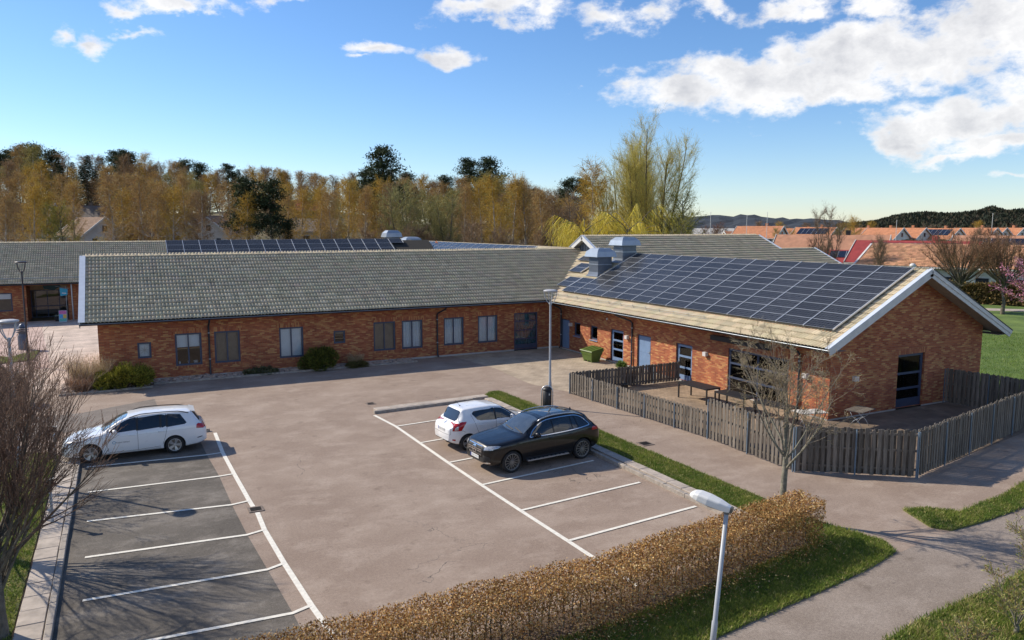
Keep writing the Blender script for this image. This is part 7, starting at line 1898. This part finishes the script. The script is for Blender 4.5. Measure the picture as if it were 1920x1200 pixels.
# wooded hillside: row by row, nearer rows last
fr = random.Random(11)
def skyline(px): return float(np.interp(px, [0, 60, 130, 240, 330, 420, 560, 640, 720, 800, 930, 1000, 1060, 1110, 1200, 1330], [300, 283, 290, 288, 298, 305, 315, 320, 308, 318, 312, 328, 345, 385, 405, 408]))
kinds_h = ['birch_rust', 'birch_gold', 'birch_brown']
for k in range(66):            # crest: pines and spruces against the sky, then brown woods
    px = -60 + k * 17.4 + fr.uniform(-8, 8); dist = fr.uniform(265, 300); x, y = at(px, dist); z = hill(x, y)
    zt = CAM_H + (425 - skyline(px) + fr.uniform(-8, 5)) * dist / 1445.0; h = (zt - z) * .83
    con = fr.random() < (.62 if px < 440 else .22)
    if h < 5: continue
    if con: kd = 'pine' if fr.random() < .45 else 'spruce'; tree(kd, fr.randint(0, 2), (x, y), z - .3, max(9, h) / 15.5, 'dark %s on the crest of the wooded hill' % kd, 'conifers on the crest', '%s_tree' % kd, 1.25)
    else: tree('birch_brown', fr.randint(0, 2), (x, y), z - .3, max(8, h) / 15, 'brown bare tree on the crest of the wooded hill', 'bare trees on the crest', 'birch_tree', 1.3)
for row, (dist0, n, frac) in enumerate(((240, 60, .97), (212, 58, .86), (185, 54, .76), (160, 50, .68))):
    for k in range(n):
        px = -70 + k * (1185.0 / n) + fr.uniform(-12, 12); dist = dist0 + fr.uniform(-11, 11)
        if row == 3 and (115 < px < 225 or 360 < px < 460 or 560 < px < 605): continue
        if row == 2 and (140 < px < 205 or 380 < px < 445): continue
        x, y = at(px, dist); z = hill(x, y); zt = CAM_H + (425 - skyline(px)) * frac * dist / 1445.0; h = max(8.0, zt - z) * fr.uniform(.62, .93)
        q = fr.random()
        if row < 2 and px < 460 and q < .25: kd = 'spruce'
        elif q < .46: kd = 'birch_rust'
        elif q < .66: kd = 'birch_gold'
        elif q < .88: kd = 'birch_brown'
        else: kd = 'birch_olive'
        nm = {'spruce': 'dark spruce among the birches on the hillside', 'birch_rust': 'rust coloured birch on the wooded hillside', 'birch_gold': 'golden budding birch on the wooded hillside', 'birch_brown': 'brown bare birch on the wooded hillside', 'birch_olive': 'olive green budding birch on the wooded hillside'}[kd]
        tree(kd, fr.randint(0, 2), (x, y), z - .2, h / 15, nm, nm.split(' on the ')[0].split(' among ')[0] + 's of the hillside', 'spruce_tree' if kd == 'spruce' else 'birch_tree', 1.15)
# front row with pale trunks, just beyond the roofs
front = [(8, 'birch_rust', 355), (28, 'birch_brown', 372), (62, 'birch_gold', 340), (95, 'leafy', 388), (118, 'leafy', 395), (140, 'birch_rust', 335), (212, 'birch_rust', 330), (232, 'birch_gold', 345), (268, 'birch_rust', 318), (296, 'birch_rust', 345), (322, 'birch_gold', 338),
         (348, 'birch_rust', 316), (378, 'birch_brown', 345), (432, 'birch_rust', 330), (462, 'birch_gold', 348), (540, 'birch_rust', 350), (566, 'birch_gold', 338), (598, 'birch_gold', 335), (622, 'birch_rust', 345), (652, 'birch_gold', 318), (684, 'birch_rust', 335), (712, 'birch_gold', 318), (735, 'birch_brown', 330),
         (770, 'bare_olive', 350), (800, 'bare_olive', 352), (838, 'bare_olive', 365), (870, 'birch_rust', 330), (905, 'birch_gold', 318), (930, 'birch_gold', 312), (960, 'birch_gold', 308), (985, 'birch_rust', 325), (1015, 'birch_rust', 335), (1040, 'birch_brown', 345), (1068, 'bare', 365), (1090, 'bare', 372)]
for k, (px, kd, ytop) in enumerate(front):
    dist = 128 + fr.uniform(-10, 12); x, y = at(px, dist); z = hill(x, y); h = (CAM_H + (425 - ytop) * dist / 1445.0 - z) * (.86 if 'birch' in kd else 1)
    tree(kd, k % 2, (x, y), z - .1, h / (8.5 if kd == 'leafy' else 10.5 if kd.startswith('bare') else 15), {'birch_rust': 'tall rust coloured birch with pale trunk behind the roofs', 'birch_gold': 'tall golden birch with pale trunk behind the roofs', 'birch_brown': 'tall brown birch with pale trunk behind the roofs', 'leafy': 'yellow green tree in fresh leaf behind the entrance wing', 'bare_olive': 'rounded olive green willow behind the long roof', 'bare': 'bare grey brown tree behind the gablet'}[kd], 'front row trees: ' + kd.replace('_', ' '), 'birch_tree' if kd.startswith('birch') else 'tree', 1.0 if kd != 'bare_olive' else 1.3)
for k in range(46):            # undergrowth closing the foot of the wood
    px = -40 + k * 29 + fr.uniform(-10, 10); dist = fr.uniform(112, 124); x, y = at(px, dist)
    if px > 1330: break
    kd = 'thicket' if px < 700 else ('alder' if fr.random() < .75 else 'thicket')
    hh = (5.0 if px < 480 else 6.2) * fr.uniform(.7, 1.1) if kd == 'thicket' else 8.0 * fr.uniform(.7, 1.1)
    tree(kd, k % 2, (x, y), hill(x, y) - .1, hh / (4.2 if kd == 'thicket' else 10.5), 'brown bare thicket at the foot of the wood' if kd == 'thicket' else 'bare brown alder at the foot of the wood', 'undergrowth ' + kd, 'thicket' if kd == 'thicket' else 'alder_tree', 1.35)
for px, dist, ytop, kd, lab in ((510, 122, 350, 'pine', 'lone dark green pine standing behind the solar roof'), (470, 126, 348, 'pine', 'slimmer pine left of the lone dark pine'), (735, 165, 290, 'pine', 'tall dark pine rising above the birches'), (722, 158, 320, 'spruce', 'narrow dark spruce beside the tall pine'), (705, 170, 325, 'pine', 'shorter pine left of the tall pine'),
                                (880, 240, 308, 'pine', 'small pine on the skyline, left of two'), (925, 245, 306, 'pine', 'wind bent pine on the skyline, right of two'), (1073, 250, 342, 'pine', 'left of the twin pines at the end of the hill'), (1084, 252, 344, 'pine', 'right of the twin pines at the end of the hill'), (540, 121, 405, 'spruce', 'low dark spruce beside the lone pine')):
    x, y = at(px, dist); z = hill(x, y); h = CAM_H + (425 - ytop) * dist / 1445.0 - z; tree(kd, 0, (x, y), z - .1, max(4, h) / 15.8, lab, None, '%s_tree' % kd, 1.15)
put('poplar', 0, 1218, 96, 20.2, 'great multi-stemmed willow in yellow green bud towering over the roof', None, 'willow_tree', 15.5, .80)
put('poplar', 1, 1175, 104, 17.2, 'slightly lower willow with orange tipped branches beside the great willow', None, 'willow_tree', 15.5, .85)
put('weeping', 0, 1150, 84, 10.3, 'bright yellow weeping willow behind the ventilators', None, 'willow_tree', 7.6, 1.05); put('weeping', 1, 1128, 90, 8.3, 'smaller yellow weeping willow left of the bright one', None, 'willow_tree', 7.6, 1.0)
put('birch_gold', 1, 1112, 92, 15.0, 'slim pale birch left of the willows', None, 'birch_tree'); put('leafy', 0, 1285, 92, 11.6, 'bushy yellow green tree at the right of the willows', None, 'tree', 8.5); put('leafy', 1, 1262, 88, 9.2, 'low yellow green bush below the great willow', None, 'tree', 8.5)
put('bare_red', 0, 1300, 88, 5.4, 'reddish bare bush right of the willows', None, 'tree', 10.5, 1.6); put('bare_red', 1, 1325, 96, 4.6, 'low reddish bare bush at the end of the wood', None, 'tree', 10.5, 1.7); put('alder', 0, 1255, 82, 5.6, 'bare brown bush behind the upper roof ridge', None, 'tree', 10.5, 1.6); put('alder', 1, 1205, 80, 5.6, 'bare bush under the willows behind the ridge', None, 'tree', 10.5, 1.6)
# ---------------------------------------------------------------- village houses
HW = pm('house_white', (.66, .65, .60), .8, .08, .8); HY = pm('house_yellow', (.62, .48, .20), .8, .08, .8); HG = pm('house_grey', (.62, .59, .54), .8, .12, .8); HR = pm('house_red', (.22, .035, .028), .8, .12, .8); HB = pm('house_brown', (.17, .11, .07), .8, .15, .8)
def roof_mat(name, c):
    m, nt, b = nmat(name); N, L = nt.nodes, nt.links
    g = N.new('ShaderNodeTexCoord'); w = N.new('ShaderNodeTexWave'); w.inputs['Scale'].default_value = 3.2; w.inputs['Distortion'].default_value = 0; L.new(g.outputs['Object'], w.inputs['Vector'])
    n = N.new('ShaderNodeTexNoise'); n.inputs['Scale'].default_value = 1.1; n.inputs['Detail'].default_value = 7; L.new(g.outputs['Object'], n.inputs['Vector'])
    mx = N.new('ShaderNodeMix'); mx.data_type = 'RGBA'; r = N.new('ShaderNodeMapRange'); r.inputs['From Min'].default_value = .3; r.inputs['From Max'].default_value = .7; L.new(n.outputs['Fac'], r.inputs['Value']); L.new(r.outputs[0], mx.inputs[0])
    mx.inputs[6].default_value = tuple(k * .78 for k in c) + (1,); mx.inputs[7].default_value = tuple(k * 1.15 for k in c) + (1,); L.new(mx.outputs[2], b.inputs['Base Color']); b.inputs['Roughness'].default_value = .85
    bp = N.new('ShaderNodeBump'); bp.inputs['Strength'].default_value = .6; bp.inputs['Distance'].default_value = .06; L.new(w.outputs['Fac'], bp.inputs['Height']); L.new(bp.outputs[0], b.inputs['Normal'])
    return m
RO = roof_mat('orange_roof', (.52, .22, .11)); RD = roof_mat('dull_orange_roof', (.50, .25, .15)); RRED = roof_mat('red_metal_roof', (.33, .045, .045)); RGREY = roof_mat('grey_roof', (.17, .14, .12)); RBRN = roof_mat('brown_roof', (.24, .15, .10)); RWHT = roof_mat('pale_roof', (.52, .50, .47))
HWIN = pm('house_window', (.03, .035, .045), .15, .3, 2, spec=.7)
SOLARF = pm('far_solar', (.014, .018, .032), .2, .2, 3)
def house(px, dist, Lh, Dh, wall, rise, turn, wm, rm, label, zb=None, solar=False, chim=True, name='house', wins=4, gwins=2, chim_mat=None, over=.45, two=False, barge=True, cat='house'):
    x, y = at(px, dist); z = hill(x, y) if zb is None else zb
    az = math.atan2(y, x); ang = az - math.pi / 2 - R(turn)
    root = empty(name, (x, y, z), ang); tag(root, label, cat)
    a, b = Lh / 2, Dh / 2
    MB().add([(-a, -b, -1), (a, -b, -1), (a, b, -1), (-a, b, -1), (-a, -b, wall), (a, -b, wall), (a, b, wall), (-a, b, wall), (-a, 0, wall + rise), (a, 0, wall + rise)],
             [(0, 1, 5, 4), (2, 3, 7, 6), (1, 2, 6, 9, 5), (3, 0, 4, 8, 7)]).build('wall', wm, root, False)
    t = .16; sl = rise / b; ob = b + over; oz = wall - sl * over; oa = a + over
    for s in (-1, 1):
        P = [(-oa, s * ob, oz), (oa, s * ob, oz), (oa, 0, wall + rise), (-oa, 0, wall + rise)]
        V = [(p[0], p[1], p[2] + .02) for p in P] + [(p[0], p[1], p[2] + t) for p in P]
        F = [(0, 1, 2, 3), (7, 6, 5, 4), (0, 4, 5, 1), (1, 5, 6, 2), (2, 6, 7, 3), (3, 7, 4, 0)]
        rf = MB().add(V, F if s > 0 else [f[::-1] for f in F]).build('roof', rm, root, False)
        if solar and s < 0:
            k0, k1 = .12, .88; q = lambda u, v: ((-a + 2 * a * u), -b * (1 - v), wall + rise * v + t + .06 + .02)
            MB().add([q(k0, .28), q(k1, .28), q(k1, .86), q(k0, .86)], [(0, 1, 2, 3)]).build('solar_field', SOLARF, rf, False)
            for u in np.linspace(k0, k1, 7)[1:-1]: MB().beam(q(u, .28), q(u, .86), .05, .04).build('panel_joint', RAIL, rf, False)
        if barge:
            for e in (-1, 1): MB().beam((e * (oa + .03), s * (ob + .02), oz + t * .5), (e * (oa + .03), 0, wall + rise + t * .5), .08, .34).build('barge_board', WHITE, root, False)
        MB().beam((-oa, s * (ob + .03), oz + .02), (oa, s * (ob + .03), oz + .02), .10, .12).build('eave_board', WHITE, root, False)
    def win(cx, zz, w, h, face):
        if face == 'long': bx_ = lambda d0, d1, e: (cx - w / 2 - e, cx + w / 2 + e, -b - d1, -b - d0)
        else: bx_ = lambda d0, d1, e: (a * face + min(d0 * face, d1 * face), a * face + max(d0 * face, d1 * face), cx - w / 2 - e, cx + w / 2 + e)
        f = MB().box(*bx_(.0, .05, .09), zz - h / 2 - .09, zz + h / 2 + .09).build('window', WHITE, root, False); MB().box(*bx_(.05, .065, 0), zz - h / 2, zz + h / 2).build('pane', HWIN, f, False)
    rowsz = ([1.4, wall - 1.0] if two else [min(1.5, wall * .55)])
    for zz in rowsz:
        for k in range(wins): win(-a + (k + .5) * Lh / wins, zz, Lh / wins * .38, 1.05, 'long')
    for e in (-1, 1):
        for zz in (rowsz + ([wall + rise * .35] if rise > 2.2 else [])):
            for k in range(gwins if zz < wall else 1): win((-b + (k + .5) * Dh / gwins) if zz < wall else 0, zz, .95, 1.1, e)
    if chim: MB().box(a * .3 - .35, a * .3 + .35, -.1, .5, wall + rise * .75, wall + rise + .9).build('chimney', chim_mat or rm, root, False)
    return root
# row of orange roofed houses
row = [(1425, 222, 12.5, 8.5, 5.1, 2.9, 24, HW, 'white house with broad orange roof and red base, nearest of the village row', True), (1337 + 50, 236, 9, 8, 3.6, 2.9, -28, HY, 'yellow gabled house with orange roof left of the white house', False),
       (1530, 246, 12, 8.5, 4.8, 2.9, 28, HY, 'pale yellow house with dark solar panels on its orange roof', True), (1618, 262, 11, 8.5, 4.6, 2.9, 30, HW, 'white house behind the bare birches with orange roof', True), (1505, 268, 11, 8, 4.4, 2.9, 10, HW, 'orange roof showing between two village houses', True),
       (1660, 250, 10.5, 8.5, 4.6, 2.9, 32, HW, 'white house with orange roof third from the right solar roof', True), (1702, 256, 10.5, 8.5, 4.6, 2.9, 32, HW, 'white house with flagpole before it and orange roof', True), (1762, 258, 11.5, 8.5, 4.5, 2.9, 32, HW, 'white house with black solar panels across its orange roof', True),
       (1830, 264, 12, 8.5, 4.6, 2.9, 34, HW, 'orange roofed white house with red chimney behind the hedge', True), (1858, 272, 9, 8, 4.6, 2.9, 34, HW, 'second last white house of the row at the right', True), (1893, 276, 8, 8, 4.6, 2.9, 34, HW, 'last white house of the row with tiny orange roof', True), (1950, 285, 9, 8, 4.6, 2.9, 30, HW, 'orange roof at the right picture edge far back', True)]
for i, (px, ds, l, d_, w_, r_, tn, wm, lab, two) in enumerate(row): house(px, ds, l, d_, w_, r_, tn, wm, RO, lab, solar=i in (2, 7), two=two, wins=4 if l > 10 else 3, chim=i not in (1, 9))
house(1338, 300, 14, 9, 4.2, 3.0, 5, HW, RWHT, 'white building with pale roof right of the willows', chim=False); house(1322, 262, 8, 7, 2.8, 2.2, -20, HR, RGREY, 'small red timber house at the edge of the wood', chim=False, gwins=1)
# nearer houses
hp = house(1560, 140, 17, 12, 2.9, 3.6, 8, HW, RD, 'low house with dull orange hipped roof and black chimney', chim=True, chim_mat=BLACKM)
house(1720, 128, 16, 10, 2.9, 2.9, 12, HR, RRED, 'bungalow with bright red metal roof carrying solar panels', solar=True, chim_mat=RRED); house(1606, 132, 9, 7, 2.6, 1.6, 6, HR, RRED, 'low red annexe with solar panels beside the red roofed bungalow', solar=True, chim=False, barge=False)
house(1935, 128, 18, 11, 3.3, 3.3, 4, HB, RD, 'dark solar clad house at the right picture edge', solar=True, chim=False)
house(1885, 118, 20, 7, 2.9, 1.8, 4, HW, RD, 'low tiled garage roof behind the two round trees', solar=False, chim=False, barge=False)
# long near roof with clay tiles, tile by tile
NX = at(1605, 92); nb = empty('row_house', (*at(1800, 96), 0)); tag(nb, 'long low white row building with salmon clay tile roof behind the round trees', 'house')
p0 = np.array(at(1606, 104)); p1 = np.array(at(2120, 98)); u2 = (p1 - p0) / np.linalg.norm(p1 - p0); n2 = np.array([-u2[1], u2[0]]); Ln = np.linalg.norm(p1 - p0); SLn = .44; ze_ = 3.35; dp = 5.4
P3 = lambda a, d, z: (*(p0 + u2 * a + n2 * d), z)
roofS = MB().add([P3(0, 0, ze_), P3(Ln, 0, ze_), P3(Ln, dp, ze_ + SLn * dp), P3(0, dp, ze_ + SLn * dp), P3(0, 2 * dp, ze_), P3(Ln, 2 * dp, ze_)], [(0, 1, 2, 3), (3, 2, 5, 4)]).build('roof', DECK, nb)
MB().add([P3(.6, .7, -.2), P3(Ln, .7, -.2), P3(Ln, .7, ze_ + .3), P3(.6, .7, ze_ + .3), P3(.6, 2 * dp - .7, -.2), P3(.6, 2 * dp - .7, ze_ + .3), P3(.6, dp, ze_ + SLn * dp - .1)], [(0, 1, 2, 3), (4, 0, 3, 6, 5)]).build('wall', HW, nb)
CL = np.array((.62, .34, .20)); tile_roof(roofS, P3(0, -.05, ze_), (*u2, 0), (*n2, SLn), Ln, dp * math.hypot(1, SLn), None, 300, TILE_O, CL, .42, .36, 7, 14, cvar=.16)
MB().beam(P3(0, -.1, ze_ + .05), P3(0, dp, ze_ + SLn * dp + .08), .22, .16).build('barge_board', WHITE, roofS); MB().beam(P3(0, -.12, ze_ - .08), P3(Ln, -.12, ze_ - .08), .12, .16).build('gutter', RWHT, roofS)
for k in range(11):
    a = 3 + k * 3.6
    if a < Ln - 2:
        f = MB().add([P3(a - .75, .66, .95), P3(a + .75, .66, .95), P3(a + .75, .66, 2.35), P3(a - .75, .66, 2.35)], [(0, 1, 2, 3)]).build('window', WHITE, nb); MB().add([P3(a - .65, .62, 1.05), P3(a + .65, .62, 1.05), P3(a + .65, .62, 2.25), P3(a - .65, .62, 2.25)], [(0, 1, 2, 3)]).build('pane', HWIN, f)
# hillside houses glimpsed between the birches
house(172, 168, 9, 8, 2.8, 3.1, 62, HG, RBRN, 'grey gabled house among the birches at the left', wins=2, chim=False); house(418, 166, 10, 8.5, 3.0, 3.0, -58, HG, RBRN, 'pale house with brown roof and blue window among the birches', wins=3)
house(380, 172, 9, 8, 2.8, 3.2, -40, HG, RBRN, 'low gabled house partly hidden left of the pale house', wins=2, chim=False); house(275, 170, 8, 7, 2.6, 2.4, -50, HB, RGREY, 'small brown house between birch trunks', wins=2, chim=False); house(582, 168, 11, 8, 3.0, 2.4, 12, HG, RGREY, 'grey roofed house right of the lone pine', wins=3)
house(555, 215, 12, 8, 3.0, 2.6, 10, HB, RRED, 'red roofed house higher on the wooded slope', wins=3); house(60, 200, 9, 7, 2.8, 2.6, 20, HB, RBRN, 'brown house high in the wood at the far left', wins=2); house(160, 205, 9, 7, 2.8, 2.4, 15, HB, RGREY, 'dark roofed house above the grey gabled house', wins=2)
house(45, 150, 12, 6, 2.6, .8, 6, HB, RGREY, 'flat dark garage behind the left birches', wins=2, chim=False, barge=False); house(385, 150, 8, 5, 2.3, .5, 4, HB, RWHT, 'low shed with white flat roof behind the birches', wins=2, chim=False, barge=False)

# ---------------------------------------------------------------- trees and hedges on the right
def put2(kind, var, px, ybase, h, label, name='tree', base_h=7.2, sxy=1.0):
    x, y = gnd(px, ybase); return tree(kind, var, (x, y), -.03, h / base_h, label, None, name, sxy)
put2('vase', 0, 1879, 589, 7.7, 'clipped round bare tree with short trunk on the lawn at the right', 'park_tree', 7.0, 1.0)
put2('vase', 1, 1797, 584, 7.9, 'clipped round bare tree rising behind the gable roof', 'park_tree', 7.0, 1.05)
put2('cherry', 0, 1948, 622, 6.0, 'pink blossoming cherry at the right picture edge', 'cherry_tree', 5.2, 1.05)
put('bare', 0, 1655, 90, 7.4, 'small bare tree before the salmon tiled roof', None, 'tree', 10.5, .8); put('bare', 1, 1553, 104, 10.2, 'bare wispy tree between the upper roof and the village', None, 'tree', 10.5, .75)
put('birch_gold', 0, 1603, 150, 9.5, 'small golden birch in front of the village row', None, 'birch_tree'); put('birch_olive', 1, 1592, 165, 8.8, 'olive birch in front of the village row', None, 'birch_tree'); put('birch_olive', 0, 1458, 205, 7.5, 'young olive tree before the white village house', None, 'birch_tree')
put('birch_olive', 1, 1572, 215, 7.6, 'young olive tree before the yellow solar house', None, 'birch_tree'); put('leafy', 0, 1488, 215, 6.8, 'round green yellow tree before the solar house', None, 'tree', 8.5); put('cherry', 1, 1392, 205, 5.4, 'small pink cherry before the yellow house', None, 'cherry_tree', 5.2)
put('bare_red', 1, 1530, 122, 6.4, 'reddish bare bush before the dull orange roof', None, 'tree', 10.5, 1.5); put('bare', 0, 1835, 200, 8.2, 'bare tree before the last village houses', None, 'tree', 10.5, 1.2); put('bare_red', 0, 1870, 215, 7.8, 'rounded bare tree far right before the village', None, 'tree', 10.5, 1.3)
for k in range(26):
    px = 1330 + k * 25 + fr.uniform(-9, 9); kd = fr.choice(['bare', 'bare_red', 'birch_brown', 'birch_gold']); x, y = at(px, fr.uniform(285, 330)); tree(kd, k % 2, (x, y), -.1, fr.uniform(7, 9.8) / (15 if 'birch' in kd else 10.5), 'round brown tree behind the village row', 'trees behind the village', 'tree', 1.4)
def hedge_run(px0, px1, d0, d1, h, w, label, cols, n, seed):
    p, q = np.array(at(px0, d0)), np.array(at(px1, d1)); Lh = np.linalg.norm(q - p); u = (q - p) / Lh; nn = np.array([-u[1], u[0]]); root = empty('hedge', (*((p + q) / 2), 0)); tag(root, label, 'hedge')
    b = Bush(seed); r = b.r; t = r.rand(n) * Lh; s = r.uniform(-w / 2, w / 2, n); z = h * np.where(r.rand(n) < .45, 1 - .12 * r.rand(n), r.rand(n)); s = np.where(r.rand(n) < .5, -w / 2 * (1 - .15 * r.rand(n)), s)
    P = np.c_[p[0] + u[0] * t + nn[0] * s, p[1] + u[1] * t + nn[1] * s, z * (1 + .06 * np.sin(t * .9))]
    b.leaves(P, r.randn(n, 3), .25 + .3 * r.rand(n), .18 + .15 * r.rand(n), tint(r, n, cols)); o = b.build('leaves', FOL, root); o['kind'] = 'stuff'
    MB().obox((*((p + q) / 2), h * .42), (*u, 0), (*nn, 0), (0, 0, 1), Lh / 2, w * .36, h * .42).build('inner_stems', BARK, root)
hedge_run(1600, 2100, 97.5, 92.5, 2.0, 1.8, 'brown clipped hedge running below the salmon roofed row building', [(.17, .12, .05), (.22, .16, .06), (.12, .10, .035)], 15000, 91)
hedge_run(1690, 1880, 205, 205, 4.6, 2.5, 'tall dark green hedge in front of the village row', [(.03, .035, .008), (.05, .055, .012)], 6000, 92)
hedge_run(1575, 1640, 104, 100, 2.6, 2.0, 'olive hedge left of the salmon roof', [(.16, .14, .03), (.22, .18, .05), (.12, .10, .03)], 4000, 93)
evergreen_bush('field_bush', gnd(1560, 502), 6, 3, 1.6, 'low straw coloured bushes behind the upper roof verge', 94, [(.2, .16, .06), (.15, .12, .05), (.11, .09, .035)], 6000, spiky=4)
# dark forest on the low hill at the far right: one mass with single crowns on its skyline
def far_forest():
    b = Bush(95); r = b.r; n = 26000; px = r.uniform(1570, 2250, n); yt = np.interp(px, [1570, 1640, 1680, 1730, 1780, 1830, 1860, 1885, 1920, 2100, 2250], [425, 419, 409, 404, 407, 403, 396, 403, 401, 398, 406])
    t = np.where(r.rand(n) < .3, 1 - .12 * r.rand(n), r.rand(n) ** .8); y = 428 + (yt - 428) * t; D = 620 + 120 * t + r.randn(n) * 8
    X = np.array([at(a, 1) for a in np.linspace(1570, 2250, 300)]); ix = np.interp(px, np.linspace(1570, 2250, 300), np.arange(300)).astype(int)
    P = np.c_[X[ix] * D[:, None], CAM_H + (425 - y) * D / 1445.0]
    b.slivers(P, r.randn(n, 3) * (.5, .5, .3) + (0, 0, 1.0), 1.5 + 2.2 * r.rand(n), 1.8 + 1.2 * r.rand(n), tint(r, n, [(.018, .026, .016), (.03, .036, .02), (.05, .042, .025)]))
    o = b.build('far_wood', FOL); tag(o, 'dark wooded hill on the horizon at the right', 'wood', None, 'stuff')
    V, F = [], []; m = 60
    for i, p in enumerate(np.linspace(1560, 2260, m)):
        yt_ = float(np.interp(p, [1560, 1640, 1680, 1730, 1780, 1830, 1860, 1885, 1920, 2100, 2260], [427, 421, 412, 407, 410, 406, 400, 406, 405, 401, 409]))
        for D_, yy in ((610, 440), (660, 425), (735, yt_ + 2), (900, 440)):
            q = at(p, D_); V.append((*q, CAM_H + (425 - yy) * D_ / 1445.0))
    for i in range(m - 1):
        for j in range(3): F.append((i * 4 + j, i * 4 + 4 + j, i * 4 + 5 + j, i * 4 + 1 + j))
    tag(mesh_obj('wooded_hill', V, F, MATS['far_forest'], smooth=True), kind='structure')
far_forest()
# flag poles and a path lamp
for px, dist, yt, lab in ((1332, 190, 400, 'white flagpole near the edge of the wood'), (1400, 212, 405, 'flagpole left of the white village house'), (1438, 214, 400, 'white flagpole in front of the village row'), (1681, 215, 415, 'white flagpole beside the white house'), (1860, 225, 405, 'flagpole behind the round trees')):
    x, y = at(px, dist); r_ = empty('flagpole', (x, y, 0)); tag(r_, lab, 'flagpole'); h = CAM_H + (425 - yt) * dist / 1445.0
    MB().lathe([(.09, -.1), (.05, h), (0, h + .05)], (0, 0, 0), 8).build('pole', WHITE, r_, False); MB().lathe([(0, h), (.11, h + .08), (0, h + .2)], (0, 0, 0), 8).build('finial', WHITE, r_, False)
x, y = at(1716, 78); r_ = empty('path_lamp', (x, y, 0)); tag(r_, 'slim white globe lamp before the salmon roof', 'street lamp')
MB().lathe([(.06, -.05), (.04, 4.3)], (0, 0, 0), 8).build('pole', GALV, r_, False); MB().lathe([(.05, 4.3), (.26, 4.42), (.28, 4.55), (.15, 4.7), (0, 4.73)], (0, 0, 0), 12).build('globe', WHITE, r_, False, True)

fx = at(190, 150); evergreen_bush('forsythia_bush', fx, 3.2, 2.5, 4.2, 'bright yellow forsythia glowing below the grey gabled house', 97, [(.75, .52, .03), (.62, .42, .03), (.5, .4, .06)], 3500, spiky=3.0).location.z = hill(*fx)
